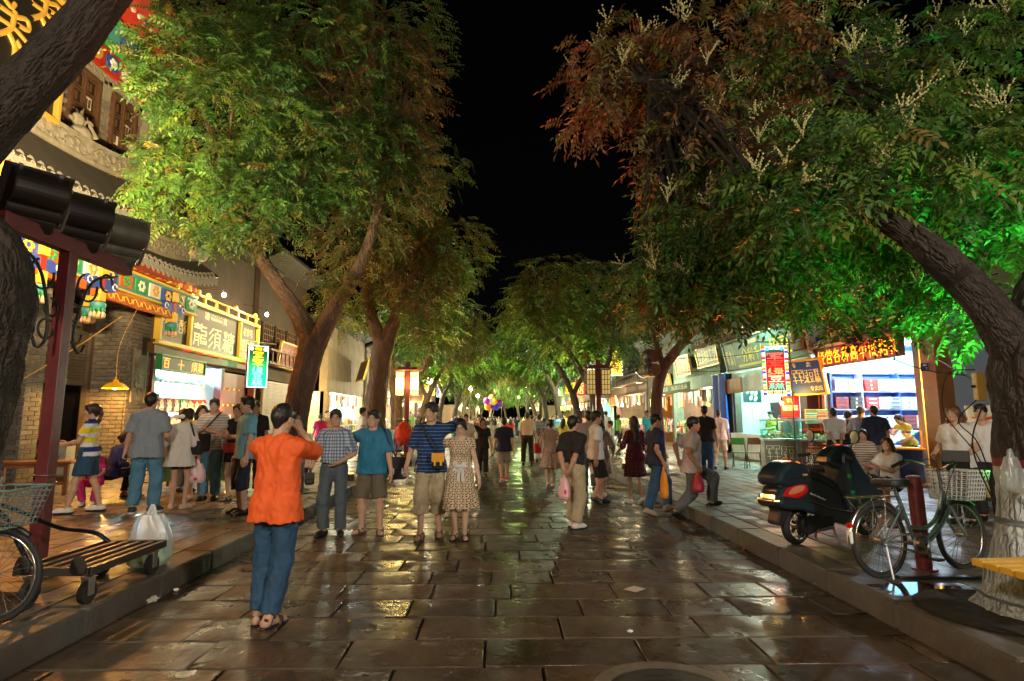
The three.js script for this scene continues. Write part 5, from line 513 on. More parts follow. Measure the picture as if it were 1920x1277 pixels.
streetTree({ near: true, bark: 2, label: 'dark trunk leaning in beside the floodlight post on the left pavement', base: [-4.1, -4.5], lime: 0.98, trunk: [[-4.12, 0.05, -4.5, 0.4], [-4.12, 0.7, -4.5, 0.31], [-4.07, 1.5, -4.5, 0.28], [-4.0, 2.2, -4.5, 0.28], [-4.02, 2.75, -4.5, 0.3], [-4.38, 3.3, -4.5, 0.27], [-4.75, 4.3, -4.6, 0.24], [-5.2, 6.5, -4.7, 0.1]],
  limbs: [[[-4.42, 3.25, -4.5, 0.27], [-4.3, 3.75, -4.5, 0.21], [-3.93, 4.25, -4.5, 0.19], [-3.48, 4.8, -4.45, 0.165], [-3.05, 5.5, -4.4, 0.15], [-2.6, 6.8, -4.2, 0.08]]],
  clumps: [[-4.6, 6.4, -4.2, 1.3, 0.7, 1.2, 190, 'green', 0], [-2.9, 7.6, -4.0, 1.4, 0.8, 1.2, 200, 'green', 0]] });
streetTree({ bark: 1, label: 'forked trunk lit orange behind the man in the orange shirt', base: [-4.1, -11.6], lime: 0.9, leaf: 1.12, gap: -0.2, trunk: [[-4.15, 0.1, -11.6, 0.36], [-4.1, 0.7, -11.6, 0.27], [-4.0, 1.77, -11.6, 0.255], [-3.86, 2.6, -11.6, 0.245], [-3.72, 3.25, -11.6, 0.27]],
  limbs: [[[-3.76, 3.1, -11.6, 0.22], [-4.06, 3.7, -11.6, 0.17], [-4.52, 4.36, -11.6, 0.145], [-4.94, 5.01, -11.5, 0.12], [-5.5, 6.2, -11.2, 0.08]], [[-3.7, 3.1, -11.6, 0.22], [-3.37, 3.82, -11.6, 0.16], [-3.11, 4.21, -11.6, 0.145], [-2.7, 5.1, -11.5, 0.11], [-2.3, 6.4, -11.2, 0.07]]],
  clumps: [[-5.6, 6.0, -10.8, 1.25, 1.0, 1.3, 950, 'green', 0], [-4.9, 7.6, -10.2, 1.5, 1.3, 1.5, 1500, 'green', 0], [-5.9, 8.6, -11.0, 1.3, 1.3, 1.6, 900, 'green'], [-3.6, 8.7, -10.4, 1.4, 1.2, 1.5, 1200, 'green', 1], [-3.5, 6.6, -10.4, 1.2, 1.0, 0.9, 760, 'green'], [-4.4, 5.7, -10.4, 1.0, 0.6, 0.8, 420, 'green'], [-3.3, 7.0, -11.2, 1.1, 0.9, 1.3, 620, 'gold', 1], [-2.4, 8.2, -11.0, 1.2, 1.4, 1.4, 900, 'brown', 1], [-2.3, 9.7, -11.6, 1.2, 1.3, 1.4, 480, 'green', 1], [-4.4, 9.9, -10.8, 1.8, 1.0, 1.4, 500, 'brown'], [-4.3, 5.4, -11.0, 0.9, 0.6, 0.8, 200, 'gold', 0], [-3.0, 5.5, -11.8, 0.9, 0.7, 0.9, 230, 'gold', 1], [-3.6, 4.3, -11.4, 0.7, 0.35, 0.5, 60, 'gold'], [-6.5, 6.9, -11.4, 0.8, 1.0, 1.1, 240, 'green'], [-2.0, 6.6, -11.4, 0.8, 0.8, 1.0, 420, 'gold', 1], [-2.5, 6.9, -10.8, 0.9, 0.9, 0.9, 420, 'green']] });
streetTree({ bark: 1, label: 'thick trunk forking high behind the man in the blue polo shirt', base: [-4.1, -19.5], lime: 0.9, leaf: 1.35, trunk: [[-4.1, 0.1, -19.5, 0.5], [-4.12, 0.8, -19.5, 0.4], [-4.11, 2.05, -19.5, 0.36], [-4.02, 3.3, -19.5, 0.34], [-3.9, 4.15, -19.5, 0.36]],
  limbs: [[[-3.95, 4.0, -19.5, 0.26], [-4.29, 4.94, -19.5, 0.19], [-4.5, 5.87, -19.5, 0.15], [-4.6, 7.4, -19.4, 0.09]], [[-3.86, 4.0, -19.5, 0.28], [-3.48, 5.13, -19.5, 0.21], [-3.05, 6.25, -19.5, 0.16], [-2.5, 7.8, -19.3, 0.09]]],
  clumps: [[-4.6, 6.4, -19.2, 1.4, 1.1, 1.5, 420, 'gold', 0], [-2.9, 6.4, -19.0, 1.5, 1.2, 1.5, 520, 'brown', 1], [-1.6, 7.4, -19.4, 1.3, 1.3, 1.5, 420, 'gold', 1], [-3.6, 8.4, -19.4, 1.8, 1.4, 1.6, 560, 'green', 0], [-2.2, 5.0, -19.6, 1.2, 0.8, 1.3, 260, 'gold', 1], [-5.4, 5.2, -19.6, 0.9, 0.6, 1.0, 150, 'gold', 0], [-3.0, 10.6, -19.6, 2.0, 1.2, 1.6, 300, 'green']] });
streetTree({ bark: 1, label: 'slender forked tree with whitened foot behind the folding chair', base: [-4.15, -24], lime: 0.95, leaf: 1.4, trunk: [[-4.15, 0.1, -24, 0.42], [-4.16, 0.8, -24, 0.27], [-4.17, 1.7, -24, 0.24], [-4.22, 2.5, -24, 0.25]], limbs: [[[-4.22, 2.3, -24, 0.2], [-4.43, 3.46, -24, 0.15], [-4.5, 5.4, -24, 0.09]], [[-4.2, 2.3, -24, 0.18], [-3.65, 3.02, -24, 0.14], [-3.0, 3.9, -24, 0.11], [-2.5, 5.6, -24, 0.07]]],
  clumps: [[-4.4, 6.0, -24, 1.5, 1.2, 1.5, 380, 'green', 0], [-2.6, 6.3, -24, 1.5, 1.3, 1.5, 420, 'green', 1], [-1.5, 5.0, -24.4, 1.2, 0.9, 1.2, 240, 'gold', 1], [-3.2, 4.5, -23.6, 1.3, 0.6, 1.0, 170, 'green', 1], [-2.8, 8.2, -24.4, 1.9, 1.4, 1.6, 380, 'green']] });
streetTree({ near: true, bark: 2, label: 'massive tree with whitened trunk and hanging plastic bag beside the yellow bench', base: [4.14, -4.4], lime: 1.03, flowers: 0.1, gap: -0.3, trunk: [[4.08, 0.05, -4.4, 0.5], [4.1, 0.3, -4.4, 0.38], [4.14, 0.9, -4.4, 0.3], [4.18, 1.6, -4.4, 0.26], [4.18, 2.1, -4.4, 0.25], [4.4, 2.65, -4.4, 0.19], [4.75, 3.3, -4.4, 0.15], [5.1, 4.6, -4.6, 0.1]],
  limbs: [[[4.17, 1.95, -4.42, 0.19], [4.02, 2.3, -4.43, 0.15], [3.8, 2.72, -4.5, 0.132], [3.52, 3.2, -4.7, 0.118], [3.0, 3.9, -5.2, 0.09], [2.4, 4.6, -5.6, 0.06], [1.7, 5.4, -6.0, 0.035]], [[3.3, 3.5, -4.9, 0.07], [3.3, 4.4, -5.6, 0.05], [3.7, 5.6, -6.2, 0.03]]],
  clumps: [[2.75, 3.5, -4.9, 0.6, 0.42, 0.5, 260, 'green', 0], [3.5, 3.9, -4.6, 0.8, 0.45, 0.5, 260, 'green'], [4.6, 3.7, -4.8, 0.7, 0.5, 0.6, 200, 'green'], [4.9, 2.75, -5.6, 0.5, 0.45, 0.6, 130, 'green'], [2.75, 3.95, -6.2, 0.9, 0.75, 0.9, 620, 'green', 0], [2.2, 3.65, -6.4, 0.5, 0.6, 0.7, 260, 'green', 0], [1.72, 3.1, -6.5, 0.36, 0.3, 0.5, 90, 'green', 0], [2.4, 3.12, -6.6, 0.55, 0.4, 0.8, 260, 'green', 0], [3.2, 3.25, -6.8, 0.9, 0.4, 0.9, 360, 'green', 0], [4.2, 3.35, -7.2, 0.85, 0.5, 0.9, 300, 'green', 1], [4.9, 2.95, -7.3, 0.45, 0.45, 0.7, 130, 'green', 1], [2.45, 4.6, -6.2, 0.75, 0.7, 0.9, 380, 'brown', 0], [1.35, 5.6, -6.2, 0.75, 0.42, 0.8, 240, 'brown', 0], [0.95, 5.2, -6.2, 0.28, 0.38, 0.5, 75, 'brown', 0], [2.5, 5.5, -6.0, 1.0, 0.8, 1.0, 460, 'brown', 0], [3.5, 4.9, -6.0, 1.1, 1.0, 1.1, 640, 'green', 1], [4.6, 4.3, -6.2, 1.0, 0.9, 1.1, 520, 'green', 1], [4.2, 5.9, -6.0, 1.4, 1.0, 1.2, 560, 'green', 1], [5.4, 5.2, -6.4, 1.1, 1.2, 1.2, 420, 'green', 1], [3.6, 3.9, -6.5, 0.9, 0.6, 0.9, 360, 'green', 1], [5.2, 3.4, -6.4, 0.7, 0.6, 0.9, 220, 'green', 1]] });
streetTree({ bark: 1, label: 'dark leaning trunk before the souvenir shop awning', base: [4.15, -14.9], lime: 0.9, leaf: 1.2, trunk: [[4.15, 0.1, -14.9, 0.26], [4.14, 0.6, -14.9, 0.17], [4.1, 2.23, -14.9, 0.145], [4.31, 2.92, -14.9, 0.14], [4.68, 3.41, -14.9, 0.12], [5.12, 3.9, -14.9, 0.1]], limbs: [[[4.3, 2.9, -14.9, 0.09], [4.0, 4.0, -14.9, 0.07], [3.4, 5.2, -14.9, 0.05]]],
  clumps: [[5.2, 4.7, -15.0, 1.0, 0.7, 1.2, 260, 'green', 0], [4.7, 5.6, -15.2, 1.2, 0.9, 1.4, 380, 'gold', 0], [3.9, 4.5, -15.4, 0.6, 0.4, 0.8, 90, 'gold', 0], [5.2, 7.0, -15.4, 1.5, 1.2, 1.4, 300, 'green']] });
// the far rows, whose crowns meet over the street
const farTrees = [[4.1, -23.7, 'leaning tree behind the lantern post on the kerb'], [4.05, -29.5, 'thin dark tree just past the lantern post with tilted trunk'], [3.9, -38, 'third street tree past the lantern post'], [3.9, -48, 'fourth street tree past the lantern post, half hidden'], [3.8, -60, 'small far tree near the glowing globe lamps, right row'], [3.8, -74, 'farthest tree of the right row'], [-4.2, -32, 'tree beyond the shop lantern in the left row'], [-4.1, -41, 'second tree beyond the shop lantern, left row'], [-4, -52, 'far tree behind the balloon seller, left row'], [-4, -66, 'small tree deep in the left row'], [-3.9, -82, 'farthest tree of the left row'], [3.2, -92, 'tree closing the street end, right of its middle'], [-3, -98, 'tree closing the street end, left of its middle'], [1.4, -108, 'last tree before the dark end of the street'], [-1.8, -116, 'tree seen last through the tunnel of crowns']];
farTrees.forEach(([x, z, label], i) => {
  reseed(300 + i); const s = Math.sign(x), lean = rnd(-0.3, 0.3), h = rnd(2.6, 3.4), fork = [x - s * 0.25 + lean * 0.3, h, z], L = 1.5 + 0.02 * -z, hi = rnd(-0.3, 0.5);
  streetTree({ bark: 0, label, base: [x, z], leaf: L, gap: -0.3, trunk: [[x, 0.1, z, 0.3], [x + lean * 0.1, 0.8, z, 0.2], [x + lean * 0.2, 1.8, z, 0.18], [...fork, 0.18]], limbs: [[[...fork, 0.15], [x - s * 0.9, h + 1.3, z, 0.12], [x - s * 1.9, h + 2.5, z, 0.09], [x - s * 3, h + 3.2, z, 0.05]], [[...fork, 0.13], [x + s * 0.5, h + 1.5, z, 0.1], [x + s * 0.7, h + 3.2, z, 0.05]]],
    clumps: [[x - s * 1.0, h + 2.3 + hi, z, 1.7, 1.1, 1.8, 330, i % 3 ? 'green' : 'gold', 0], [x - s * 2.6, h + 3.1 + hi, z, 1.5, 1.0, 1.8, 330, i % 2 ? 'green' : 'gold', 0], [x + s * 0.9, h + 2.4, z, 1.5, 1.2, 1.8, 270, 'green', 1], [x - s * 1.4, h + 4.3 + hi, z, 2.2, 1.2, 2.0, 330, 'gold', 0], [x + s * 0.4, h + 4.4, z, 2.0, 1.2, 2.0, 230, 'green', 1]] });
});
// ---------- people: a distance field on a grid, meshed; every limb is a tapered capsule, joined smoothly ----------
class Field {
  constructor(lo, hi, cell) {
    this.lo = lo; this.c = cell; this.n = [0, 1, 2].map((k) => Math.ceil((hi[k] - lo[k]) / cell) + 1);
    this.d = new Float32Array(this.n[0] * this.n[1] * this.n[2]).fill(1);
  }
  each(lo, hi, fn) {
    const { lo: L, c, n, d } = this, a = lo.map((v, k) => Math.max(0, Math.floor((v - L[k]) / c))), b = hi.map((v, k) => Math.min(n[k] - 1, Math.ceil((v - L[k]) / c)));
    for (let z = a[2]; z <= b[2]; z++) for (let y = a[1]; y <= b[1]; y++) { let i = (z * n[1] + y) * n[0] + a[0]; const Y = L[1] + y * c, Z = L[2] + z * c; for (let x = a[0]; x <= b[0]; x++, i++) d[i] = fn(L[0] + x * c, Y, Z, d[i]); }
  }
  cone(a, b, ra, rb, k = 0.03, cuts, op = 1) {           // tapered capsule from a to b; cuts: planes [point, outward normal]
    const m = Math.max(ra, rb) + 0.03 + k, lo = [0, 1, 2].map((i) => Math.min(a[i], b[i]) - m), hi = [0, 1, 2].map((i) => Math.max(a[i], b[i]) + m), dx = b[0] - a[0], dy = b[1] - a[1], dz = b[2] - a[2], l2 = dx * dx + dy * dy + dz * dz + 1e-12;
    this.each(lo, hi, (x, y, z, d) => {
      const px = x - a[0], py = y - a[1], pz = z - a[2]; let t = (px * dx + py * dy + pz * dz) / l2; t = t < 0 ? 0 : t > 1 ? 1 : t;
      const qx = px - t * dx, qy = py - t * dy, qz = pz - t * dz; let e = Math.sqrt(qx * qx + qy * qy + qz * qz) - (ra + (rb - ra) * t);
      if (cuts) for (const [p, n] of cuts) e = Math.max(e, (x - p[0]) * n[0] + (y - p[1]) * n[1] + (z - p[2]) * n[2]);
      return join(d, e, k, op);
    });
    return this;
  }
  ell(c, r, k = 0.03, op = 1, rx = 0) {                  // ellipsoid, turned about x by rx
    const m = Math.max(...r) + 0.03 + k, cs = Math.cos(rx), sn = Math.sin(rx);
    this.each(c.map((v) => v - m), c.map((v) => v + m), (x, y, z, d) => {
      const X = x - c[0], y0 = y - c[1], z0 = z - c[2], Y = y0 * cs + z0 * sn, Z = -y0 * sn + z0 * cs;
      const k0 = Math.hypot(X / r[0], Y / r[1], Z / r[2]), k1 = Math.hypot(X / r[0] ** 2, Y / r[1] ** 2, Z / r[2] ** 2);
      return join(d, k1 < 1e-9 ? -Math.min(...r) : k0 * (k0 - 1) / k1, k, op);
    });
    return this;
  }
  cut(p, n) { const { n: N } = this; this.each(this.lo, this.lo.map((v, k) => v + N[k] * this.c), (x, y, z, d) => Math.max(d, (x - p[0]) * n[0] + (y - p[1]) * n[1] + (z - p[2]) * n[2])); return this; }
  ruffle(fn, band = 0.035) { const { n: N } = this; this.each(this.lo, this.lo.map((v, k) => v + N[k] * this.c), (x, y, z, d) => (Math.abs(d) < band ? d + fn(x, y, z) : d)); return this; }
  mesh() {                                              // surface nets
    const { n: [nx, ny, nz], d, c, lo } = this, idx = new Int32Array(d.length).fill(-1), P = [], I = [], st = [1, nx, nx * ny];
    const corner = [0, 1, nx, nx + 1, nx * ny, nx * ny + 1, nx * ny + nx, nx * ny + nx + 1];
    for (let z = 0; z < nz - 1; z++) for (let y = 0; y < ny - 1; y++) for (let x = 0; x < nx - 1; x++) {
      const o = x + nx * (y + ny * z); let mask = 0;
      for (let k = 0; k < 8; k++) if (d[o + corner[k]] < 0) mask |= 1 << k;
      if (mask === 0 || mask === 255) continue;
      let sx = 0, sy = 0, sz = 0, m = 0;
      for (let a = 0; a < 8; a++) for (const b of [1, 2, 4]) { if (a & b) continue; const e = a | b; if (!!(mask & (1 << a)) === !!(mask & (1 << e))) continue; const va = d[o + corner[a]], vb = d[o + corner[e]], t = va / (va - vb); sx += (a & 1) + (b === 1 ? t : 0); sy += ((a >> 1) & 1) + (b === 2 ? t : 0); sz += (a >> 2) + (b === 4 ? t : 0); m++; }
      idx[o] = P.length / 3; P.push(lo[0] + (x + sx / m) * c, lo[1] + (y + sy / m) * c, lo[2] + (z + sz / m) * c);
    }
    for (let z = 1; z < nz - 1; z++) for (let y = 1; y < ny - 1; y++) for (let x = 1; x < nx - 1; x++) {
      const o = x + nx * (y + ny * z), v = d[o] < 0;
      for (let k = 0; k < 3; k++) {
        if (v === d[o + st[k]] < 0) continue;
        const u = st[(k + 1) % 3], w = st[(k + 2) % 3], a = idx[o], b = idx[o - u], e = idx[o - u - w], f = idx[o - w];
        if (a < 0 || b < 0 || e < 0 || f < 0) continue;
        if (v) I.push(a, b, e, a, e, f); else I.push(a, e, b, a, f, e);
      }
    }
    const g = new THREE.BufferGeometry(); g.setAttribute('position', new THREE.Float32BufferAttribute(P, 3)); g.setIndex(I); g.computeVertexNormals(); g.userData.ready = true; return g;
  }
}
function join(d, e, k, op) {
  if (op === 1) { const h = k - Math.abs(d - e); return (d < e ? d : e) - (h > 0 ? h * h / (4 * k) : 0); }
  e = -e; const h = k - Math.abs(d - e); return (d > e ? d : e) + (h > 0 ? h * h / (4 * k) : 0);   // op -1 carves
}
function wrapUV(g, r = 0.15, cx = 0, cz = 0) { const p = g.attributes.position, uv = new Float32Array(p.count * 2); for (let i = 0; i < p.count; i++) { uv[2 * i] = Math.atan2(p.getX(i) - cx, p.getZ(i) - cz) * r; uv[2 * i + 1] = p.getY(i); } g.setAttribute('uv', new THREE.BufferAttribute(uv, 2)); g.userData.ready = true; return g; }
function joinMeshes(l) { const g = mergeGeometries(l.map((q) => { const c = q.index ? q : q; for (const k of Object.keys(c.attributes)) if (k !== 'position' && k !== 'normal') c.deleteAttribute(k); return c; })); g.userData.ready = true; return g; }
function mirrored(g) { const c = g.clone(); c.scale(-1, 1, 1); const I = c.index.array; for (let i = 0; i < I.length; i += 3) { const t = I[i]; I[i] = I[i + 1]; I[i + 1] = t; } return c; }

// heads, hair and hands are made once, in their own axes: head round the point between the ears, looking along +z; hand from the wrist along -y, thumb towards +z, palm towards -x
function makeHead(female, cell) {
  const f = new Field([-0.1, -0.19, -0.13], [0.1, 0.14, 0.14], cell), w = female ? 0.95 : 1;
  f.ell([0, 0.035, -0.014], [0.073 * w, 0.084, 0.092], 0.02).ell([0, -0.03, 0.022], [0.058 * w, 0.075, 0.064], 0.03).ell([0, -0.083, 0.05], [0.029 * w, 0.028, 0.03], 0.035);
  f.cone([0.046 * w, -0.062, 0.0], [0.02, -0.094, 0.046], 0.018, 0.016, 0.03).cone([-0.046 * w, -0.062, 0], [-0.02, -0.094, 0.046], 0.018, 0.016, 0.03);
  f.cone([-0.03, 0.018, 0.072], [0.03, 0.018, 0.072], 0.01, 0.01, 0.02);                                          // brow
  for (const s of [-1, 1]) { f.ell([s * 0.031, 0.0, 0.088], [0.017, 0.011, 0.014], 0.014, -1); f.ell([s * 0.031, -0.001, 0.073], [0.014, 0.011, 0.011], 0.006); f.ell([s * 0.04, -0.03, 0.06], [0.022, 0.02, 0.02], 0.03); f.ell([s * 0.074 * w, -0.008, -0.012], [0.011, 0.031, 0.018], 0.008); f.ell([s * 0.079 * w, -0.005, -0.006], [0.006, 0.02, 0.01], 0.004, -1); }
  f.cone([0, 0.012, 0.08], [0, -0.03, 0.094], 0.008, 0.0105, 0.016).ell([0.011, -0.033, 0.086], [0.008, 0.007, 0.009], 0.008).ell([-0.011, -0.033, 0.086], [0.008, 0.007, 0.009], 0.008);
  f.cone([-0.017, -0.06, 0.075], [0.017, -0.06, 0.075], 0.006, 0.006, 0.01).cone([-0.013, -0.07, 0.074], [0.013, -0.07, 0.074], 0.007, 0.007, 0.009).cone([-0.02, -0.0645, 0.09], [0.02, -0.0645, 0.09], 0.002, 0.002, 0.006, null, -1);
  f.cone([0, -0.05, -0.02], [0, -0.18, -0.035], 0.05 * w, 0.052 * w, 0.03);
  return f.mesh();
}
function makeHand(curl, cell, spread = 0.05) {
  const f = new Field([-0.09, -0.21, -0.08], [0.05, 0.05, 0.1], cell);
  f.cone([0, 0.03, 0], [0, -0.015, 0], 0.026, 0.024, 0.02);
  for (let i = 0; i < 4; i++) {
    const z = 0.03 - i * 0.0195, L = [0.068, 0.077, 0.072, 0.056][i], r = [0.0088, 0.0092, 0.0088, 0.0078][i]; let p = [0, -0.086 + Math.abs(i - 1) * 0.004, z], a = curl * (0.7 + 0.1 * i), sp = (1.5 - i) * spread;
    f.cone([0, -0.015, z * 0.6], p, 0.0155, 0.0125, 0.016);
    for (const s of [0.46, 0.3, 0.24]) { const q = [p[0] - Math.sin(a) * L * s, p[1] - Math.cos(a) * L * s, p[2] + sp * L * s]; f.cone(p, q, r, r * 0.92, 0.004); p = q; a += curl * 0.85; }
  }
  const t1 = [-0.012 - curl * 0.012, -0.055, 0.052], t2 = [-0.02 - curl * 0.02, -0.085, 0.058 - curl * 0.018], t3 = [-0.026 - curl * 0.024, -0.107, 0.056 - curl * 0.026];
  f.cone([0, -0.015, 0.015], t1, 0.017, 0.0125, 0.015).cone(t1, t2, 0.0115, 0.0105, 0.005).cone(t2, t3, 0.0105, 0.009, 0.004);
  return f.mesh();
}
const headGeo = {}, handGeo = {};
for (const [lod, c, hc] of [['near', 0.0042, 0.0036], ['far', 0.009, 0.0065]]) {
  for (const s of ['male', 'female']) headGeo[lod + s] = makeHead(s === 'female', c);
  for (const [k, v] of [['flat', 0.1], ['relaxed', 0.38], ['grip', 1.0]]) { const g = makeHand(v, hc); handGeo[lod + k + 'R'] = mirrored(g); handGeo[lod + k + 'L'] = g; }
}
function makeHair(kind, cell = 0.006) {
  const f = new Field([-0.16, -0.62, -0.26], [0.16, 0.2, 0.16], cell), long = { long: 0.36, verylong: 0.52, wavy: 0.46 }[kind], fem = kind !== 'short' && kind !== 'crew' && kind !== 'spiky' && kind !== 'side';
  const t = kind === 'crew' ? 0.006 : kind === 'spiky' ? 0.017 : 0.013;
  f.ell([0, 0.037, -0.016], [0.073 + t, 0.084 + t * 1.25, 0.093 + t], 0.02);
  if (fem) { f.cone([0, 0.02, -0.08], [0, -0.07, -0.07], 0.05, 0.035, 0.04); for (const s of [-1, 1]) f.cone([s * 0.068, 0.055, 0.018], [s * 0.078, -0.04, -0.005], 0.024, 0.02, 0.02); } else f.cone([0, 0, -0.07], [0, -0.06, -0.06], 0.042, 0.03, 0.04);
  // clear the face, then add what hangs in front of it again
  f.ell([0, -0.055, 0.095], [fem ? 0.066 : 0.07, 0.115, 0.085], 0.012, -1); f.cone([-0.1, -0.035, 0.015], [0.1, -0.035, 0.015], fem ? 0.0 : 0.042, fem ? 0.0 : 0.042, 0.01, null, -1);
  if (kind === 'side' || kind === 'short') { f.cone([-0.05, 0.088, 0.062], [0.045, 0.098, 0.058], 0.022, 0.028, 0.02); }
  if (kind === 'spiky') for (let i = 0; i < 26; i++) { const a = i * 2.4, r = 0.075 * Math.sqrt(i / 26), p = [Math.cos(a) * r, 0.1 - r * r * 5, Math.sin(a) * r * 1.1]; f.cone(p, [p[0] * 1.3, p[1] + 0.035, p[2] * 1.2 + 0.012], 0.016, 0.004, 0.008); }
  if (long) { const n = 9; for (let i = 0; i <= n; i++) { const a = lerp(-1.95, 1.95, i / n), x = Math.sin(a) * 0.078, z = -Math.cos(a) * 0.085 - 0.012, L = long * (1 - 0.12 * Math.abs(i - 4.5) / 4.5), wv = kind === 'wavy' ? 0.03 : 0.008; let p = [x * 0.95, 0.02, z]; for (let k = 1; k <= 5; k++) { const q = [x * (1 + 0.22 * k / 5) + wv * Math.sin(k * 2.2 + i * 1.7), 0.02 - L * k / 5, Math.min(z, -0.02) - 0.022 * Math.sin(k / 5 * 3) - 0.01 + wv * Math.cos(k * 2.5 + i)]; f.cone(p, q, 0.026, k === 5 ? 0.008 : 0.025, 0.018); p = q; } } }
  if (kind === 'bob') for (const s of [-1, -0.5, 0, 0.5, 1]) f.cone([s * 0.07, 0.03, -0.05 * (1 - Math.abs(s)) - 0.03], [s * 0.082, -0.1, -0.06 * (1 - Math.abs(s)) - 0.025], 0.032, 0.02, 0.02);
  if (kind === 'bun') f.ell([0, 0.03, -0.125], [0.042, 0.04, 0.036], 0.012);
  if (kind === 'ponytail') { let p = [0, 0.045, -0.11]; for (const [y, z, r] of [[0.03, -0.14, 0.02], [-0.05, -0.15, 0.03], [-0.15, -0.13, 0.03], [-0.27, -0.11, 0.008]]) { f.cone(p, [0, y, z], 0.022, r, 0.015); p = [0, y, z]; } }
  if (fem && kind !== 'long') f.cone([-0.055, 0.075, 0.062], [0.05, 0.085, 0.06], 0.014, 0.016, 0.015);
  f.ruffle((x, y, z) => 0.0035 * n3(x * 70, y * 14, z * 70) + 0.002 * n3(x * 160, y * 40, z * 160));
  return boxUV(f.mesh());
}
const hairGeo = {}; const hairOf = (k) => hairGeo[k] ??= makeHair(k);
const hairBlack = mat([0.012, 0.01, 0.009], 0.5), hairBrown = mat([0.035, 0.018, 0.01], 0.5), hairRed = mat([0.1, 0.035, 0.012], 0.5), hairGrey = mat([0.06, 0.058, 0.055], 0.6);
const skins = [[0.46, 0.27, 0.18], [0.52, 0.32, 0.22], [0.4, 0.22, 0.14], [0.56, 0.37, 0.27]].map((c) => mat(c, 0.55));
const eyeWhite = mat([0.6, 0.58, 0.55], 0.3), eyeDark = mat([0.01, 0.008, 0.007], 0.2), lipMat = mat([0.4, 0.15, 0.12], 0.5), browMat = mat([0.015, 0.012, 0.01], 0.8);
const eyeG = merged([ball(0.0105, 0, 0, 0, 1, 0.62, 0.5, 10)]), irisG = merged([ball(0.0056, 0, 0, 0.0035, 1, 1, 0.5, 8)]), browG = merged([tube([[-0.016, -0.002, -0.004], [-0.004, 0.0035, 0.001], [0.014, 0.0015, -0.003]], 0.0042, 8, 5)]), lipG = merged([tube([[-0.021, 0.001, -0.008], [-0.008, 0.002, 0], [0, 0.0005, 0.001], [0.008, 0.002, 0], [0.021, 0.001, -0.008]], 0.0042, 12, 5), tube([[-0.018, 0, -0.007], [0, -0.006, 0.001], [0.018, 0, -0.007]], 0.005, 10, 5)]);
const glassesG = merged([...[-1, 1].flatMap((s) => [torus(0.02, 0.0022, 16, 5, s * 0.032, 0, 0.093), rod([s * 0.052, 0.004, 0.09], [s * 0.078, 0.008, 0.0], 0.002, 0.002, 5)]), rod([-0.012, 0.004, 0.095], [0.012, 0.004, 0.095], 0.002, 0.002, 5)]);
const shades = [];

function ik(a, t, l1, l2, pole) {                       // two bones from a towards t; returns the middle joint and the end
  const d = V(...t).sub(V(...a)), L = Math.min(d.length(), (l1 + l2) * 0.999), u = d.clone().normalize(), x = (l1 * l1 - l2 * l2 + L * L) / (2 * L), h = Math.sqrt(Math.max(0, l1 * l1 - x * x)), p = V(...pole); p.addScaledVector(u, -p.dot(u)).normalize();
  const m = V(...a).addScaledVector(u, x).addScaledVector(p, h), e = V(...a).addScaledVector(u, L); return [m.toArray(), e.toArray()];
}
const mix3 = (a, b, t) => [0, 1, 2].map((k) => lerp(a[k], b[k], t));
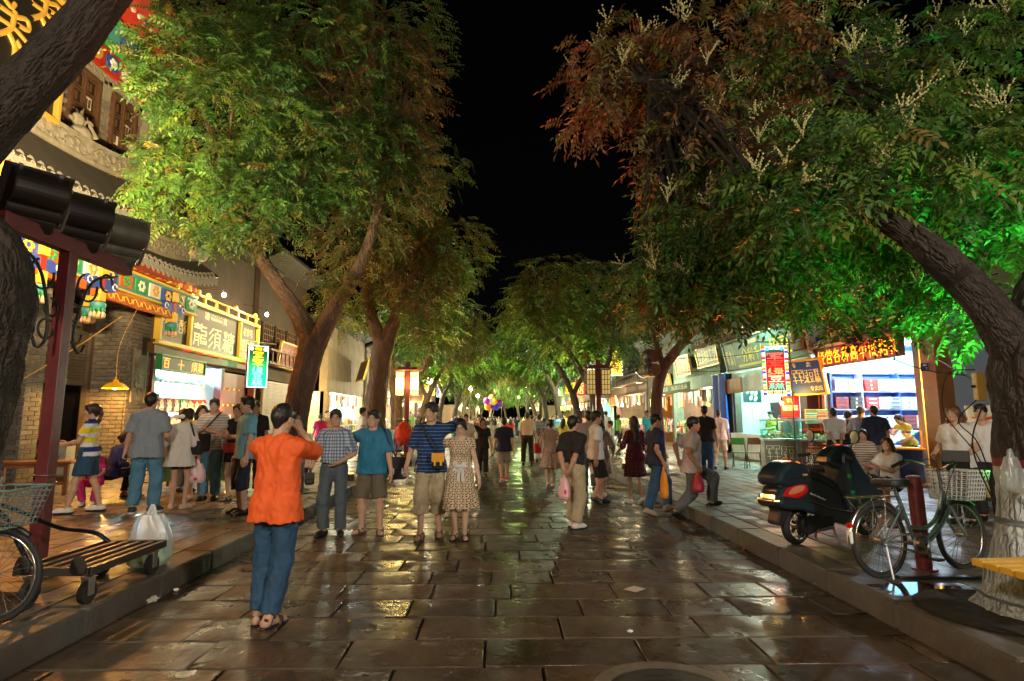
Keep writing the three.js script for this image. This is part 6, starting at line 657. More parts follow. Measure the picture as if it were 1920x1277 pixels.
// o: sex, h (height), lean, tilt, twist, hip, feet {L, R: [x, z, turn, lift]}, hands {L, R: [x, y, z]}, elbows {L, R: pole}, grip {L, R}, head [yaw, pitch, tilt], bulk, lod, clothes
function person(o) {
  const lod = o.lod ?? 'near', fem = o.sex === 'f', cell = o.cell ?? (lod === 'near' ? 0.0115 : 0.02), S = o.h / 1.72, w = (o.bulk ?? 1) * (fem ? 0.86 : 0.93), cloth = o.cloth;
  const t = thing('person', o.label, 'person', o.p, o.turn ?? 0, o.group);
  const feet = { L: [0.1, 0, 0.15, 0], R: [-0.1, 0, -0.15, 0], ...o.feet }, pel = [(feet.L[0] + feet.R[0]) / 2 + (o.shift?.[0] ?? 0), o.hip ?? 0.93, (feet.L[1] + feet.R[1]) / 2 + (o.shift?.[1] ?? 0)];
  const rot = new THREE.Matrix4().makeRotationFromEuler(new THREE.Euler(o.lean ?? 0, 0, -(o.tilt ?? 0))), tw = rot.clone().multiply(new THREE.Matrix4().makeRotationY(o.twist ?? 0));
  const T = (x, y, z) => V(x, y, z).applyMatrix4(rot).add(V(...pel)).toArray(), U = (x, y, z) => V(x, y, z).applyMatrix4(tw).add(V(...pel)).toArray(), up = V(0, 1, 0).applyMatrix4(rot).toArray(), dn = up.map((v) => -v);
  const sw = fem ? 0.148 : 0.172 * Math.sqrt(w), neck = U(0, 0.5, -0.012), J = {};
  const hh = { L: [0.27, 0.8, 0.06], R: [-0.27, 0.8, 0.06], ...o.hands };
  for (const s of ['L', 'R']) {
    const k = s === 'L' ? 1 : -1, sh = U(k * sw, 0.44, -0.012), hipJ = [pel[0] + k * 0.088, pel[1] - 0.03, pel[2]], an = [feet[s][0], 0.082 + (feet[s][3] ?? 0), feet[s][1]];
    const [el, wr] = ik(sh, hh[s], 0.285, 0.25, o.elbows?.[s] ?? [k * 0.45, -0.35, -0.9]), [kn, ank] = ik(hipJ, an, 0.418, 0.41, o.knees?.[s] ?? [k * 0.12 + Math.sin(feet[s][2]) * 0.5, 0.1, 1]);
    J[s] = { k, sh, el, wr, hipJ, kn, an: ank, yaw: feet[s][2], pitch: feet[s][4] ?? 0 };
  }
  const lo = [1e9, 1e9, 1e9], hi = [-1e9, -1e9, -1e9]; for (const s of ['L', 'R']) for (const p of [J[s].sh, J[s].el, J[s].wr, J[s].kn, J[s].an, neck, pel]) for (let k = 0; k < 3; k++) { lo[k] = Math.min(lo[k], p[k] - 0.25); hi[k] = Math.max(hi[k], p[k] + 0.25); } lo[1] = Math.max(lo[1], -0.12);
  const footP = (j, x, y, z) => { const c = Math.cos(j.yaw), n = Math.sin(j.yaw), cp = Math.cos(j.pitch), sp = Math.sin(j.pitch), Y = y * cp - z * sp, Z = y * sp + z * cp; return [j.an[0] + x * c + Z * n, j.an[1] - 0.082 + Y, j.an[2] - x * n + Z * c]; };
  const legR = (f, e, k, cuts) => { for (const s of ['L', 'R']) { const j = J[s], m = mix3(j.kn, j.an, 0.3); f.cone(j.hipJ, j.kn, 0.086 * w + e, 0.054 * w + e, k).cone(j.kn, [m[0], m[1], m[2] - 0.014], 0.053 * w + e, 0.054 * w + e, k).cone([m[0], m[1], m[2] - 0.014], j.an, 0.054 * w + e, 0.036 + e, k); } };
  // body
  const b = new Field(lo, hi, cell), wa = fem ? 0.072 : 0.088 * w, bel = o.belly ?? 0;
  for (const k of [-1, 1]) { b.cone(U(k * 0.075 * w, 0.36, 0), T(k * 0.062 * w, 0.14, 0.0), 0.094 * w, wa, 0.05).cone(T(k * 0.062 * w, 0.14, 0), T(k * 0.078 * w, -0.02, -0.005), wa, 0.1 * w, 0.05).cone(T(k * 0.075, -0.04, -0.035), T(k * 0.08, -0.06, -0.03), 0.09 * w, 0.085 * w, 0.04); if (fem) b.ell(U(k * 0.07, 0.325, 0.072), [0.056, 0.055, 0.045], 0.04); }
  if (bel) b.ell(T(0, 0.13, 0.06), [0.13 * w, 0.15, 0.1 * bel], 0.06);
  b.cone(U(-sw * 0.5, 0.435, -0.012), U(sw * 0.5, 0.435, -0.012), 0.066 * w, 0.066 * w, 0.06);
  for (const s of ['L', 'R']) { const j = J[s]; b.cone(U(j.k * 0.03, 0.505, -0.02), j.sh, 0.045 * w, 0.052 * w, 0.04).cone(j.sh, j.el, 0.051 * w, 0.039 * w, 0.035).cone(j.el, mix3(j.el, j.wr, 0.3), 0.038 * w, 0.041 * w, 0.02).cone(mix3(j.el, j.wr, 0.3), j.wr, 0.041 * w, 0.027, 0.02); }
  b.cone(U(0, 0.44, -0.02), U(0, 0.6, 0.012), 0.058 * (fem ? 0.88 : 1), 0.05 * (fem ? 0.88 : 1), 0.04);
  legR(b, 0, 0.03);
  for (const s of ['L', 'R']) { const j = J[s]; b.cone(j.an, footP(j, 0, 0.04, -0.03), 0.037, 0.038, 0.02).cone(footP(j, 0, 0.038, -0.035), footP(j, 0, 0.034, 0.1), 0.036, 0.033, 0.03).cone(footP(j, 0.012 * -j.k, 0.026, 0.1), footP(j, -0.01 * j.k, 0.022, 0.165), 0.028, 0.02, 0.02).cone(footP(j, 0.022 * j.k, 0.024, 0.09), footP(j, 0.018 * j.k, 0.02, 0.145), 0.024, 0.017, 0.015); }
  const hd = o.head ?? [0, 0, 0], headM = new THREE.Matrix4().makeRotationFromEuler(new THREE.Euler(hd[1], hd[0] + (o.twist ?? 0), hd[2], 'YXZ')), hs = fem ? 0.97 : 1, headAt = U(0, 0.665, 0.018 + 0.03 * hd[1]);
  headM.premultiply(new THREE.Matrix4().makeTranslation(...headAt)).scale(V(hs, hs, hs));
  const parts = [b.mesh(), headGeo[lod + (fem ? 'female' : 'male')].clone().applyMatrix4(headM)];
  for (const s of ['L', 'R']) {
    const j = J[s], d = V(...j.wr).sub(V(...j.el)).normalize(); if (o.handDir?.[s]) d.set(...o.handDir[s]).normalize(); const th = V(...(o.thumbs?.[s] ?? [0, 0.25, 1])); th.addScaledVector(d, -th.dot(d)).normalize();
    const Y = d.clone().negate(), X = Y.clone().cross(th), m = new THREE.Matrix4().makeBasis(X, Y, th).setPosition(...j.wr);
    parts.push(handGeo[lod + (o.grip?.[s] ?? 'relaxed') + s].clone().applyMatrix4(m));
  }
  const skin = o.skin ?? skins[0], bodyG = boxUV(joinMeshes(parts.map((g) => { const c = g; c.deleteAttribute('uv'); return c; }))); bodyG.userData.ready = true;
  obj('body', bodyG, skin, t, 'raw');
  // clothes
  const wrinkle = (a, f = 1, seedy = rnd(0, 50)) => (x, y, z) => a * (n3(x * 9 * f + seedy, y * 5 * f, z * 9 * f) * 0.6 + n3(x * 20 * f, y * 13 * f + seedy, z * 20 * f) * 0.4 - 0.4);
  const ring = (y, x = 0) => T(x, y, 0);
  const top = cloth.top;
  if (top) {
    const e = (top.loose ?? 0.014), hem = top.hem ?? -0.06, f = new Field(lo, hi, cell), hemP = T(0, hem, 0), fl = top.flare ?? 0, nk = top.neck ?? 0.062, arm = top.sleeve ?? 0.72;
    const low = Math.min(0, hem);
    for (const k of [-1, 1]) {
      f.cone(U(k * 0.075 * w, 0.36, 0), T(k * 0.068 * w, 0.15, 0), 0.096 * w + e, Math.max(wa + e, (top.fit ? wa : 0.093 * w) + e), 0.05).cone(T(k * 0.068 * w, 0.15, 0), T(k * (0.078 + fl * 0.5) * w, hem - 0.02, -0.006), Math.max(wa + e, (top.fit ? wa : 0.093 * w) + e), 0.102 * w + e + fl + (hem < 0.02 && !top.skirt ? 0.024 : 0), 0.05);
      if (low < -0.01) f.cone(T(k * 0.075, -0.02, -0.03), T(k * (0.08 + fl * 0.4), hem, -0.03), 0.092 * w + e + 0.022, 0.09 * w + e + fl + 0.024, 0.04);
      if (fem) f.ell(U(k * 0.07, 0.325, 0.072), [0.056 + e, 0.055 + e, 0.045 + e], 0.05);
    }
    if (bel) f.ell(T(0, 0.13, 0.06), [0.13 * w + e, 0.16 + e, 0.1 * bel + e], 0.06);
    f.cone(U(-sw * 0.5, 0.435, -0.012), U(sw * 0.5, 0.435, -0.012), 0.067 * w + e * 0.8, 0.067 * w + e * 0.8, 0.06);
    f.cut(hemP, dn);
    for (const s of ['L', 'R']) {
      const j = J[s]; f.cone(U(j.k * 0.04, 0.497, -0.02), j.sh, 0.047 * w + e * 0.6, 0.053 * w + e * 0.8, 0.04);
      if (arm > 0) { const n = V(...j.el).sub(V(...j.sh)).normalize().toArray(), c = mix3(j.sh, j.el, Math.min(1, arm)); if (arm <= 1) f.cone(j.sh, mix3(j.sh, j.el, Math.min(1, arm + 0.12)), 0.053 * w + e, 0.047 * w + e + (top.cuff ?? 0.012), 0.035, [[c, n]]); else { const n2 = V(...j.wr).sub(V(...j.el)).normalize().toArray(), c2 = mix3(j.el, j.wr, arm - 1); f.cone(j.sh, j.el, 0.057 * w + e, 0.045 * w + e, 0.035).cone(j.el, mix3(j.el, j.wr, Math.min(1, arm - 0.9)), 0.044 * w + e, 0.034 + e, 0.03, [[c2, n2]]); } }
    }
    f.cone(U(0, 0.52, 0.025), U(0, 0.66, 0.04), nk, nk, 0.012, null, -1);
    if (top.vneck) f.cone(U(0, 0.5, 0.1), U(0, 0.5 - top.vneck, 0.13), 0.045, 0.01, 0.012, null, -1);
    if (arm === 0) for (const s of ['L', 'R']) { const j = J[s]; f.ell(mix3(j.sh, U(j.k * (sw + 0.05), 0.42, 0), 0.7), [0.05, 0.075, 0.085], 0.012, -1); }
    if (top.skirt) { const sk = top.skirt, n = sk.pleats ?? 9, y1 = sk.hem; for (const k of [-1, 1]) f.cone(T(k * 0.06, 0.1, 0), [pel[0] + k * (0.06 + sk.flare * 0.6), y1, pel[2]], wa + e, 0.1 + sk.flare, 0.05, [[[0, y1, 0], [0, -1, 0]]]); for (const s of ['L', 'R']) f.cone(J[s].hipJ, J[s].kn, 0.09 * w + e, 0.06 + e + sk.flare * 0.4, 0.06, [[[0, y1, 0], [0, -1, 0]]]);
      f.ruffle((x, y, z) => { const k = sstep(pel[1] + 0.05, y1, y); return k * (sk.amp ?? 0.016) * Math.sin(Math.atan2(x - pel[0], z - pel[2]) * n + 2 * n3(x * 3, y * 3, z * 3)); }); }
    f.ruffle(wrinkle(top.wr ?? 0.009)); 
    obj(top.name ?? 'shirt', wrapUV(f.mesh(), 0.15, pel[0], pel[2]), top.mat, t, 'raw');
    if (top.collar) { const g = flat(new THREE.TorusGeometry(0.068, 0.016, 8, 26)); g.scale(1, 0.9, 1); g.rotateX(PI / 2 + 0.3); g.applyMatrix4(M4.copy(tw).setPosition(...U(0, 0.505, 0.004))); obj('collar', g, top.collar, t); }
  }
  if (cloth.sash) { const f = new Field(lo, hi, cell), q = cloth.sash, e = q.loose ?? 0.022; for (const k of [-1, 1]) f.cone(T(k * 0.066 * w, q.y1 + 0.05, 0), T(k * 0.07 * w, q.y0 - 0.05, 0), wa + e, wa + e + (q.flare ?? 0.012), 0.05); f.cut(T(0, q.y0, 0), dn).cut(T(0, q.y1, 0), up).ruffle(wrinkle(0.005)); obj(q.name ?? 'sash', wrapUV(f.mesh()), q.mat, t, 'raw'); if (q.bow) { const p = T(0.02 * (q.bow), (q.y0 + q.y1) / 2, q.back ? -0.15 : 0.135), g = [-1, 1].flatMap((k) => [ball(0.05, p[0] + k * 0.05, p[1] + 0.005, p[2], 1, 0.6, 0.35, 10), extrude([[0, 0], [k * 0.03, -0.02], [k * 0.06, -0.2], [k * 0.015, -0.21]], 0.012, 0.003, p[0], p[1], p[2])]); obj('bow', [...g, ball(0.02, ...p)], q.mat, t); } }
  const bot = cloth.bottom;
  if (bot) {
    const e = bot.loose ?? 0.016, f = new Field(lo, hi, cell), wl = bot.waist ?? 0.07;
    for (const k of [-1, 1]) f.cone(T(k * 0.068 * w, wl + 0.05, 0), T(k * 0.08 * w, -0.03, -0.005), (fem ? 0.082 : 0.094 * w) + e * 0.35, 0.103 * w + e * 0.35, 0.05).cone(T(k * 0.075, -0.03, -0.035), T(k * 0.08, -0.07, -0.03), 0.093 * w + e * 0.3, 0.09 * w + e * 0.4, 0.04);
    if (bel) f.ell(T(0, 0.08, 0.05), [0.125 * w + e, 0.12, 0.085 * bel + e], 0.06);
    f.cut(T(0, wl, 0), up);
    if (bot.skirt) { const y1 = bot.skirt, fl = bot.flare ?? 0.03; for (const k of [-1, 1]) f.cone(T(k * 0.07, 0.02, 0), [pel[0] + k * (0.07 + fl * 0.6), y1, pel[2]], 0.1 * w + e, 0.1 + fl, 0.05, [[[0, y1, 0], [0, -1, 0]]]); for (const s of ['L', 'R']) f.cone(J[s].hipJ, J[s].kn, 0.09 * w + e, 0.062 + e, 0.05, [[[0, y1, 0], [0, -1, 0]]]); if (bot.amp) f.ruffle((x, y, z) => bot.amp * sstep(pel[1], y1, y) * Math.sin(Math.atan2(x - pel[0], z - pel[2]) * 10)); }
    else for (const s of ['L', 'R']) {
      const j = J[s], L = bot.len ?? 1.92, r0 = 0.09 * w + e * 0.5, r1 = (bot.knee ?? 0.077) * w + e * 0.5, r2 = (bot.ankle ?? 0.067) + e * 0.3;
      if (L <= 1) { const n = V(...j.kn).sub(V(...j.hipJ)).normalize().toArray(), c = mix3(j.hipJ, j.kn, L); f.cone(j.hipJ, mix3(j.hipJ, j.kn, Math.min(1.1, L + 0.1)), r0, r1 + 0.012, 0.035, [[c, n]]); }
      else { const n = V(...j.an).sub(V(...j.kn)).normalize().toArray(), c = mix3(j.kn, j.an, L - 1); f.cone(j.hipJ, j.kn, r0, r1, 0.035).cone(j.kn, mix3(j.kn, j.an, Math.min(1.05, L - 0.9)), r1, r2, 0.03, [[c, n]]); }
    }
    f.ruffle(wrinkle(bot.wr ?? 0.011, 1.1));
    obj(bot.name ?? (bot.skirt ? 'skirt' : (bot.len ?? 2) < 1.6 ? 'shorts' : 'trousers'), wrapUV(f.mesh(), 0.15, pel[0], pel[2]), bot.mat, t, 'raw');
    if (bot.belt) { const q = new Field(lo, hi, cell); for (const k of [-1, 1]) q.cone(T(k * 0.068 * w, wl + 0.05, 0), T(k * 0.08 * w, -0.03, -0.005), (fem ? 0.082 : 0.094 * w) + e * 0.35 + 0.012, 0.103 * w + e * 0.35 + 0.012, 0.05); q.cut(T(0, wl - 0.002, 0), up).cut(T(0, wl - 0.04, 0), dn); obj('belt', wrapUV(q.mesh()), bot.belt, t, 'raw'); }
  }
  const sh = cloth.shoes;
  if (sh) for (const s of ['L', 'R']) {
    const j = J[s], c = footP(j, 0, 0.04, 0.05), f = new Field([c[0] - 0.22, c[1] - 0.14, c[2] - 0.22], [c[0] + 0.22, c[1] + 0.2, c[2] + 0.22], lod === 'near' ? 0.008 : 0.014), q = V(0, 1, 0); const fu = V(...footP(j, 0, 1, 0)).sub(V(...footP(j, 0, 0, 0))).toArray(), fd = fu.map((v) => -v);
    if (sh.kind === 'sandal') {
      f.cone(footP(j, 0, 0.012, -0.05), footP(j, 0, 0.012, 0.11), 0.043, 0.048, 0.03).cone(footP(j, 0, 0.012, 0.1), footP(j, 0, 0.012, 0.16), 0.046, 0.033, 0.03); f.cut(footP(j, 0, 0.016, 0), fu).cut(footP(j, 0, -0.014, 0), fd);
      f.cone(footP(j, -0.034, 0.02, 0.085), footP(j, 0.034, 0.02, 0.095), 0.02, 0.02, 0.01).cone(footP(j, -0.03, 0.05, 0.09), footP(j, 0.03, 0.05, 0.09), 0.02, 0.02, 0.02).cone(footP(j, -0.026, 0.07, 0.02), footP(j, 0.026, 0.07, 0.02), 0.018, 0.018, 0.01).cone(footP(j, -0.038, 0.02, -0.02), footP(j, -0.03, 0.075, 0.0), 0.012, 0.012, 0.01).cone(footP(j, 0.038, 0.02, -0.02), footP(j, 0.03, 0.075, 0.0), 0.012, 0.012, 0.01).cone(footP(j, -0.03, 0.065, -0.05), footP(j, 0.03, 0.065, -0.05), 0.013, 0.013, 0.01);
    } else {
      const e = 0.01; f.cone(footP(j, 0, 0.042, -0.04), footP(j, 0, 0.038, 0.1), 0.04 + e, 0.036 + e, 0.03).cone(footP(j, -0.004 * j.k, 0.032, 0.1), footP(j, -0.004 * j.k, 0.028, 0.16), 0.04, 0.032, 0.03); if (sh.kind !== 'flat') f.cone(footP(j, 0, 0.05, -0.025), footP(j, 0, 0.085, -0.02), 0.046, 0.044, 0.02, [[footP(j, 0, 0.09, 0), fu]]);
      f.cut(footP(j, 0, -0.002, 0), fd);
      if (sh.heel) f.cone(footP(j, 0, 0.0, -0.05), footP(j, 0, -sh.heel, -0.05), 0.03, 0.022, 0.01);
      if (sh.sole) { const k = new Field(f.lo, f.lo.map((v, i) => v + f.n[i] * f.c), f.c); k.cone(footP(j, 0, 0.02, -0.045), footP(j, 0, 0.02, 0.1), 0.048, 0.047, 0.03).cone(footP(j, 0, 0.02, 0.1), footP(j, -0.004 * j.k, 0.02, 0.165), 0.047, 0.035, 0.03); k.cut(footP(j, 0, 0.022, 0), fu).cut(footP(j, 0, -0.008, 0), fd); obj('sole', boxUV(k.mesh()), sh.sole, t, 'raw'); }
    }
    obj(sh.kind === 'sandal' ? 'sandal' : 'shoe', boxUV(f.mesh()), sh.mat, t, 'raw');
  }
  // head things
  const onHead = (name, g, m, x = 0, y = 0, z = 0, sx = 1) => { const q = new THREE.Mesh(g, m); q.name = name; q.castShadow = q.receiveShadow = true; q.matrix.copy(headM).multiply(new THREE.Matrix4().makeTranslation(x, y, z)).scale(V(sx, 1, 1)); q.matrix.decompose(q.position, q.quaternion, q.scale); t.add(q); return q; };
  if (o.hair) onHead('hair', hairOf(o.hair[0]), o.hair[1] ?? hairBlack);
  if (!o.noFace) for (const s of [-1, 1]) { const e = onHead('eye', eyeG, eyeWhite, s * 0.031, 0, 0.0818); const i = new THREE.Mesh(irisG, eyeDark); i.name = 'iris'; e.add(i); onHead('eyebrow', browG, browMat, s * 0.032, 0.0205, 0.0845, s); }
  if (!o.noFace) onHead('mouth', lipG, lipMat, 0, -0.0645, 0.0845);
  if (o.glasses) onHead('glasses', glassesG, o.glasses);
  t.scale.setScalar(S); t.userData.J = undefined;
  return { t, J, T, U, headM, S, world: (p) => V(...p).multiplyScalar(S).applyAxisAngle(V(0, 1, 0), t.rotation.y).add(t.position) };
}
// ---------- street furniture, vehicles and small things ----------
reseed(701);
const postRed = worn([0.15, 0.025, 0.03], 0.4, 0.7, 0.003), iron = worn([0.05, 0.045, 0.042], 0.5, 0.5, 0.003, { metalness: 0.5 }), darkBody = new THREE.MeshPhysicalMaterial({ color: lin(0.012, 0.022, 0.034), roughness: 0.3, clearcoat: 1, clearcoatRoughness: 0.08, bumpMap: rescale(G0, 0.5), bumpScale: 0.001 }), redLens = mat([0.5, 0.01, 0.01], 0.15);
{ // floodlight post with scroll brackets
  const t = thing('floodlight_post', 'maroon square post with cross beam and scroll brackets on the left kerb', 'post', [-4.57, KH, -6.05]);
  obj('post', rbox(0.125, 3.2, 0.125, 0.01, 0, 1.6, 0), postRed, t); obj('beam', rbox(0.12, 0.16, 1.85, 0.012, 0, 3.24, -0.05), postRed, t); obj('wire_tie', [torus(0.095, 0.006, 20, 4, 0, 0.86, 0, PI / 2), torus(0.095, 0.006, 20, 4, 0, 0.78, 0, PI / 2 + 0.05)], steel, t);
  for (const s of [-1, 1]) { obj('scroll_bracket', [tube([[0, 3.1, s * 0.78], [0, 2.95, s * 0.4], [0, 2.55, s * 0.22], [0, 2.2, s * 0.2], [0, 2.12, s * 0.3], [0, 2.22, s * 0.36]], 0.016, 30, 7), torus(0.1, 0.013, 22, 6, 0, 2.98, s * 0.62, 0, PI / 2, 0, 5), torus(0.15, 0.013, 24, 6, 0, 2.86, s * 0.32, 0, PI / 2, 2, 4.6), torus(0.09, 0.013, 22, 6, 0, 2.55, s * 0.16, 0, PI / 2, 3, 5), torus(0.1, 0.013, 22, 6, 0, 2.32, s * 0.2, 0, PI / 2, 1, 5.4)], iron, t); }
  const fl = [['left', -5.55, 'first floodlight on the maroon beam, its back towards us'], ['mid', -6.2, 'second floodlight, in the middle of the maroon beam'], ['right', -6.85, 'third floodlight with scratched grey housing at the far end of the beam']];
  fl.forEach(([, z, label], i) => { const f = thing('floodlight', label, 'floodlight', [-4.6, KH + 3.6, z]); f.scale.setScalar(0.8); f.rotation.order = 'YXZ'; f.rotation.set(0.62, 0.95, 0);   // the lamp looks along its own -z
    const hm = i === 2 ? worn([0.22, 0.22, 0.18], 0.38, 0.4, 0.003, { metalness: 0.6 }) : mat([0.035, 0.028, 0.026], 0.38, { metalness: 0.4 });
    obj('housing', extrude(smoothShape([[0, -0.06], [0.14, -0.05], [0.25, 0.02], [0.29, 0.14], [0.22, 0.26], [0.08, 0.3], [0, 0.29]], 4), 0.56, 0.025, 0, 0, 0.02, 0, -PI / 2), hm, f); obj('lower_housing', extrude(smoothShape([[0, -0.26], [0.1, -0.25], [0.2, -0.19], [0.21, -0.1], [0.13, -0.05], [0, -0.05]], 4), 0.56, 0.02, 0, 0, 0.02, 0, -PI / 2), hm, f); obj('front_rim', rbox(0.7, 0.66, 0.05, 0.02, 0, 0.02, 0.0), hm, f); for (const s of [-1, 1]) obj('latch', rbox(0.04, 0.05, 0.07, 0.008, s * 0.2, 0.34, 0.02), steel, f); obj('ballast_box', [rbox(0.46, 0.16, 0.24, 0.02, 0, -0.27, 0.16), ...[0, 1, 2, 3, 4].map((k) => box(0.14, 0.012, 0.25, 0.13, -0.345 + k * 0.02, 0.17))], hm, f); obj('yoke', [bar([-0.35, 0, 0.12], [-0.35, -0.33, 0.1], 0.03), bar([0.35, 0, 0.12], [0.35, -0.33, 0.1], 0.03), bar([-0.35, -0.34, 0.1], [0.35, -0.34, 0.1], 0.04)], steel, f); obj('light_face', put(flat(new THREE.PlaneGeometry(0.58, 0.5)), 0, 0, -0.03, 0, PI), glow(0xffe8b0, 5), f);
    spot([0xffdc9c, 0xffdc9c, 0xfff0b8][i], [300, 290, 95][i], [-4.62 - 0.16, KH + 3.66, z - 0.14], [[-9.9, 7.2, -11.6], [-10.4, 9.6, -14.5], [-4.6, 7.6, -11.2]][i], [0.62, 0.62, 0.9][i], 0.7, 8); });
}
function lanternPost(label, x, z, lit, ry = 0) {
  const t = thing('lantern_post', label, 'lantern post', [x, KH, z], ry); obj('post', rbox(0.17, 3.45, 0.17, 0.01, 0, 1.72, 0), postRed, t); obj('foot', rbox(0.34, 0.16, 0.34, 0.02, 0, 0.08, 0), postRed, t); obj('roof', [rbox(1.0, 0.06, 0.5, 0.02, 0, 3.16, 0), rbox(0.7, 0.06, 0.36, 0.02, 0, 3.22, 0)], postRed, t);
  for (const s of [-1, 1]) { const L = obj('lantern', rbox(0.3, 0.84, 0.3, 0.01, s * 0.26, 2.66, 0), lit ? new THREE.MeshStandardMaterial({ color: 0xfff0c0, emissive: hex(0xffe078), emissiveIntensity: lit, roughness: 0.7 }) : mat([0.4, 0.42, 0.36], 0.5), t); const g = []; for (let f = 0; f < 4; f++) { const a = f * PI / 2, c = Math.cos(a), n = Math.sin(a); for (let k = 0; k < 4; k++) { const q = -0.15 + k * 0.1; g.push(put(box(0.016, 0.86, 0.016, q, 0, 0.155), s * 0.26, 2.66, 0, 0, a)); } for (let k = 0; k < 6; k++) g.push(put(box(0.32, 0.016, 0.016, 0, -0.42 + k * 0.168, 0.155), s * 0.26, 2.66, 0, 0, a)); } obj('grid', g, iron, L); if (lit > 0.5) for (const zz of [-0.26, 0.26]) lamp(0xffdc80, 5, s * 0.26, 2.66, zz, 8, 'lantern_light', t); }
  return t;
}
lanternPost('lantern post with two glowing yellow paper lanterns on the left kerb', -3.3, -21.0, 1.15); lanternPost('lantern post with dim white gridded panes on the right kerb', 3.45, -20.0, 0.16);
for (const [x, z, l] of [[-3.5, 3.0, 'unseen lantern post behind the viewpoint lighting the front, left kerb'], [3.5, 2.6, 'unseen lantern post behind the viewpoint lighting the front, right kerb']]) { lanternPost(l, x, z, 3.2, 0.3); }  // out of view, placed to light faces and the near street

function globeLamp(label, x, z, y, color, cd, r = 0.22) { const t = thing('street_lamp', label, 'street lamp', [x, KH, z]); obj('pole', [cyl(0.07, 0.05, y - KH - 0.1, 12, 0, (y - KH) / 2 - 0.05, 0), cyl(0.12, 0.1, 0.4, 12, 0, 0.2, 0)], iron, t); obj('lamp_globe', ball(r, 0, y - KH + r * 0.7, 0, 1, 1, 1, 14), glow(color, 20), t); lamp(color, cd, 0, y - KH + r * 0.7, 0, r * 45, 'globe_light', t); }
globeLamp('unseen globe lamp behind the viewpoint lighting the front, left kerb', -4.4, 3.2, 4.6, 0xffeed8, 88); globeLamp('unseen globe lamp behind the viewpoint lighting the front, right kerb', 4.9, 2.6, 4.4, 0xfff0de, 105); globeLamp('globe lamp standing before the bright shops on the left', -4.9, -41, 4.1, 0xfff0cc, 150); globeLamp('brightest globe lamp above the crowd, left of the balloons', -2.7, -56, 4.3, 0xffe9b8, 300); globeLamp('globe lamp beside the brightest one, deeper down the street', -2.6, -72, 4.2, 0xffe9b8, 320); globeLamp('small globe lamp in the middle distance, right row', 3.0, -62, 4.6, 0xe8ffb0, 300); globeLamp('greenish globe lamp deep on the right', 2.9, -84, 4.5, 0xd8ff9a, 340); globeLamp('globe lamp by the gift shop, right pavement', 5.6, -35, 4.4, 0xf0ffc8, 130); globeLamp('globe lamp between the second and third left trees', -5.9, -27.5, 4.5, 0xffe8a8, 110); globeLamp('last lamp where the street ends', 0.6, -112, 4.2, 0xffe0a0, 500); globeLamp('lamp left of the last one at the street end', -3.2, -100, 4.2, 0xfff0c0, 400);  // the pair behind the viewpoint is out of view and lights the front
{ // unseen green and amber floodlights lighting the right crown; a cluster on the leaning trunk
  const t = thing('floodlight', 'unseen green floodlight behind the big trunk, lighting its crown', 'floodlight', [5.3, KH + 0.16, -5.3], -2.2); obj('housing', rbox(0.3, 0.22, 0.16, 0.02, 0, 0, 0), blackPlastic, t); obj('light_face', put(flat(new THREE.PlaneGeometry(0.24, 0.12)), 0, 0.114, 0, -PI / 2), glow(0x30ff60, 5), t); obj('bracket', [box(0.2, 0.06, 0.1, 0, -0.13, 0)], steel, t); spot(0x58ff60, 105, [5.3, KH + 0.32, -5.3], [4.3, 4.2, -6.1], 0.6, 0.8, 6);
  const c = thing('floodlight', 'ribbed spotlights clamped to the leaning trunk', 'floodlight', [3.95, 3.1, -14.9], 0.4); obj('housing', [cyl(0.14, 0.17, 0.36, 16, 0, 0.12, 0, PI / 2), cyl(0.14, 0.17, 0.36, 16, 0, -0.24, 0.05, PI / 2)], iron, c); obj('cooling_fin', [0, 1, 2, 3].flatMap((k) => [cyl(0.19, 0.19, 0.012, 16, 0, 0.12, -0.1 + k * 0.06, PI / 2), cyl(0.19, 0.19, 0.012, 16, 0, -0.24, -0.05 + k * 0.06, PI / 2)]), steel, c); obj('arm', [bar([0, 0.1, 0], [0.25, -0.1, -0.05], 0.04), bar([0, -0.24, 0.05], [0.2, -0.2, 0], 0.04)], steel, c);
  const d = thing('floodlight', 'unseen amber floodlight warming the rust leaves of the big tree', 'floodlight', [6.2, KH + 0.15, -12.4], -0.6); obj('housing', rbox(0.3, 0.2, 0.16, 0.02, 0, 0, 0), blackPlastic, d); obj('light_face', put(flat(new THREE.PlaneGeometry(0.24, 0.12)), 0, 0.104, 0, -PI / 2), glow(0xff9030, 3), d); obj('bracket', [box(0.2, 0.06, 0.1, 0, -0.12, 0)], steel, d); spot(0xff6a28, 230, [6.1, KH + 0.3, -12.2], [1.9, 5.2, -6.4], 0.42, 0.7, 6);  // amber lamp is unseen, placed to warm the leaves of the right crown
}
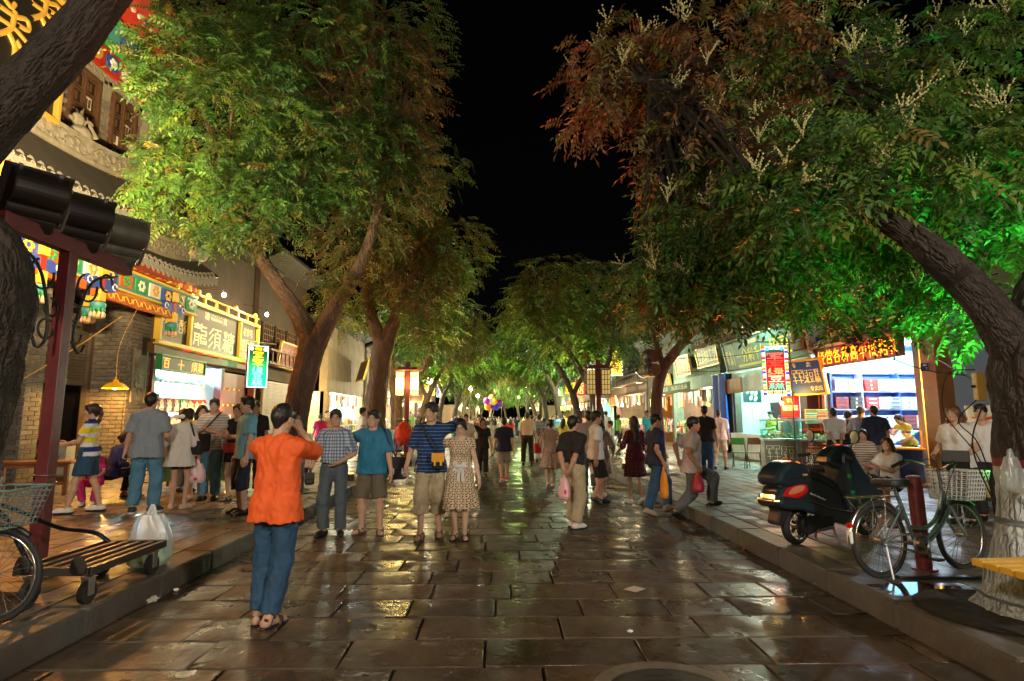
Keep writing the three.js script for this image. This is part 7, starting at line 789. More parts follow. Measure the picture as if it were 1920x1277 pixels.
for (const [x, z, to, c, cd, l] of [[-2.9 - 0.5, -13.6, [-2.6, 7.5, -11.8], 0xffb050, 40, 'unseen amber uplight on the left kerb before the thick trunk'], [-3.5, -21.6, [-2.6, 7, -19.4], 0xd8ff60, 150, 'unseen yellow green uplight beside the lit lantern post'], [3.6, -16.6, [3.2, 6, -15.4], 0xffb050, 60, 'unseen amber uplight at the pink bicycle'], [3.6, -26, [2.6, 6, -25], 0xc8ff50, 170, 'unseen green uplight on the right kerb past the lantern post'], [-3.6, -34, [-1.5, 6, -33], 0xb0ff40, 240, 'unseen green uplight on the left kerb, first of the far trees'], [3.5, -41, [1.5, 6, -40], 0xc0ff40, 260, 'unseen green uplight by the gift shop kerb'], [-3.5, -45, [-1.5, 6, -44], 0x90ff40, 300, 'unseen green uplight before the bright left shops'], [3.5, -54, [1.5, 6, -52], 0xd0ff50, 320, 'unseen green uplight deep on the right kerb'], [-3.5, -58, [-1.5, 6, -56], 0xd8ff50, 340, 'unseen green uplight deep on the left kerb']]) { const t = thing('uplight', l, 'uplight', [x, KH, z]); obj('housing', [cyl(0.11, 0.09, 0.16, 16, 0, 0.08, 0)], blackPlastic, t); obj('light_face', cyl(0.08, 0.08, 0.01, 16, 0, 0.165, 0), glow(c, 4), t); spot(c, cd, [x, KH + 0.24, z], to, 0.8, 0.8, 5); }  // uplights are unseen, placed to light the crowns from below
// bicycle: built along +x, rear axle at x = 0
function bicycle(label, p, turn, o) {
  const t = thing('bicycle', label, 'bicycle', p, turn), R = 0.325, fm = o.frame, wb = 1.06;
  for (const x of [0, wb]) { const w = obj('wheel', torus(R - 0.012, 0.02, 44, 10, x, R, 0), rubber, t); obj('rim', [torus(R - 0.042, 0.011, 40, 6, x, R, 0)], chrome, w); const sp = []; for (let k = 0; k < 28; k++) { const a = k / 28 * 2 * PI, q = a + (k % 2 ? 0.28 : -0.28), h = k % 4 < 2 ? 0.025 : -0.025; sp.push(rod([x + 0.025 * Math.cos(q), R + 0.025 * Math.sin(q), h], [x + (R - 0.045) * Math.cos(a), R + (R - 0.045) * Math.sin(a), 0], 0.0018, 0.0018, 4)); } obj('spokes', sp, chrome, w); obj('hub', [cyl(0.028, 0.028, 0.07, 12, x, R, 0, PI / 2)], steel, w); obj('mudguard', [torus(R + 0.022, 0.02, 30, 6, x, R, 0, 0, 0, x ? 0.9 : 0.5, x ? 1.9 : 2.7)], o.guard ?? chrome, t); }
  const bb = [0.44, 0.28, 0], seat = [0.27, 0.74, 0], head = [0.87, 0.74, 0], headLo = [0.92, 0.58, 0];
  obj('frame', [tube([headLo, [0.8, 0.44, 0], [0.62, 0.31, 0], bb], 0.032, 20, 9), tube([head, [0.78, 0.52, 0], [0.6, 0.41, 0], [0.38, 0.42, 0]], 0.02, 20, 8), rod(bb, seat, 0.018), rod(head, headLo, 0.022), ...[-0.05, 0.05].flatMap((z) => [rod([0, R, z], bb, 0.01), rod([0, R, z], [0.31, 0.62, z * 0.4], 0.009)])], fm, t); obj('fork', [-0.05, 0.05].map((z) => tube([[0.92, 0.6, z * 0.6], [0.97, 0.45, z], [wb, R, z]], 0.012, 10, 7)), fm, t);
  obj('handlebar', [tube([[0.62, 0.97, 0.27], [0.74, 1.02, 0.24], [0.86, 0.98, 0.1], [0.85, 0.94, 0], [0.86, 0.98, -0.1], [0.74, 1.02, -0.24], [0.62, 0.97, -0.27]], 0.012, 30, 7), rod(head, [0.85, 0.95, 0], 0.014)], chrome, t); for (const s of [-1, 1]) { obj('grip', rod([0.73, 1.02, s * 0.242], [0.6, 0.96, s * 0.275], 0.017), rubber, t); obj('brake_lever', tube([[0.78, 1.0, s * 0.23], [0.72, 0.97, s * 0.25], [0.64, 0.93, s * 0.27]], 0.005, 8, 5), steel, t); } obj('cable', [tube([[0.76, 1.01, 0.2], [0.92, 0.98, 0.12], [0.93, 0.8, 0.03], [0.8, 0.5, 0.03]], 0.004, 16, 5), tube([[0.76, 1.01, -0.2], [0.95, 1.02, -0.1], [0.94, 0.8, -0.03]], 0.004, 16, 5)], rubber, t);
  obj('saddle', [extrude(smoothShape([[-0.13, 0.0], [-0.13, 0.09], [-0.07, 0.115], [0.02, 0.05], [0.16, 0.025], [0.16, -0.025], [0.02, -0.05], [-0.07, -0.115], [-0.13, -0.09]], 4), 0.07, 0.025, 0.24, 0.83, 0, PI / 2)], blackPlastic, t); obj('seat_spring', [torus(0.03, 0.006, 12, 5, 0.15, 0.775, 0.05, PI / 2), torus(0.03, 0.006, 12, 5, 0.15, 0.775, -0.05, PI / 2), rod(seat, [0.25, 0.8, 0], 0.014)], chrome, t);
  obj('rear_rack', [...[-0.06, 0.06].flatMap((z) => [rod([-0.3, 0.71, z], [0.22, 0.71, z], 0.006), rod([-0.02, R, z * 1.1], [-0.12, 0.71, z], 0.005), rod([0.0, R, z * 1.1], [0.05, 0.71, z], 0.005), rod([-0.28, 0.71, z], [-0.2, 0.6, z * 0.6], 0.005)]), ...[-0.28, -0.1, 0.08, 0.2].map((x) => rod([x, 0.71, -0.06], [x, 0.71, 0.06], 0.005))], chrome, t); obj('reflector', [cyl(0.024, 0.024, 0.03, 12, -0.335, 0.47, 0, 0, 0, PI / 2)], redLens, t); obj('guard_tip', [rbox(0.03, 0.11, 0.05, 0.01, -0.345, 0.37, 0)], whitePaint, t);
  obj('crank', [torus(0.085, 0.012, 26, 6, 0.44, 0.28, 0.06), cyl(0.03, 0.03, 0.13, 10, 0.44, 0.28, 0, PI / 2), bar([0.44, 0.28, 0.075], [0.52, 0.15, 0.075], 0.018), bar([0.44, 0.28, -0.075], [0.36, 0.41, -0.075], 0.018)], steel, t); for (const [x, y, z] of [[0.52, 0.15, 0.13], [0.36, 0.41, -0.13]]) obj('pedal', rbox(0.09, 0.022, 0.085, 0.006, x, y, z), rubber, t); obj('chain_guard', [tube([[-0.04, 0.3, 0.062], [0.1, 0.36, 0.064], [0.35, 0.37, 0.066], [0.52, 0.33, 0.066], [0.5, 0.21, 0.066], [0.2, 0.25, 0.064], [-0.04, 0.29, 0.062]], 0.012, 30, 6)], fm, t); obj('kickstand', [rod([0.0, 0.3, 0.06], [-0.05, 0.02, 0.14], 0.009)], steel, t);
  const bk = []; const W = 0.17, D = 0.13, y0 = 0.66, y1 = 0.93, cx = 1.06, sl = 0.05; const q = (u, v, s) => { const k = 1 + 0.18 * v; return s === 0 ? [cx + D * k + sl * v, lerp(y0, y1, v), W * k * u] : s === 1 ? [cx - D * k + sl * v, lerp(y0, y1, v), W * k * u] : [cx + sl * v + D * k * u, lerp(y0, y1, v), (s === 2 ? 1 : -1) * W * k]; };
  const rr = o.wire ? 0.0032 : 0.0062; for (let s = 0; s < 4; s++) for (let k = 0; k <= 8; k++) { const a = -1 + k / 4; bk.push(rod(q(a, 0, s), q(a, 1, s), rr, rr, 4)); if (k <= 7) bk.push(rod(q(-1, k / 7, s), q(1, k / 7, s), rr, rr, 4)); } for (let k = 0; k <= 8; k++) bk.push(rod([cx - D, y0, -W + k * W / 4], [cx + D, y0, -W + k * W / 4], rr, rr, 4), rod([cx - D + k * D / 4, y0, -W], [cx - D + k * D / 4, y0, W], rr, rr, 4)); obj('basket', bk, o.basket, t); obj('basket_rim', [0, 1, 2, 3].map((s) => rod(q(-1, 1, s), q(1, 1, s), 0.009, 0.009, 6)), o.basket, t);
  return t;
}
bicycle('silver ladies bicycle with grey basket leaning beside the maroon bollard', [3.47, KH, -5.35], 0.3, { frame: mat([0.32, 0.42, 0.44], 0.25, { metalness: 0.75 }), basket: mat([0.42, 0.43, 0.42], 0.6) }).rotation.x = -0.04;
bicycle('bicycle with a teal wire basket, only its front in the picture, beside the trolley', [-4.62, KH, -4.3], 0.03, { frame: mat([0.03, 0.05, 0.07], 0.3), basket: mat([0.16, 0.28, 0.3], 0.4, { metalness: 0.5 }), wire: true, guard: blackPlastic });
bicycle('pink bicycle standing behind the man with the orange bag', [3.75, KH, -16.2], 0.6, { frame: mat([0.6, 0.2, 0.4], 0.35), basket: mat([0.2, 0.2, 0.2], 0.5) });
{ // electric scooter, nose along +x
  const t = thing('scooter', 'dark electric scooter with top box and red tail lamp parked by the right kerb', 'scooter', [3.42, KH, -6.78], 0.42); t.scale.setScalar(0.95); const zMirror = [-1, 1];
  const wheel = (x) => { const w = obj('wheel', [torus(0.175, 0.05, 36, 12, x, 0.215, 0)], rubber, t); obj('rim', [torus(0.135, 0.016, 30, 7, x, 0.215, 0.02), cyl(0.05, 0.05, 0.13, 16, x, 0.215, 0, PI / 2)], steel, w); obj('spoke', [...Array(5)].map((_, k) => bar([x + 0.04 * Math.cos(k * 1.257), 0.215 + 0.04 * Math.sin(k * 1.257), 0.02], [x + 0.135 * Math.cos(k * 1.257), 0.215 + 0.135 * Math.sin(k * 1.257), 0.02], 0.028, 0.02)), blackPlastic, w); obj('rim_tape', [...Array(12)].filter((_, k) => k < 7 || k > 9).map((_, k) => put(box(0.05, 0.012, 0.004, 0, 0.148, 0.052), x, 0.215, 0, 0, 0, k * 0.55)), whitePaint, w); };
  wheel(0); wheel(1.3);
  const prof = (pts, w, b, m, name, z = 0, n = 5) => obj(name, extrude(smoothShape(pts, n), w, b, 0, 0, z), m, t);
  prof([[-0.37, 0.53], [-0.3, 0.66], [-0.05, 0.74], [0.14, 0.76], [0.4, 0.68], [0.6, 0.56], [0.66, 0.45], [0.72, 0.36], [0.5, 0.34], [0.2, 0.42], [-0.1, 0.5]], 0.3, 0.06, darkBody, 'body'); prof([[-0.4, 0.5], [-0.38, 0.56], [-0.05, 0.52], [0.35, 0.42], [0.75, 0.33], [1.0, 0.3], [1.0, 0.24], [0.7, 0.22], [0.3, 0.33], [-0.1, 0.45]], 0.36, 0.03, darkBody, 'side_skirt'); for (const s of [-1, 1]) obj('trim_strip', tube([[-0.38, 0.565, s * 0.17], [0, 0.535, s * 0.185], [0.35, 0.44, s * 0.185], [0.8, 0.34, s * 0.185]], 0.011, 24, 6), chrome, t);
  prof([[0.08, 0.74], [0.12, 0.83], [0.32, 0.8], [0.5, 0.72], [0.64, 0.64], [0.64, 0.58], [0.4, 0.66], [0.2, 0.72]], 0.27, 0.05, blackPlastic, 'seat'); prof([[-0.38, 0.77], [-0.33, 0.85], [-0.2, 0.92], [-0.04, 0.92], [0.08, 0.85], [0.1, 0.77], [-0.1, 0.745], [-0.25, 0.73]], 0.34, 0.06, darkBody, 'top_box'); obj('box_badge', [box(0.08, 0.02, 0.004, 0.0, 0.83, 0.183)], goldPaint, t); obj('box_seam', [-1, 1].map((s) => tube([[-0.38, 0.8, s * 0.16], [-0.1, 0.8, s * 0.184], [0.09, 0.8, s * 0.16]], 0.006, 14, 5)), blackPlastic, t);
  prof([[-0.34, 0.575], [-0.24, 0.68], [0.02, 0.7], [0.05, 0.65], [-0.06, 0.59], [-0.3, 0.56]], 0.318, 0.03, redLens, 'tail_lamp'); prof([[-0.26, 0.62], [-0.18, 0.68], [0.0, 0.685], [-0.02, 0.655]], 0.326, 0.02, mat([0.55, 0.2, 0.12], 0.2), 'signal_lens'); obj('lettering', [-1, 1].map((s) => [...Array(8)].map((_, k) => box(0.02, 0.022 - 0.006 * (k % 2), 0.003, 0.12 + k * 0.034, 0.6 - k * 0.012, s * 0.152))).flat(), whitePaint, t);
  prof([[-0.36, 0.52], [-0.26, 0.53], [-0.12, 0.46], [-0.2, 0.38], [-0.33, 0.26], [-0.37, 0.28], [-0.33, 0.4]], 0.16, 0.015, blackPlastic, 'mud_flap'); prof([[-0.05, 0.3], [0.2, 0.32], [0.45, 0.3], [0.45, 0.22], [0.2, 0.2], [0.0, 0.15], [-0.06, 0.22]], 0.1, 0.02, blackPlastic, 'swing_arm', 0.13); obj('shock_absorber', [-1, 1].map((s) => rod([0.12, 0.28, s * 0.14], [0.18, 0.5, s * 0.14], 0.025)), steel, t);
  obj('floorboard', rbox(0.5, 0.05, 0.34, 0.015, 0.86, 0.29, 0), blackPlastic, t); prof([[0.84, 1.0], [0.94, 1.02], [1.08, 0.86], [1.24, 0.7], [1.42, 0.6], [1.46, 0.52], [1.2, 0.46], [1.0, 0.3], [0.92, 0.34], [0.9, 0.6]], 0.34, 0.07, darkBody, 'leg_shield'); prof([[1.02, 0.42], [1.1, 0.5], [1.3, 0.5], [1.5, 0.36], [1.56, 0.28], [1.3, 0.44], [1.08, 0.36]], 0.14, 0.02, darkBody, 'front_mudguard'); obj('fork', [-1, 1].map((s) => rod([1.08, 0.55, s * 0.075], [1.3, 0.215, s * 0.075], 0.02)), steel, t); obj('emblem', [cyl(0.025, 0.025, 0.02, 12, 0.9, 0.78, 0.14, PI / 2)], chrome, t);
  prof([[0.62, 0.97], [0.72, 1.06], [0.9, 1.1], [1.04, 1.02], [1.06, 0.92], [0.92, 0.9], [0.76, 0.92]], 0.24, 0.06, darkBody, 'headlamp_cowl'); obj('handlebar', [tube([[0.62, 1.02, 0.34], [0.74, 1.04, 0.2], [0.86, 1.06, 0], [0.74, 1.04, -0.2], [0.62, 1.02, -0.34]], 0.014, 20, 7)], steel, t); for (const s of zMirror) { obj('grip', rod([0.69, 1.03, s * 0.26], [0.58, 1.01, s * 0.37], 0.02), rubber, t); obj('brake_lever', tube([[0.74, 1.03, s * 0.24], [0.7, 1.01, s * 0.3], [0.64, 1.0, s * 0.38]], 0.007, 8, 5), chrome, t); obj('mirror', [ball(0.075, 0.78, 1.27, s * 0.31, 0.35, 1.15, 0.8, 14), tube([[0.84, 1.06, s * 0.16], [0.82, 1.15, s * 0.22], [0.79, 1.22, s * 0.3]], 0.008, 10, 6)], blackPlastic, t); obj('mirror_glass', [ball(0.066, 0.765, 1.27, s * 0.31, 0.25, 1.15, 0.8, 14)], mat([0.55, 0.55, 0.45], 0.1, { metalness: 0.4 }), t); } obj('kickstand', [rod([0.5, 0.28, 0.08], [0.55, 0.0, 0.16], 0.014), rod([0.5, 0.28, -0.08], [0.55, 0.0, -0.16], 0.014)], steel, t); obj('foot_peg', [bar([0.22, 0.17, 0.16], [0.42, 0.19, 0.2], 0.03)], steel, t);
}
{ const t = thing('bollard', 'maroon round bollard standing behind the silver bicycle', 'bollard', [4.05, KH, -5.62]); obj('post', [cyl(0.065, 0.065, 0.86, 20, 0, 0.43, 0), ball(0.065, 0, 0.86, 0, 1, 0.25, 1, 16)], postRed, t); obj('foot_plate', [cyl(0.11, 0.11, 0.02, 20, 0, 0.01, 0)], postRed, t); t.rotation.z = 0.03; const s = thing('threshold_strip', 'dark wooden strip lying on the paving behind the bicycle wheel', 'plank', [4.0, KH + 0.015, -5.3], -0.05); obj('plank', rbox(0.85, 0.03, 0.06, 0.006, 0, 0, 0), blackPlastic, s); }
{ // bench with yellow slats round the big tree's right side
  const t = thing('bench', 'yellow slatted bench corner beside the big whitened trunk', 'bench', [3.55, KH, -3.6], 0.06), y = mat([0.62, 0.36, 0.03], 0.45, { bumpMap: rescale(G0, 0.4), bumpScale: 0.003 }); for (let i = 0; i < 5; i++) obj('slat', rbox(1.7, 0.045, 0.085, 0.008, 0.6, 0.5, -0.22 + i * 0.1), y, t); for (const x of [0.12, 1.1]) obj('leg', rbox(0.1, 0.47, 0.44, 0.01, x, 0.235, 0), iron, t); t.position.x = 3.35;
}
{ // flat trolley with push handle
  const t = thing('trolley', 'flat slatted hand trolley with bent tube handle on the left kerb', 'trolley', [-3.42, KH, -5.2], 0.0), w = 0.56, l = 1.0, y = 0.26; obj('frame', [box(0.045, 0.06, l, -w / 2, y, 0), box(0.045, 0.06, l, w / 2, y, 0), box(w, 0.06, 0.045, 0, y, l / 2), box(w, 0.06, 0.045, 0, y, -l / 2)], mat([0.03, 0.026, 0.024], 0.4), t); for (let i = 0; i < 4; i++) obj('slat', rbox(0.05, 0.03, l - 0.05, 0.006, -0.17 + i * 0.115, y + 0.012, 0), worn([0.07, 0.055, 0.045], 0.5, 0.5, 0.003), t);
  for (const x of [-1, 1]) for (const z of [-1, 1]) { const c = obj('caster', [put(flat(new THREE.CylinderGeometry(0.085, 0.085, 0.045, 20)), x * 0.22, 0.086, z * 0.42, 0, 0, PI / 2)], rubber, t); obj('fork', [box(0.012, 0.13, 0.06, x * 0.22 + 0.03, 0.13, z * 0.42), box(0.012, 0.13, 0.06, x * 0.22 - 0.03, 0.13, z * 0.42), box(0.08, 0.012, 0.07, x * 0.22, 0.2, z * 0.42)], steel, c); }
  obj('handle', [tube([[-w / 2 + 0.1, y, 0.46], [-w / 2 - 0.02, y + 0.18, 0.46], [-w / 2 - 0.18, y + 0.42, 0.46], [-w / 2 - 0.42, y + 0.5, 0.44], [-w / 2 - 0.8, y + 0.5, 0.4], [-w / 2 - 1.1, y + 0.44, 0.38]], 0.019, 40, 8), tube([[-w / 2 + 0.1, y, -0.46], [-w / 2 - 0.05, y + 0.1, -0.46], [-w / 2 - 0.4, y + 0.16, -0.44], [-w / 2 - 0.7, y + 0.3, -0.4], [-w / 2 - 1.1, y + 0.44, -0.38]], 0.019, 30, 8)], mat([0.015, 0.02, 0.035], 0.3, { metalness: 0.4 }), t); for (const s of [-1, 1]) obj('end_bracket', extrude(smoothShape([[-0.05, -0.04], [0.05, -0.04], [0.045, 0.04], [0, 0.08], [-0.045, 0.04]], 3), 0.02, 0.004, s * (w / 2 - 0.07), y + 0.04, l / 2 + 0.03), iron, t);
}
// thin plastic carrier bags: a bulging sack gathered under two loops
function carrier(name, label, p, turn, o) {
  const t = thing(name, label, 'bag', p, turn), { w, h, d } = o, g = new THREE.CylinderGeometry(1, 1, 1, 28, 22, true), q = g.attributes.position; for (let i = 0; i < q.count; i++) { const v = q.getY(i) + 0.5, a = Math.atan2(q.getX(i), q.getZ(i)), k = Math.pow(Math.sin(Math.min(1, 1.12 - v * 0.86) * PI * 0.5), 0.8) * (v < 0.12 ? 0.75 + v * 2 : 1), c = Math.cos(a), s = Math.sin(a), e = 1 + (0.03 + 0.12 * v) * Math.sin(a * 9 + v * 7) + 0.05 * n3(c * 2 + (o.seed ?? 0), v * 3, s * 2); q.setXYZ(i, Math.sign(s) * Math.pow(Math.abs(s), 0.7) * w / 2 * k * e, v * h, Math.sign(c) * Math.pow(Math.abs(c), 0.8) * d / 2 * k * e); } g.computeVertexNormals(); obj('sack', flat(g), o.mat, t);
  obj('bag_handle', [-1, 1].map((s) => { const u = tube([[s * w * 0.1, h * 0.93, 0.01], [s * w * 0.07, h * 1.06, 0.01], [0, h * 1.2, 0], [-s * w * 0.02, h * 1.06, -0.02], [s * w * 0.12, h * 0.92, -0.02]], 0.014, 16, 6); u.scale(1, 1, 0.6); return u; }), o.mat, t); if (o.inside) obj('contents', o.inside, o.insideMat, t, true); return t;
}
const film = (c, tr = 0.55) => new THREE.MeshPhysicalMaterial({ color: hex(c), roughness: 0.35, transmission: tr, thickness: 0, side: THREE.DoubleSide });
carrier('plastic_bag', 'knotted white carrier bag holding green and blue boxes beside the trolley', [-3.42, KH + 0.005, -5.95], 0.2, { w: 0.4, h: 0.48, d: 0.26, seed: 3, mat: film(0xf4faff, 0.68), insideMat: mat(0xffffff, 0.5, { map: print_(160, 100, (c, w, h) => { c.fillStyle = '#2f9a3a'; c.fillRect(0, 0, w, h); c.fillStyle = '#3e7cc8'; c.fillRect(0, 0, 84, h * 0.5); brush(c, 'north', 30, 6, 34, 36, '#7a1420', 0.14); c.fillStyle = '#a03040'; c.fillRect(70, 14, 14, 22); c.strokeStyle = '#e8ffe8'; c.lineWidth = 4; c.beginPath(); c.arc(122, 30, 15, 0, 7); c.stroke(); }) }), inside: [put(flat(new THREE.BoxGeometry(0.31, 0.2, 0.17)), 0, 0.13, 0)] });
carrier('plastic_bag', 'clear crumpled plastic bag hung on the big whitened trunk', [3.58, 1.12, -4.02], 0.4, { w: 0.2, h: 0.24, d: 0.1, seed: 9, mat: film(0xdfe6e8, 0.88) });
{ const l = thing('bag_ribbon', 'pink and white plastic scrap lying at the foot of the maroon post', 'litter', [-4.2, KH + 0.03, -6.0], 0.3); obj('scrap', (() => { const g = new THREE.SphereGeometry(0.12, 16, 10), p = g.attributes.position; for (let i = 0; i < p.count; i++) { const k = 0.75 + 0.4 * n3(p.getX(i) * 14, p.getY(i) * 14, p.getZ(i) * 14); p.setXYZ(i, p.getX(i) * k * 1.5, p.getY(i) * k * 0.6 + 0.04, p.getZ(i) * k); } g.computeVertexNormals(); return flat(g); })(), film(0xffe8ee, 0.3), l); obj('ribbon', [ball(0.05, -0.12, 0.04, 0, 1.3, 0.7, 0.8, 8)], mat([0.6, 0.03, 0.15], 0.5), l); }
// litter
const scrapG = (r, s) => { const g = new THREE.IcosahedronGeometry(r, 2), p = g.attributes.position; for (let i = 0; i < p.count; i++) { const k = 0.7 + 0.5 * n3(p.getX(i) / r * 2 + s, p.getY(i) / r * 2, p.getZ(i) / r * 2); p.setXYZ(i, p.getX(i) * k, p.getY(i) * k * 0.5, p.getZ(i) * k * 1.2); } g.computeVertexNormals(); g.userData.ready = true; boxUV(g); return g; };
for (const [px, py, h, r, c, l] of [[1556, 1098, 0, 0.05, 0xe8ecec, 'crumpled clear wrapper in the right gutter below the bicycle'], [1530, 1096, 0, 0.025, 0xc8d020, 'small yellow scrap in the right gutter'], [1398, 1018, 0, 0.03, 0xd83010, 'red wrapper in the right gutter'], [1420, 1030, 0, 0.03, 0xffb070, 'pale orange scrap next to the red wrapper'], [1395, 1030, 0, 0.02, 0xe06030, 'tiny orange scrap near the right kerb'], [285, 1128, 0, 0.06, 0xd8d8d0, 'white and blue wrapper in the left gutter by the trolley'], [330, 1108, 0, 0.03, 0xe8e0d8, 'white scrap in the left gutter'], [646, 1018, 0, 0.02, 0xf0f0ea, 'white speck of paper before the checked shirt man'], [660, 995, 0, 0.02, 0xf0f0ea, 'white scrap between the two posing men'], [1182, 1185, 0, 0.022, 0xdff0f4, 'small pale blue scrap on the near slabs'], [775, 1090, 0, 0.012, 0xeae6da, 'thin white stub on the slabs below the couple'], [655, 1165, 0, 0.014, 0xb8b020, 'yellow leaf scrap near the lower middle']]) { const m = tag(obj('litter', scrapG(r, px), mat(c, 0.6), scene, 'raw'), l, 'litter', 'litter'); const q = at(px, py, h); m.position.set(q.x, h + r * 0.35, q.z); }
{ const q = at(1190, 1106, 0); const p = tag(obj('paper_sheet', (() => { const g = flat(new THREE.PlaneGeometry(0.17, 0.14, 4, 4)); put(g, 0, 0, 0, -PI / 2, 0.75, 0, 'YXZ'); return g; })(), mat([0.5, 0.42, 0.36], 0.7, { side: THREE.DoubleSide })), 'pale square of paper lying flat on the slabs', 'paper'); p.position.set(q.x, 0.008, q.z); }
for (const [p, h, l] of [[[1.02, -3.62], 0, 'iron manhole cover cut by the bottom edge'], [[2.15, -12.4], 0, 'iron manhole cover behind the black shirted man'], [[-3.95, -11.7], KH, 'manhole cover in the left pavement by the kerb']]) { const t = thing('manhole_cover', l, 'manhole cover', [p[0], h, p[1]]); obj('cover', [cyl(0.36, 0.36, 0.02, 40, 0, 0.002, 0), ...[...Array(9)].map((_, i) => box(0.5 - Math.abs(i - 4) * 0.08, 0.006, 0.025, 0, 0.014, -0.28 + i * 0.07))], iron, t); obj('ring', [lathe([[0.37, 0.016], [0.47, 0.012], [0.48, -0.02], [0.365, -0.02], [0.37, 0.016]], 44, 0, 0, 0)], worn([0.11, 0.09, 0.07], 0.6, 0.6, 0.006), t); }
for (const [x, z, r] of [[-4.1, -4.5, 0.62], [3.76, -4.4, 0.62], [-4.15, -11.6, 0.6], [-4.1, -19.5, 0.7], [4.15, -14.9, 0.5]]) struct('tree_pit', lathe([[0.02, KH + 0.012], [r - 0.1, KH + 0.006], [r - 0.04, KH + 0.01]], 36, x, 0, z), soilMat);
struct('puddle', (() => { const s = []; for (let i = 0; i < 40; i++) { const a = i / 40 * 2 * PI, r = 1 + 0.35 * n3(Math.cos(a) * 1.5, Math.sin(a) * 1.5, 4) + 0.2 * n3(Math.cos(a) * 4, Math.sin(a) * 4, 9); s.push([Math.cos(a) * 0.38 * r, Math.sin(a) * 0.24 * r]); } return put(flat(new THREE.ShapeGeometry(new THREE.Shape(s.map((p) => new THREE.Vector2(...p))))), 3.58, KH + 0.0045, -4.95, -PI / 2); })(), mat([0.03, 0.025, 0.02], 0.06));
// wooden table, low bench and cartons before the shutter
{ const t = thing('wooden_table', 'low brown wooden table in front of the roll shutter', 'table', [-8.75, KH, -11.3], 0.12), wd = worn([0.28, 0.11, 0.05], 0.45, 0.6, 0.003); obj('table_top', rbox(1.5, 0.05, 0.5, 0.01, 0, 0.6, 0), wd, t); for (const x of [-0.65, 0.65]) for (const z of [-0.18, 0.18]) obj('leg', rbox(0.07, 0.58, 0.07, 0.008, x, 0.29, z), wd, t); obj('rail', [rbox(1.3, 0.05, 0.03, 0.005, 0, 0.22, 0.18), rbox(1.3, 0.06, 0.03, 0.005, 0, 0.54, 0.18)], wd, t);
  const c = thing('carton', 'whitish printed carton behind the low wooden table', 'carton', [-9.9, KH, -13.4], 0.2); obj('box', rbox(0.5, 0.85, 0.4, 0.01, 0, 0.42, 0), worn([0.5, 0.46, 0.38], 0.8, 0.6, 0.002), c); obj('flap', [box(0.5, 0.01, 0.2, 0, 0.86, 0.18, 0.2)], worn([0.42, 0.36, 0.27], 0.8, 0.6, 0.002), c); obj('print', [box(0.24, 0.2, 0.004, 0, 0.5, 0.203)], mat([0.12, 0.12, 0.12], 0.7), c);
  const k = thing('carton', 'small tan carton hung on the brick pier', 'carton', [-10.75, 2.5, -12.85], 0.05); obj('box', rbox(0.34, 0.32, 0.14, 0.008, 0, 0, 0), worn([0.5, 0.38, 0.24], 0.8, 0.4, 0.002), k); obj('slot', [box(0.18, 0.025, 0.004, 0, -0.1, 0.072)], blackPlastic, k); obj('print', [box(0.05, 0.05, 0.003, -0.08, 0.04, 0.072), box(0.05, 0.05, 0.003, 0.06, 0.04, 0.072)], mat([0.2, 0.12, 0.06], 0.8), k);
  const pot = thing('cooking_pot', 'steel pot on the dark red counter inside the shutter opening', 'pot', [-11.5, 1.41, -13.9]); obj('body', lathe([[0, 0], [0.2, 0], [0.24, 0.2], [0.25, 0.21]], 24, 0, 0, 0), steel, pot); obj('handle', [torus(0.05, 0.012, 12, 5, 0.27, 0.14, 0), torus(0.05, 0.012, 12, 5, -0.27, 0.14, 0)], blackPlastic, pot); }
{ const t = thing('food_stall', 'cloth covered stall table with red and white wares behind the grey shirted man', 'stall', [-6.2, KH, -12.4], 0.2); obj('table_top', rbox(1.6, 0.05, 0.8, 0.01, 0, 0.86, 0), brownWood, t); for (const x of [-0.7, 0.7]) for (const z of [-0.3, 0.3]) obj('leg', rbox(0.05, 0.85, 0.05, 0.006, x, 0.43, z), brownWood, t); obj('cloth', [box(1.64, 0.7, 0.02, 0, 0.52, 0.41), box(1.64, 0.02, 0.84, 0, 0.895, 0)], worn([0.12, 0.25, 0.1], 0.8, 0.5, 0.004), t); const a = []; for (let i = 0; i < 26; i++) a.push(rbox(0.14, rnd(0.06, 0.2), 0.12, 0.015, rnd(-0.7, 0.7), 0.96, rnd(-0.3, 0.35), 0, rnd(0, 3), 0, 1)); obj('wares', a.slice(0, 13), redPaint, t).userData.kind = 'stuff'; obj('wares', a.slice(13), whitePaint, t).userData.kind = 'stuff';
  const s = copy(t, 'stall table with pink and white wares under the thick trunk', [-5.0, KH, -26], 0.4); const u = copy(t, 'long table of goods before the gift shop with the brown awning', [7.4, KH, -40], 1.4); }
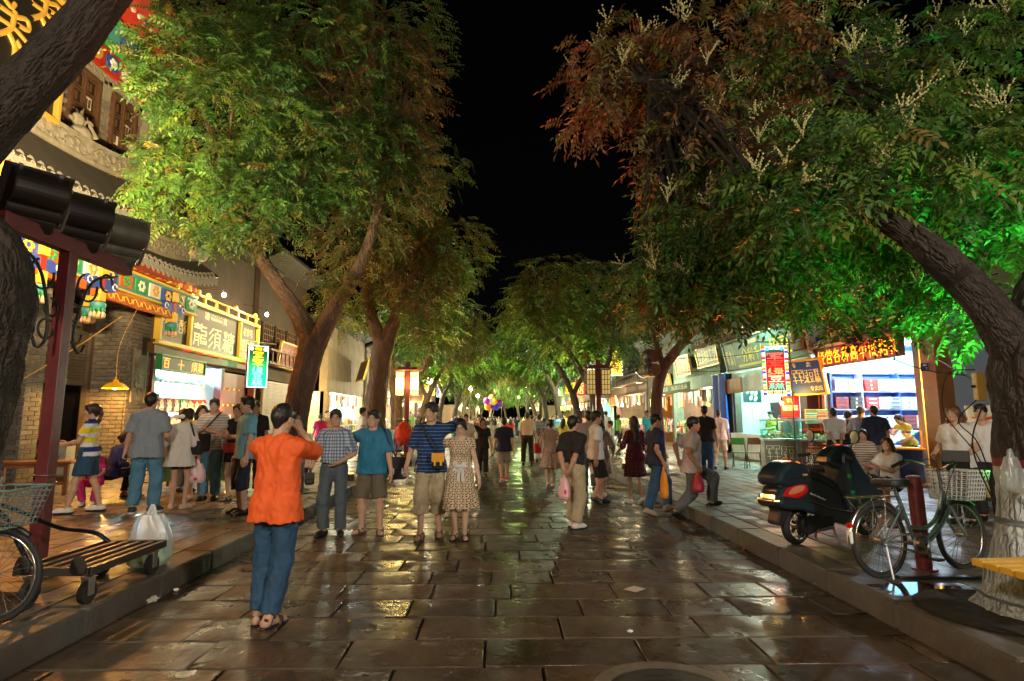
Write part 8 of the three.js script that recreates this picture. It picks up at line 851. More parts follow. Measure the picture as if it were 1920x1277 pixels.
{ const t = thing('cool_box', 'white cool box stand with a red heart and a green bottle behind the photographer', 'cool box', [-5.3, KH, -15.6], 0.25); obj('cabinet', rbox(0.62, 0.72, 0.5, 0.03, 0, 0.5, 0), whitePaint, t); obj('lid', rbox(0.66, 0.16, 0.54, 0.04, 0, 0.95, 0), whitePaint, t); obj('red_print', [extrude(smoothShape([[0, -0.12], [0.13, 0.02], [0.1, 0.1], [0.03, 0.1], [0, 0.06], [-0.03, 0.1], [-0.1, 0.1], [-0.13, 0.02]], 3), 0.006, 0, 0, 0.55, 0.253)], redPaint, t); obj('wheel', [-0.24, 0.24].map((x) => cyl(0.09, 0.09, 0.05, 16, x, 0.09, 0.2, PI / 2)), rubber, t); const bo = thing('bottle', 'bottle of green drink standing on the cool box', 'bottle', [-5.4, KH + 1.03, -15.6]); obj('glass_body', lathe([[0, 0], [0.06, 0], [0.06, 0.17], [0.02, 0.25], [0.02, 0.3], [0, 0.3]], 16, 0, 0, 0), mat([0.1, 0.5, 0.04], 0.2), bo); obj('cap', cyl(0.024, 0.024, 0.03, 10, 0, 0.315, 0), whitePaint, bo); }
// chairs and stools
function foldChair(label, p, turn, c) { const t = thing('folding_chair', label, 'chair', p, turn); obj('seat', rbox(0.38, 0.03, 0.36, 0.01, 0, 0.44, 0), c, t); obj('backrest', rbox(0.38, 0.2, 0.025, 0.01, 0, 0.76, -0.2, -0.15), c, t); for (const x of [-0.18, 0.18]) { obj('leg', [rod([x, 0.0, 0.2], [x, 0.86, -0.22], 0.012)], iron, t); obj('leg', [rod([x * 0.9, 0.0, -0.22], [x * 0.9, 0.46, 0.16], 0.012)], iron, t); } obj('cross_bar', [rod([-0.18, 0.2, 0.1], [0.18, 0.2, 0.1], 0.008)], iron, t); return t; }
const chairSpots = [['dark folding chair under the woman in the purple top', [-3.8, KH, -19.9], 0.5], ['green and rust metal chair in front of the kitchen stove', [7.0, KH, -16.9], 2.6], ['rust brown chair beside the green one by the stove', [7.35, KH, -16.7], -0.6], ['bench chair under the seated man in white by the right kerb', [4.5, KH, -22.6], -1.9], ['bench chair under the seated person in red, farther along', [4.3, KH, -24.4], -1.9], ['low wooden stool chair under the woman in blue by the stall', [-6.9, KH, -11.5], 0.4], ['stool chair under the woman in the striped top by the showcase', [7.6, KH, -12.2], -0.4]];
const ch0 = foldChair(chairSpots[0][0], chairSpots[0][1], chairSpots[0][2], iron); chairSpots.slice(1).forEach(([l, p, r], i) => { const c = i < 2 ? foldChair(l, p, r, i ? worn([0.25, 0.1, 0.05], 0.6, 0.5, 0.003) : mat([0.04, 0.3, 0.08], 0.5)) : copy(ch0, l, p, r); });
{ const t = thing('soup_stand', 'white barrel with orange band and soup lettering on a crowded stand by the trunk', 'stand', [8.0, KH, -9.3], -0.3); obj('table', [box(0.9, 0.04, 0.6, 0, 0.95, 0), ...[-0.4, 0.4].flatMap((x) => [-0.25, 0.25].map((z) => box(0.04, 0.95, 0.04, x, 0.47, z)))], iron, t); const pr = print_(256, 128, (c, w, h) => { c.fillStyle = '#f0ead8'; c.fillRect(0, 0, w, h); for (const x of [0, 128]) { c.fillStyle = '#e85a18'; c.fillRect(x + 4, 10, 40, 100); brush(c, 'soup', x + 54, 24, 66, 78, '#e04a10', 0.12); } }); pr.wrapS = THREE.RepeatWrapping; obj('barrel', [put(flat(new THREE.CylinderGeometry(0.3, 0.27, 0.6, 28, 1, true)), 0, 1.28, 0)], mat(0xffffff, 0.4, { map: pr }), t, true); obj('lid', [cyl(0.31, 0.31, 0.06, 28, 0, 1.6, 0)], whitePaint, t); const j = []; for (let i = 0; i < 20; i++) j.push(rbox(0.1, rnd(0.1, 0.3), 0.1, 0.02, rnd(-0.42, 0.42), rnd(0.2, 0.85), rnd(-0.2, 0.25), 0, rnd(0, 3), 0, 1)); obj('packs', j, goodsTones[1], t).userData.kind = 'stuff'; obj('shelf', [box(0.9, 0.03, 0.6, 0, 0.15, 0), box(0.9, 0.03, 0.6, 0, 0.55, 0)], iron, t); }
{ const t = thing('meter_box', 'ochre electric box with tangled cables beside the big trunk', 'box', [4.2, 1.9, -4.95], -0.2); obj('box', rbox(0.07, 0.25, 0.07, 0.008, 0, 0, 0), mat([0.45, 0.26, 0.05], 0.5), t); obj('cable', [tube([[-0.02, 0.15, 0], [-0.25, 0.12, 0.05], [-0.3, -0.2, 0], [-0.12, -0.6, 0.1], [-0.05, -1.0, 0.15]], 0.005, 30, 6), tube([[0, -0.18, 0], [-0.1, -0.5, 0], [0.0, -1.1, 0.1]], 0.006, 20, 6), tube([[-0.1, 0.1, 0], [-0.4, 0.15, 0], [-0.7, 0.3, -0.1], [-1.1, 0.7, -0.6]], 0.005, 24, 6), tube([[-0.02, -0.1, 0], [-0.2, -0.3, 0.02], [-0.1, -0.45, 0.05], [-0.02, -0.7, 0.04]], 0.005, 20, 6)], rubber, t); }
{ const t = thing('balloons', 'bunch of purple and yellow balloons above the far crowd', 'balloons', [-0.75, 0, -56]); [[0, 2.9, 0x8020c0], [0.35, 3.1, 0xffc020], [-0.4, 3.2, 0xc030c0], [0.1, 3.5, 0xffe060], [0.5, 2.7, 0x4030d0], [-0.3, 2.7, 0xff8030], [0.8, 3.0, 0x9020b0], [-0.1, 3.15, 0xf0f0ff]].forEach(([x, y, c], i) => obj('balloon', [ball(0.32, x, y, (i % 3) * 0.2, 1, 1.15, 1, 14)], mat(c, 0.25), t)); obj('string', [rod([0, 1.2, 0], [0, 2.7, 0.1], 0.01), rod([0, 1.2, 0], [0.4, 2.8, 0.1], 0.01), rod([0, 1.2, 0], [-0.3, 2.9, 0.1], 0.01)], whitePaint, t); }
{ const t = thing('hand_truck', 'hand truck with a bright red cloth thrown over it behind the navy striped man', 'hand truck', [-2.85, KH, -17.6], 0.3); obj('frame', [rod([-0.2, 0, 0], [-0.2, 1.35, -0.15], 0.018), rod([0.2, 0, 0], [0.2, 1.35, -0.15], 0.018), rod([-0.2, 1.35, -0.15], [0.2, 1.35, -0.15], 0.018), rod([-0.2, 0.7, -0.08], [0.2, 0.7, -0.08], 0.014), box(0.44, 0.02, 0.25, 0, 0.03, 0.12)], iron, t); obj('wheel', [-0.24, 0.24].map((x) => cyl(0.11, 0.11, 0.05, 18, x, 0.11, -0.1, 0, 0, PI / 2)), rubber, t); const g = new THREE.SphereGeometry(0.3, 22, 16), p = g.attributes.position; for (let i = 0; i < p.count; i++) { const k = 1 + 0.25 * n3(p.getX(i) * 6, p.getY(i) * 4, p.getZ(i) * 6); p.setXYZ(i, p.getX(i) * k * 0.9, p.getY(i) * k * 1.1 + 0.95, p.getZ(i) * k * 0.6); } g.computeVertexNormals(); obj('cloth', flat(g), mat([0.7, 0.06, 0.02], 0.6), t); }
// overhead wires
const wires = [['black cable sagging across the green signboard to the light sign', [[8.6, 4.1, -9.5], [8.3, 3.75, -14.5], [8.0, 3.7, -19], [6.5, 3.85, -22], [4.6, 3.5, -14.9 - 8]]], ['lower black cable running past the light sign to the brown column', [[9.2, 3.9, -9], [8.6, 3.45, -14], [8.2, 3.25, -19], [7.5, 3.5, -23.5]]], ['pale cable looped from the gift shop to the leaning trunk', [[8.8, 4.6, -37], [6.8, 3.5, -27], [4.3, 3.1, -15.1]]], ['thin cable from the bulb to the leaning trunk', [[9.1, 5.0, -32], [6.5, 4.1, -22], [4.4, 3.3, -15]]], ['black cable from the tiled wall to the big trunk', [[9.4, 2.95, -12.2], [7.6, 2.2, -9], [5.6, 2.0, -6.5], [4.1, 1.9, -4.9]]], ['yellow cord slanting from the carved beam to the brick pier', [[-9.3, 4.1, -14.2], [-9.8, 3.2, -13.4], [-10.6, 2.35, -12.85]]]];
wires.forEach(([l, pts], i) => tag(obj('overhead_wire', tube(pts, i === 2 ? 0.018 : i === 5 ? 0.012 : 0.013, 40, 6), i === 2 ? whitePaint : i === 5 ? goldPaint : rubber), l, 'cable'));
// ---------- the people ----------
reseed(801);
const weave = dataTex(128, (u, v) => 0.5 + 0.25 * Math.sin(u * PI * 64) * Math.sin(v * PI * 64) + 0.25 * (fbm(u, v, 8, 211, 3) - 0.5)), weaveB = rescale(weave, 0.12);
const tone = dataTex(128, (u, v) => { const k = 0.8 + 0.35 * fbm(u, v, 4, 221, 4); return [k, k, k]; });
const cl = (c, r = 0.85, o = {}) => mat(c, r, { map: rescale(tone, 0.5), bumpMap: weaveB, bumpScale: 0.0012, ...o });
const pat = (w, h, size, fn, rough = 0.85) => { const t = print_(w, h, fn); t.wrapS = t.wrapT = THREE.RepeatWrapping; t.repeat.set(1 / size, 1 / (size * h / w)); return mat(0xffffff, rough, { map: t, bumpMap: weaveB, bumpScale: 0.001 }); };
const stripes = (bg, fg, n, hgt, thick) => pat(8, 64, hgt / 8, (c, w, h) => { c.fillStyle = bg; c.fillRect(0, 0, w, h); for (let i = 0; i < n; i++) { c.fillStyle = [].concat(fg)[i % [].concat(fg).length]; c.fillRect(0, i * h / n, w, h / n * thick); } });
const denim = mat([0.035, 0.1, 0.2], 0.85, { map: rescale(dataTex(256, (u, v) => { const k = 0.45 + 0.9 * Math.pow(fbm(u, v, 3, 231, 5), 1.4) + 0.12 * (tn(u, v, 64, 5) - 0.5); return [k, k, k]; }), 0.7), bumpMap: weaveB, bumpScale: 0.002 }), jeansLight = mat([0.08, 0.22, 0.34], 0.85, { map: denim.map, bumpMap: weaveB, bumpScale: 0.002 }), jeansDeep = mat([0.02, 0.07, 0.15], 0.85, { map: denim.map, bumpMap: weaveB, bumpScale: 0.002 });
const C = { orange: cl([0.72, 0.1, 0.012], 0.7), black: cl([0.014, 0.013, 0.014]), grey: cl([0.1, 0.11, 0.12]), slate: cl([0.07, 0.095, 0.12]), blue: cl([0.012, 0.16, 0.3], 0.7), khaki: cl([0.42, 0.35, 0.22]), olive: cl([0.12, 0.1, 0.07]), navy: cl([0.012, 0.018, 0.05]), white: cl([0.62, 0.62, 0.62]), cream: cl([0.6, 0.54, 0.44]), pink: cl([0.55, 0.47, 0.53]), magenta: cl([0.5, 0.02, 0.16]), lightblue: cl([0.16, 0.42, 0.6]), cyan: cl([0.04, 0.36, 0.48]), lime: cl([0.45, 0.55, 0.05]), green: cl([0.12, 0.42, 0.06]), lilac: cl([0.32, 0.24, 0.42]), chambray: cl([0.22, 0.26, 0.32]), tan: cl([0.34, 0.26, 0.19]), brown: cl([0.16, 0.07, 0.04]), royal: cl([0.02, 0.04, 0.25]), red: cl([0.5, 0.03, 0.02]), yellow: cl([0.6, 0.5, 0.06]) };
const plaid = pat(48, 48, 0.045, (c) => { c.fillStyle = '#aebccb'; c.fillRect(0, 0, 48, 48); c.fillStyle = 'rgba(50,76,112,.55)'; c.fillRect(0, 6, 48, 20); c.fillRect(8, 0, 20, 48); c.fillStyle = 'rgba(150,80,90,.35)'; c.fillRect(0, 34, 48, 3); c.fillRect(34, 0, 3, 48); }), dots = pat(64, 64, 0.07, (c) => { c.fillStyle = '#c8b49a'; c.fillRect(0, 0, 64, 64); c.fillStyle = '#3a2218'; for (const [x, y] of [[14, 12], [46, 16], [30, 34], [12, 50], [50, 52]]) { c.beginPath(); c.ellipse(x, y, 7, 9, 0.6, 0, 7); c.fill(); } }), burgundy = pat(64, 64, 0.06, (c) => { c.fillStyle = '#4a0814'; c.fillRect(0, 0, 64, 64); c.fillStyle = '#c87a84'; for (const [x, y] of [[16, 16], [48, 48]]) { c.beginPath(); c.arc(x, y, 4.5, 0, 7); c.fill(); } }), floral = pat(128, 128, 0.2, (c) => { c.fillStyle = '#a89482'; c.fillRect(0, 0, 128, 128); for (let i = 0; i < 70; i++) { c.fillStyle = ['#a0483c', '#5a5a3c', '#d8c4b0', '#7a3a44', '#4c463c'][i % 5]; c.beginPath(); c.ellipse(rnd(0, 128), rnd(0, 128), rnd(3, 8), rnd(2, 5), rnd(0, 3), 0, 7); c.fill(); } });
const navyStripe = stripes('#0d2c5c', ['#6a96c8'], 2, 0.09, 0.12), yellowStripe = stripes('#d8dade', ['#e0cc10', '#e0cc10', '#16307a'], 3, 0.44, 0.5), greyStripe = stripes('#d2d2cc', ['#8a8c92'], 2, 0.09, 0.25), blueStripe = stripes('#23405e', ['#b8c4cc'], 1, 0.05, 0.4), brownStripe = stripes('#d8d0c4', ['#7a5a50'], 1, 0.05, 0.4);
const shoeBlack = mat([0.012, 0.011, 0.011], 0.3), shoeWhite = mat([0.65, 0.65, 0.62], 0.6), shoeBrown = mat([0.08, 0.04, 0.025], 0.5), shoeNude = mat([0.5, 0.38, 0.3], 0.5);
const tee = (m, o = {}) => ({ mat: m, name: 'shirt', ...o }), polo = (m, o = {}) => ({ mat: m, collar: m, name: 'shirt', ...o }), pants = (m, o = {}) => ({ mat: m, ...o }), sho = (m, o = {}) => ({ mat: m, len: 0.98, loose: 0.024, ...o }), dress = (m, hem, flare, o = {}) => ({ mat: m, name: 'dress', fit: true, hem: -0.04, sleeve: 0.35, cuff: 0.006, neck: 0.072, loose: 0.012, skirt: { hem, flare, pleats: 8, amp: 0.014 }, ...o });
const S = { black: { mat: shoeBlack }, sandal: { kind: 'sandal', mat: shoeBlack }, brownSandal: { kind: 'sandal', mat: shoeBrown }, white: { mat: shoeWhite, sole: rubber }, canvas: { mat: mat([0.02, 0.05, 0.05], 0.7), sole: shoeWhite }, flat: { kind: 'flat', mat: shoeBlack }, nude: { kind: 'flat', mat: shoeNude }, heel: { kind: 'flat', mat: shoeWhite, heel: 0.05 } };
const stand = (w = 0.1, y = 0.15) => ({ L: [w, 0.0, y], R: [-w, 0.0, -y] }), walk = (s = 0.22, side = 1) => side > 0 ? { L: [0.08, s, 0.05, 0], R: [-0.08, -s, -0.05, 0.05, 0.55] } : { R: [-0.08, s, -0.05, 0], L: [0.08, -s, 0.05, 0.05, 0.55] };
const hangW = { L: [0.26, 0.82, 0.14], R: [-0.26, 0.84, -0.1] }, behind = { hands: { L: [0.05, 0.9, -0.2], R: [-0.05, 0.87, -0.2] }, elbows: { L: [0.8, -0.2, -0.7], R: [-0.8, -0.2, -0.7] }, handDir: { L: [-0.7, -0.6, 0], R: [0.6, -0.7, 0] } };
const N = (o) => person(o);
// --- the foreground
const photographer = N({ label: 'photographer in an orange shirt and blue jeans with his back to us', sex: 'm', h: 1.75, bulk: 0.98, cell: 0.0085, p: at(495, 1172), turn: PI - 0.12, hair: ['crew'], head: [-0.1, 0.06, 0.06], shift: [-0.06, 0], feet: { L: [0.06, 0.02, 0.2], R: [-0.06, -0.04, -0.35] }, hands: { L: [0.09, 1.5, 0.27], R: [-0.1, 1.5, 0.24] }, elbows: { L: [0.6, -0.9, 0.2], R: [-0.75, -0.9, 0.1] }, grip: { L: 'grip', R: 'grip' }, handDir: { L: [-0.4, 0.8, 0.3], R: [0.35, 0.85, 0.2] }, thumbs: { L: [-0.2, 0, -1], R: [0.2, 0, -1] }, cloth: { top: { ...polo(C.orange, { hem: -0.13, loose: 0.015, sleeve: 0.85, wr: 0.013 }), collar: C.black }, bottom: pants(jeansDeep, { loose: 0.013, wr: 0.012 }), shoes: S.sandal } });
{ const q = photographer.world([0.0, 1.58 * 1.0, 0.27]), t = thing('camera', 'black camera held to the face of the photographer in orange', 'camera', q, PI - 0.12); obj('camera_body', rbox(0.14, 0.1, 0.07, 0.015, 0, 0, 0), blackPlastic, t); obj('lens', [cyl(0.035, 0.032, 0.09, 20, 0, -0.005, 0.07, PI / 2)], blackPlastic, t); obj('viewfinder_hump', rbox(0.06, 0.04, 0.06, 0.012, 0, 0.06, 0), blackPlastic, t); }
const checked = N({ label: 'man in a blue checked shirt and grey trousers wearing glasses, arm round his shoulder', sex: 'm', h: 1.75, bulk: 0.95, cell: 0.0095, p: at(622, 1004), turn: 0.06, hair: ['side'], glasses: blackPlastic, head: [0.1, 0.02, 0.06], feet: { L: [0.11, 0, 0.3], R: [-0.11, 0.04, -0.35] }, hands: { L: [0.1, 1.0, 0.17], R: [-0.31, 0.87, 0.08] }, elbows: { L: [0.9, -0.3, -0.4], R: [-0.5, -0.3, -0.8] }, grip: { R: 'grip' }, handDir: { L: [-0.8, -0.5, 0.1] }, cloth: { top: polo(plaid, { hem: 0.06, sleeve: 0.9, loose: 0.018 }), bottom: pants(C.slate, { belt: C.black, waist: 0.085, loose: 0.02 }), shoes: S.black } });
const bluePolo = N({ label: 'stout man in a bright blue polo and brown shorts with a shoulder bag', sex: 'm', h: 1.74, bulk: 1.1, belly: 0.9, cell: 0.0095, p: at(693, 1000), turn: -0.08, hair: ['side'], glasses: steel, skin: skins[1], head: [-0.12, 0.0, -0.05], feet: { L: [0.15, 0.03, 0.35], R: [-0.12, 0, -0.4] }, hands: { R: [-0.56, 1.36, 0.13], L: [0.31, 0.84, 0.1] }, elbows: { R: [-0.3, -0.5, -0.8] }, handDir: { R: [-0.4, -0.8, 0.35] }, cloth: { top: polo(C.blue, { hem: -0.1, loose: 0.024, sleeve: 0.9 }), bottom: sho(C.olive), shoes: S.brownSandal } });
const navyMan = N({ label: 'tall man in a navy striped polo and beige capri trousers, arm round the woman', sex: 'm', h: 1.84, bulk: 0.96, cell: 0.0095, p: at(805, 1008), turn: -0.06, hair: ['spiky'], skin: skins[1], head: [-0.42, 0.05, 0], feet: { R: [-0.1, 0.1, -0.1], L: [0.1, -0.1, 0.2] }, hands: { R: [-0.31, 0.88, 0.06], L: [0.42, 1.22, -0.12] }, elbows: { L: [0.9, -0.3, -0.4] }, handDir: { L: [0.6, -0.6, 0.3] }, grip: { R: 'grip' }, cloth: { top: polo(navyStripe, { hem: -0.1, loose: 0.02, sleeve: 0.85 }), bottom: pants(C.khaki, { len: 1.42, knee: 0.085, ankle: 0.09, loose: 0.026, wr: 0.016 }), shoes: S.brownSandal } });
const dotWoman = N({ label: 'woman in a dotted beige dress with white sash and dark rimmed glasses', sex: 'f', h: 1.62, cell: 0.0095, p: at(862, 1010), turn: -0.05, hair: ['bun'], glasses: blackPlastic, skin: skins[3], head: [-0.1, 0.22, 0.08], feet: { L: [0.07, 0.02, 0.2], R: [-0.07, 0, -0.2] }, hands: { L: [0.3, 0.8, 0.12], R: [-0.36, 1.08, -0.06] }, elbows: { R: [-0.8, -0.5, -0.3] }, cloth: { top: dress(dots, 0.44, 0.075), sash: { y0: 0.03, y1: 0.17, mat: C.white, bow: 1, loose: 0.026 }, shoes: S.sandal } });
N({ label: 'woman in black T-shirt and trousers touching her face, behind the couple', sex: 'f', h: 1.62, lod: 'near', cell: 0.014, p: at(905, 892), turn: 0.1, hair: ['bob'], head: [-0.1, 0.1, 0.1], feet: walk(0.14), hands: { R: [-0.06, 1.46, 0.19], L: [0.26, 0.82, 0.12] }, cloth: { top: tee(C.black, { hem: -0.12 }), bottom: pants(C.black, { loose: 0.014 }), shoes: S.flat } });
N({ label: 'boy in navy T-shirt and tan shorts walking away', sex: 'm', h: 1.64, cell: 0.013, bulk: 0.95, p: at(945, 903), turn: PI + 0.1, hair: ['side'], noFace: true, feet: walk(0.2, -1), hands: hangW, cloth: { top: tee(C.navy, { hem: -0.12, loose: 0.022 }), bottom: sho(C.tan), shoes: { mat: C.red, sole: shoeWhite } } });
N({ label: 'man in white shirt and black trousers standing with his back turned', sex: 'm', h: 1.82, cell: 0.016, p: at(989, 872), turn: PI - 0.1, hair: ['crew'], noFace: true, feet: stand(0.14), cloth: { top: polo(C.cream, { hem: 0.05, loose: 0.024, sleeve: 0.9 }), bottom: pants(C.black, { belt: C.black }), shoes: S.black } });
N({ label: 'man in blue and white striped shirt with hands behind him', sex: 'm', h: 1.76, cell: 0.016, p: at(1011, 866), turn: PI, hair: ['crew'], noFace: true, ...behind, cloth: { top: polo(blueStripe, { hem: -0.05 }), bottom: pants(C.white), shoes: S.black } });
const floralWoman = N({ label: 'woman in a knee length floral dress walking away with a red bag', sex: 'f', h: 1.6, cell: 0.012, p: at(1033, 914), turn: PI + 0.05, hair: ['bun'], noFace: true, feet: walk(0.12, -1), hands: { L: [0.27, 0.95, 0.06], R: [-0.24, 0.95, 0.2] }, cloth: { top: dress(floral, 0.5, 0.07, { sleeve: 0.5 }), shoes: { kind: 'flat', mat: shoeWhite } } });
N({ label: 'man in loose grey shirt half hidden by the black shirted man', sex: 'm', h: 1.78, cell: 0.014, p: [2.05, 0, -13.2], turn: PI, hair: ['short'], noFace: true, cloth: { top: polo(cl([0.42, 0.36, 0.36]), { hem: -0.12, loose: 0.026 }), bottom: pants(C.grey), shoes: S.black } });
const blackShirt = N({ label: 'man in black shirt and cream trousers, hands clasped behind holding a pink bag', sex: 'm', h: 1.66, bulk: 1.08, cell: 0.0105, p: at(1078, 990), turn: PI - 0.75, hair: ['short'], head: [-0.1, 0, 0], feet: { L: [0.1, 0.06, 0.2], R: [-0.08, -0.06, -0.3] }, ...behind, grip: { L: 'grip', R: 'grip' }, cloth: { top: polo(C.black, { hem: 0.07, loose: 0.022, sleeve: 0.85 }), bottom: pants(C.khaki, { belt: C.black, loose: 0.022, wr: 0.014 }), shoes: { mat: shoeWhite, sole: rubber } } });
N({ label: 'man in pale T-shirt and black shorts looking right, behind the black shirt', sex: 'm', h: 1.76, cell: 0.012, p: at(1120, 945), turn: PI * 0.55, hair: ['short'], skin: skins[2], feet: walk(0.1), hands: hangW, cloth: { top: tee(C.white, { hem: -0.1 }), bottom: sho(C.black), shoes: S.black } });
N({ label: 'woman with very long hair in a pale pink pleated dress, seen from behind', sex: 'f', h: 1.62, cell: 0.012, p: at(1128, 932), turn: PI - 0.15, hair: ['verylong'], noFace: true, feet: stand(0.06), hands: { L: [0.26, 0.9, 0.08], R: [-0.28, 0.95, 0.12] }, cloth: { top: dress(cl([0.6, 0.46, 0.38]), 0.52, 0.05, { sleeve: 1.6 }), sash: { y0: 0.08, y1: 0.15, mat: C.black, bow: 1, back: true }, shoes: S.nude } });
N({ label: 'woman in burgundy dotted dress with long hair and white heels', sex: 'f', h: 1.66, cell: 0.0105, p: at(1193, 945), turn: PI + 0.25, hair: ['verylong', hairBrown], noFace: true, feet: walk(0.12, 1), hands: { L: [0.3, 1.0, 0.16], R: [-0.22, 0.86, 0.12] }, cloth: { top: dress(burgundy, 0.56, 0.035, { sleeve: 1.05, cuff: 0.016 }), shoes: { kind: 'flat', mat: shoeWhite, heel: 0.0 } } });
const orangeBagMan = N({ label: 'man in navy T-shirt and jeans stepping right with an orange bag', sex: 'm', h: 1.7, bulk: 1.05, cell: 0.0105, p: at(1232, 965), turn: PI * 0.55, hair: ['crew'], skin: skins[2], head: [0, 0.2, 0], feet: { R: [-0.08, -0.2, -0.05, 0.02, 0.3], L: [0.07, 0.24, 0.05, 0.05, -0.3] }, hands: { R: [-0.28, 0.9, 0.02], L: [0.24, 1.0, 0.2] }, grip: { R: 'grip' }, cloth: { top: tee(C.navy, { hem: -0.08, loose: 0.022 }), bottom: pants(jeansDeep, { belt: C.black }), shoes: { mat: cl([0.3, 0.24, 0.18]), sole: shoeBrown } } });
const strider = N({ label: 'man in pale pink T-shirt and grey trousers striding up onto the right kerb', sex: 'm', h: 1.72, bulk: 1.03, cell: 0.0105, p: at(1297, 972), turn: PI * 0.47, hair: ['short'], skin: skins[2], hip: 0.86, lean: 0.06, feet: { R: [-0.08, -0.28, -0.1, 0.03, 0.5], L: [0.1, 0.36, 0.05, 0.16, -0.35] }, hands: { R: [-0.27, 0.85, 0.06], L: [0.26, 0.92, -0.12] }, grip: { R: 'grip' }, cloth: { top: tee(C.pink, { hem: -0.12, loose: 0.026, wr: 0.014 }), bottom: pants(C.grey, { loose: 0.026, wr: 0.015 }), shoes: S.black } });
N({ label: 'man in dark T-shirt walking behind the striding man on the pavement', sex: 'm', h: 1.72, lod: 'far', p: [5.0, KH, -14.0], turn: PI * 0.9, hair: ['short'], noFace: true, feet: walk(0.15), cloth: { top: tee(C.black), bottom: pants(jeansDeep), shoes: S.black } });
N({ label: 'man in white T-shirt and pale shorts facing the kitchen', sex: 'm', h: 1.66, bulk: 1.08, cell: 0.014, p: at(1352, 880, KH), turn: PI - 0.35, hair: ['crew'], noFace: true, feet: { L: [0.16, -0.06, 0.3], R: [-0.14, 0.02, -0.3] }, cloth: { top: tee(C.white, { hem: -0.08, loose: 0.03 }), bottom: sho(C.cream, { len: 0.85 }), shoes: S.black } });
N({ label: 'cook in lime and cyan shirt behind the kitchen stove', sex: 'm', h: 1.68, lod: 'far', p: [9.9, KH, -20.9], turn: -PI * 0.45, hair: ['short'], head: [0, 0.25, 0], hands: { L: [0.2, 1.05, 0.3], R: [-0.2, 1.05, 0.3] }, cloth: { top: { ...tee(C.lime), collar: C.cyan }, bottom: pants(C.black) } });
N({ label: 'man in cyan T-shirt near the souvenir shop corner', sex: 'm', h: 1.72, lod: 'far', p: [5.6, KH, -21.8], turn: 0.6, hair: ['crew'], cloth: { top: tee(C.cyan), bottom: pants(C.grey), shoes: S.black } });
// --- by the cigarette shop
const cupMan = N({ label: 'man in white shirt and black trousers holding a cup behind his back', sex: 'm', h: 1.66, cell: 0.013, p: at(1572, 905, KH), turn: PI - 0.25, hair: ['crew'], noFace: true, ...behind, grip: { L: 'grip', R: 'relaxed' }, cloth: { top: polo(C.white, { hem: 0.06, loose: 0.026, sleeve: 0.9 }), bottom: pants(C.black, { belt: C.black }), shoes: S.black } });
N({ label: 'man bending over the showcase between the white shirt and the grey shirt', sex: 'm', h: 1.62, lod: 'far', p: [8.05, KH, -13.4], turn: PI * 0.6, hair: ['short'], lean: 0.25, cloth: { top: tee(C.black), bottom: pants(C.black), shoes: S.black } });
N({ label: 'man in grey shirt with a bag strap looking down at the showcase', sex: 'm', h: 1.7, lod: 'far', p: [8.25, KH, -13.1], turn: PI * 0.75, hair: ['short', hairGrey], lean: 0.18, head: [0, 0.4, 0], hands: { L: [0.25, 0.95, 0.2], R: [-0.25, 0.95, 0.25] }, cloth: { top: polo(cl([0.34, 0.36, 0.42]), { hem: -0.08 }), bottom: pants(C.navy), shoes: S.black } });
N({ label: 'broad man in navy polo and khaki shorts pointing at the showcase', sex: 'm', h: 1.7, bulk: 1.12, cell: 0.0125, p: [8.1, KH, -12.35], turn: PI - 0.15, hair: ['crew'], skin: skins[2], noFace: true, hands: { R: [-0.42, 1.0, 0.32], L: [0.34, 0.92, 0.1] }, elbows: { R: [-0.9, -0.5, -0.4] }, cloth: { top: polo(C.navy, { hem: -0.06, loose: 0.024 }), bottom: sho(C.tan), shoes: S.sandal } });
N({ label: 'saleswoman in a yellow shirt bending over the showcase', sex: 'f', h: 1.58, cell: 0.013, p: [9.7, KH, -13.6], turn: -PI * 0.4, hair: ['ponytail', hairBrown], lean: 0.42, head: [-0.1, 0.5, 0], hands: { L: [0.2, 0.98, 0.42], R: [-0.18, 0.98, 0.42] }, cloth: { top: polo(C.yellow, { hem: -0.06 }), bottom: pants(C.black) } });
const sit = (k = 0) => ({ hip: 0.5, shift: [0, -0.36], feet: { L: [0.1, 0.02, 0.1], R: [-0.1, k * 0.1, -0.1] }, hands: { L: [0.14, 0.62, 0.0], R: [-0.14, 0.62, 0.0] } });
N({ label: 'seated woman in striped top with hair tied back, resting by the showcase', sex: 'f', h: 1.6, cell: 0.012, p: [7.35, KH, -11.6], turn: -0.55, hair: ['bun'], ...sit(), skin: skins[1], head: [-0.3, 0, 0.1], cloth: { top: tee(brownStripe, { hem: -0.05 }), bottom: pants(C.cream), shoes: S.nude } });
N({ label: 'crouching long haired girl in white top with a dark strap', sex: 'f', h: 1.6, cell: 0.011, p: [6.25, KH, -9.5], turn: -1.15, hair: ['long', hairBrown], hip: 0.4, shift: [0, -0.34], feet: { L: [0.1, 0, 0.1], R: [-0.08, 0.16, 0] }, hands: { L: [0.05, 0.7, 0.12], R: [-0.12, 0.68, 0.16] }, head: [0.2, -0.15, 0], cloth: { top: tee(C.white, { hem: -0.08, fit: true }), bottom: pants(C.black, { len: 0.9 }), shoes: S.nude } });
N({ label: 'woman with long curly auburn hair and glasses in a white T-shirt', sex: 'f', h: 1.6, bulk: 1.08, cell: 0.0105, p: [6.3, KH, -7.9], turn: -1.15, hair: ['wavy', hairRed], glasses: steel, head: [0, -0.08, 0], feet: stand(0.1), hands: { L: [0.2, 1.0, 0.2], R: [-0.22, 1.0, 0.18] }, cloth: { top: tee(C.white, { hem: -0.1, loose: 0.018 }), bottom: pants(C.black), shoes: S.flat } });
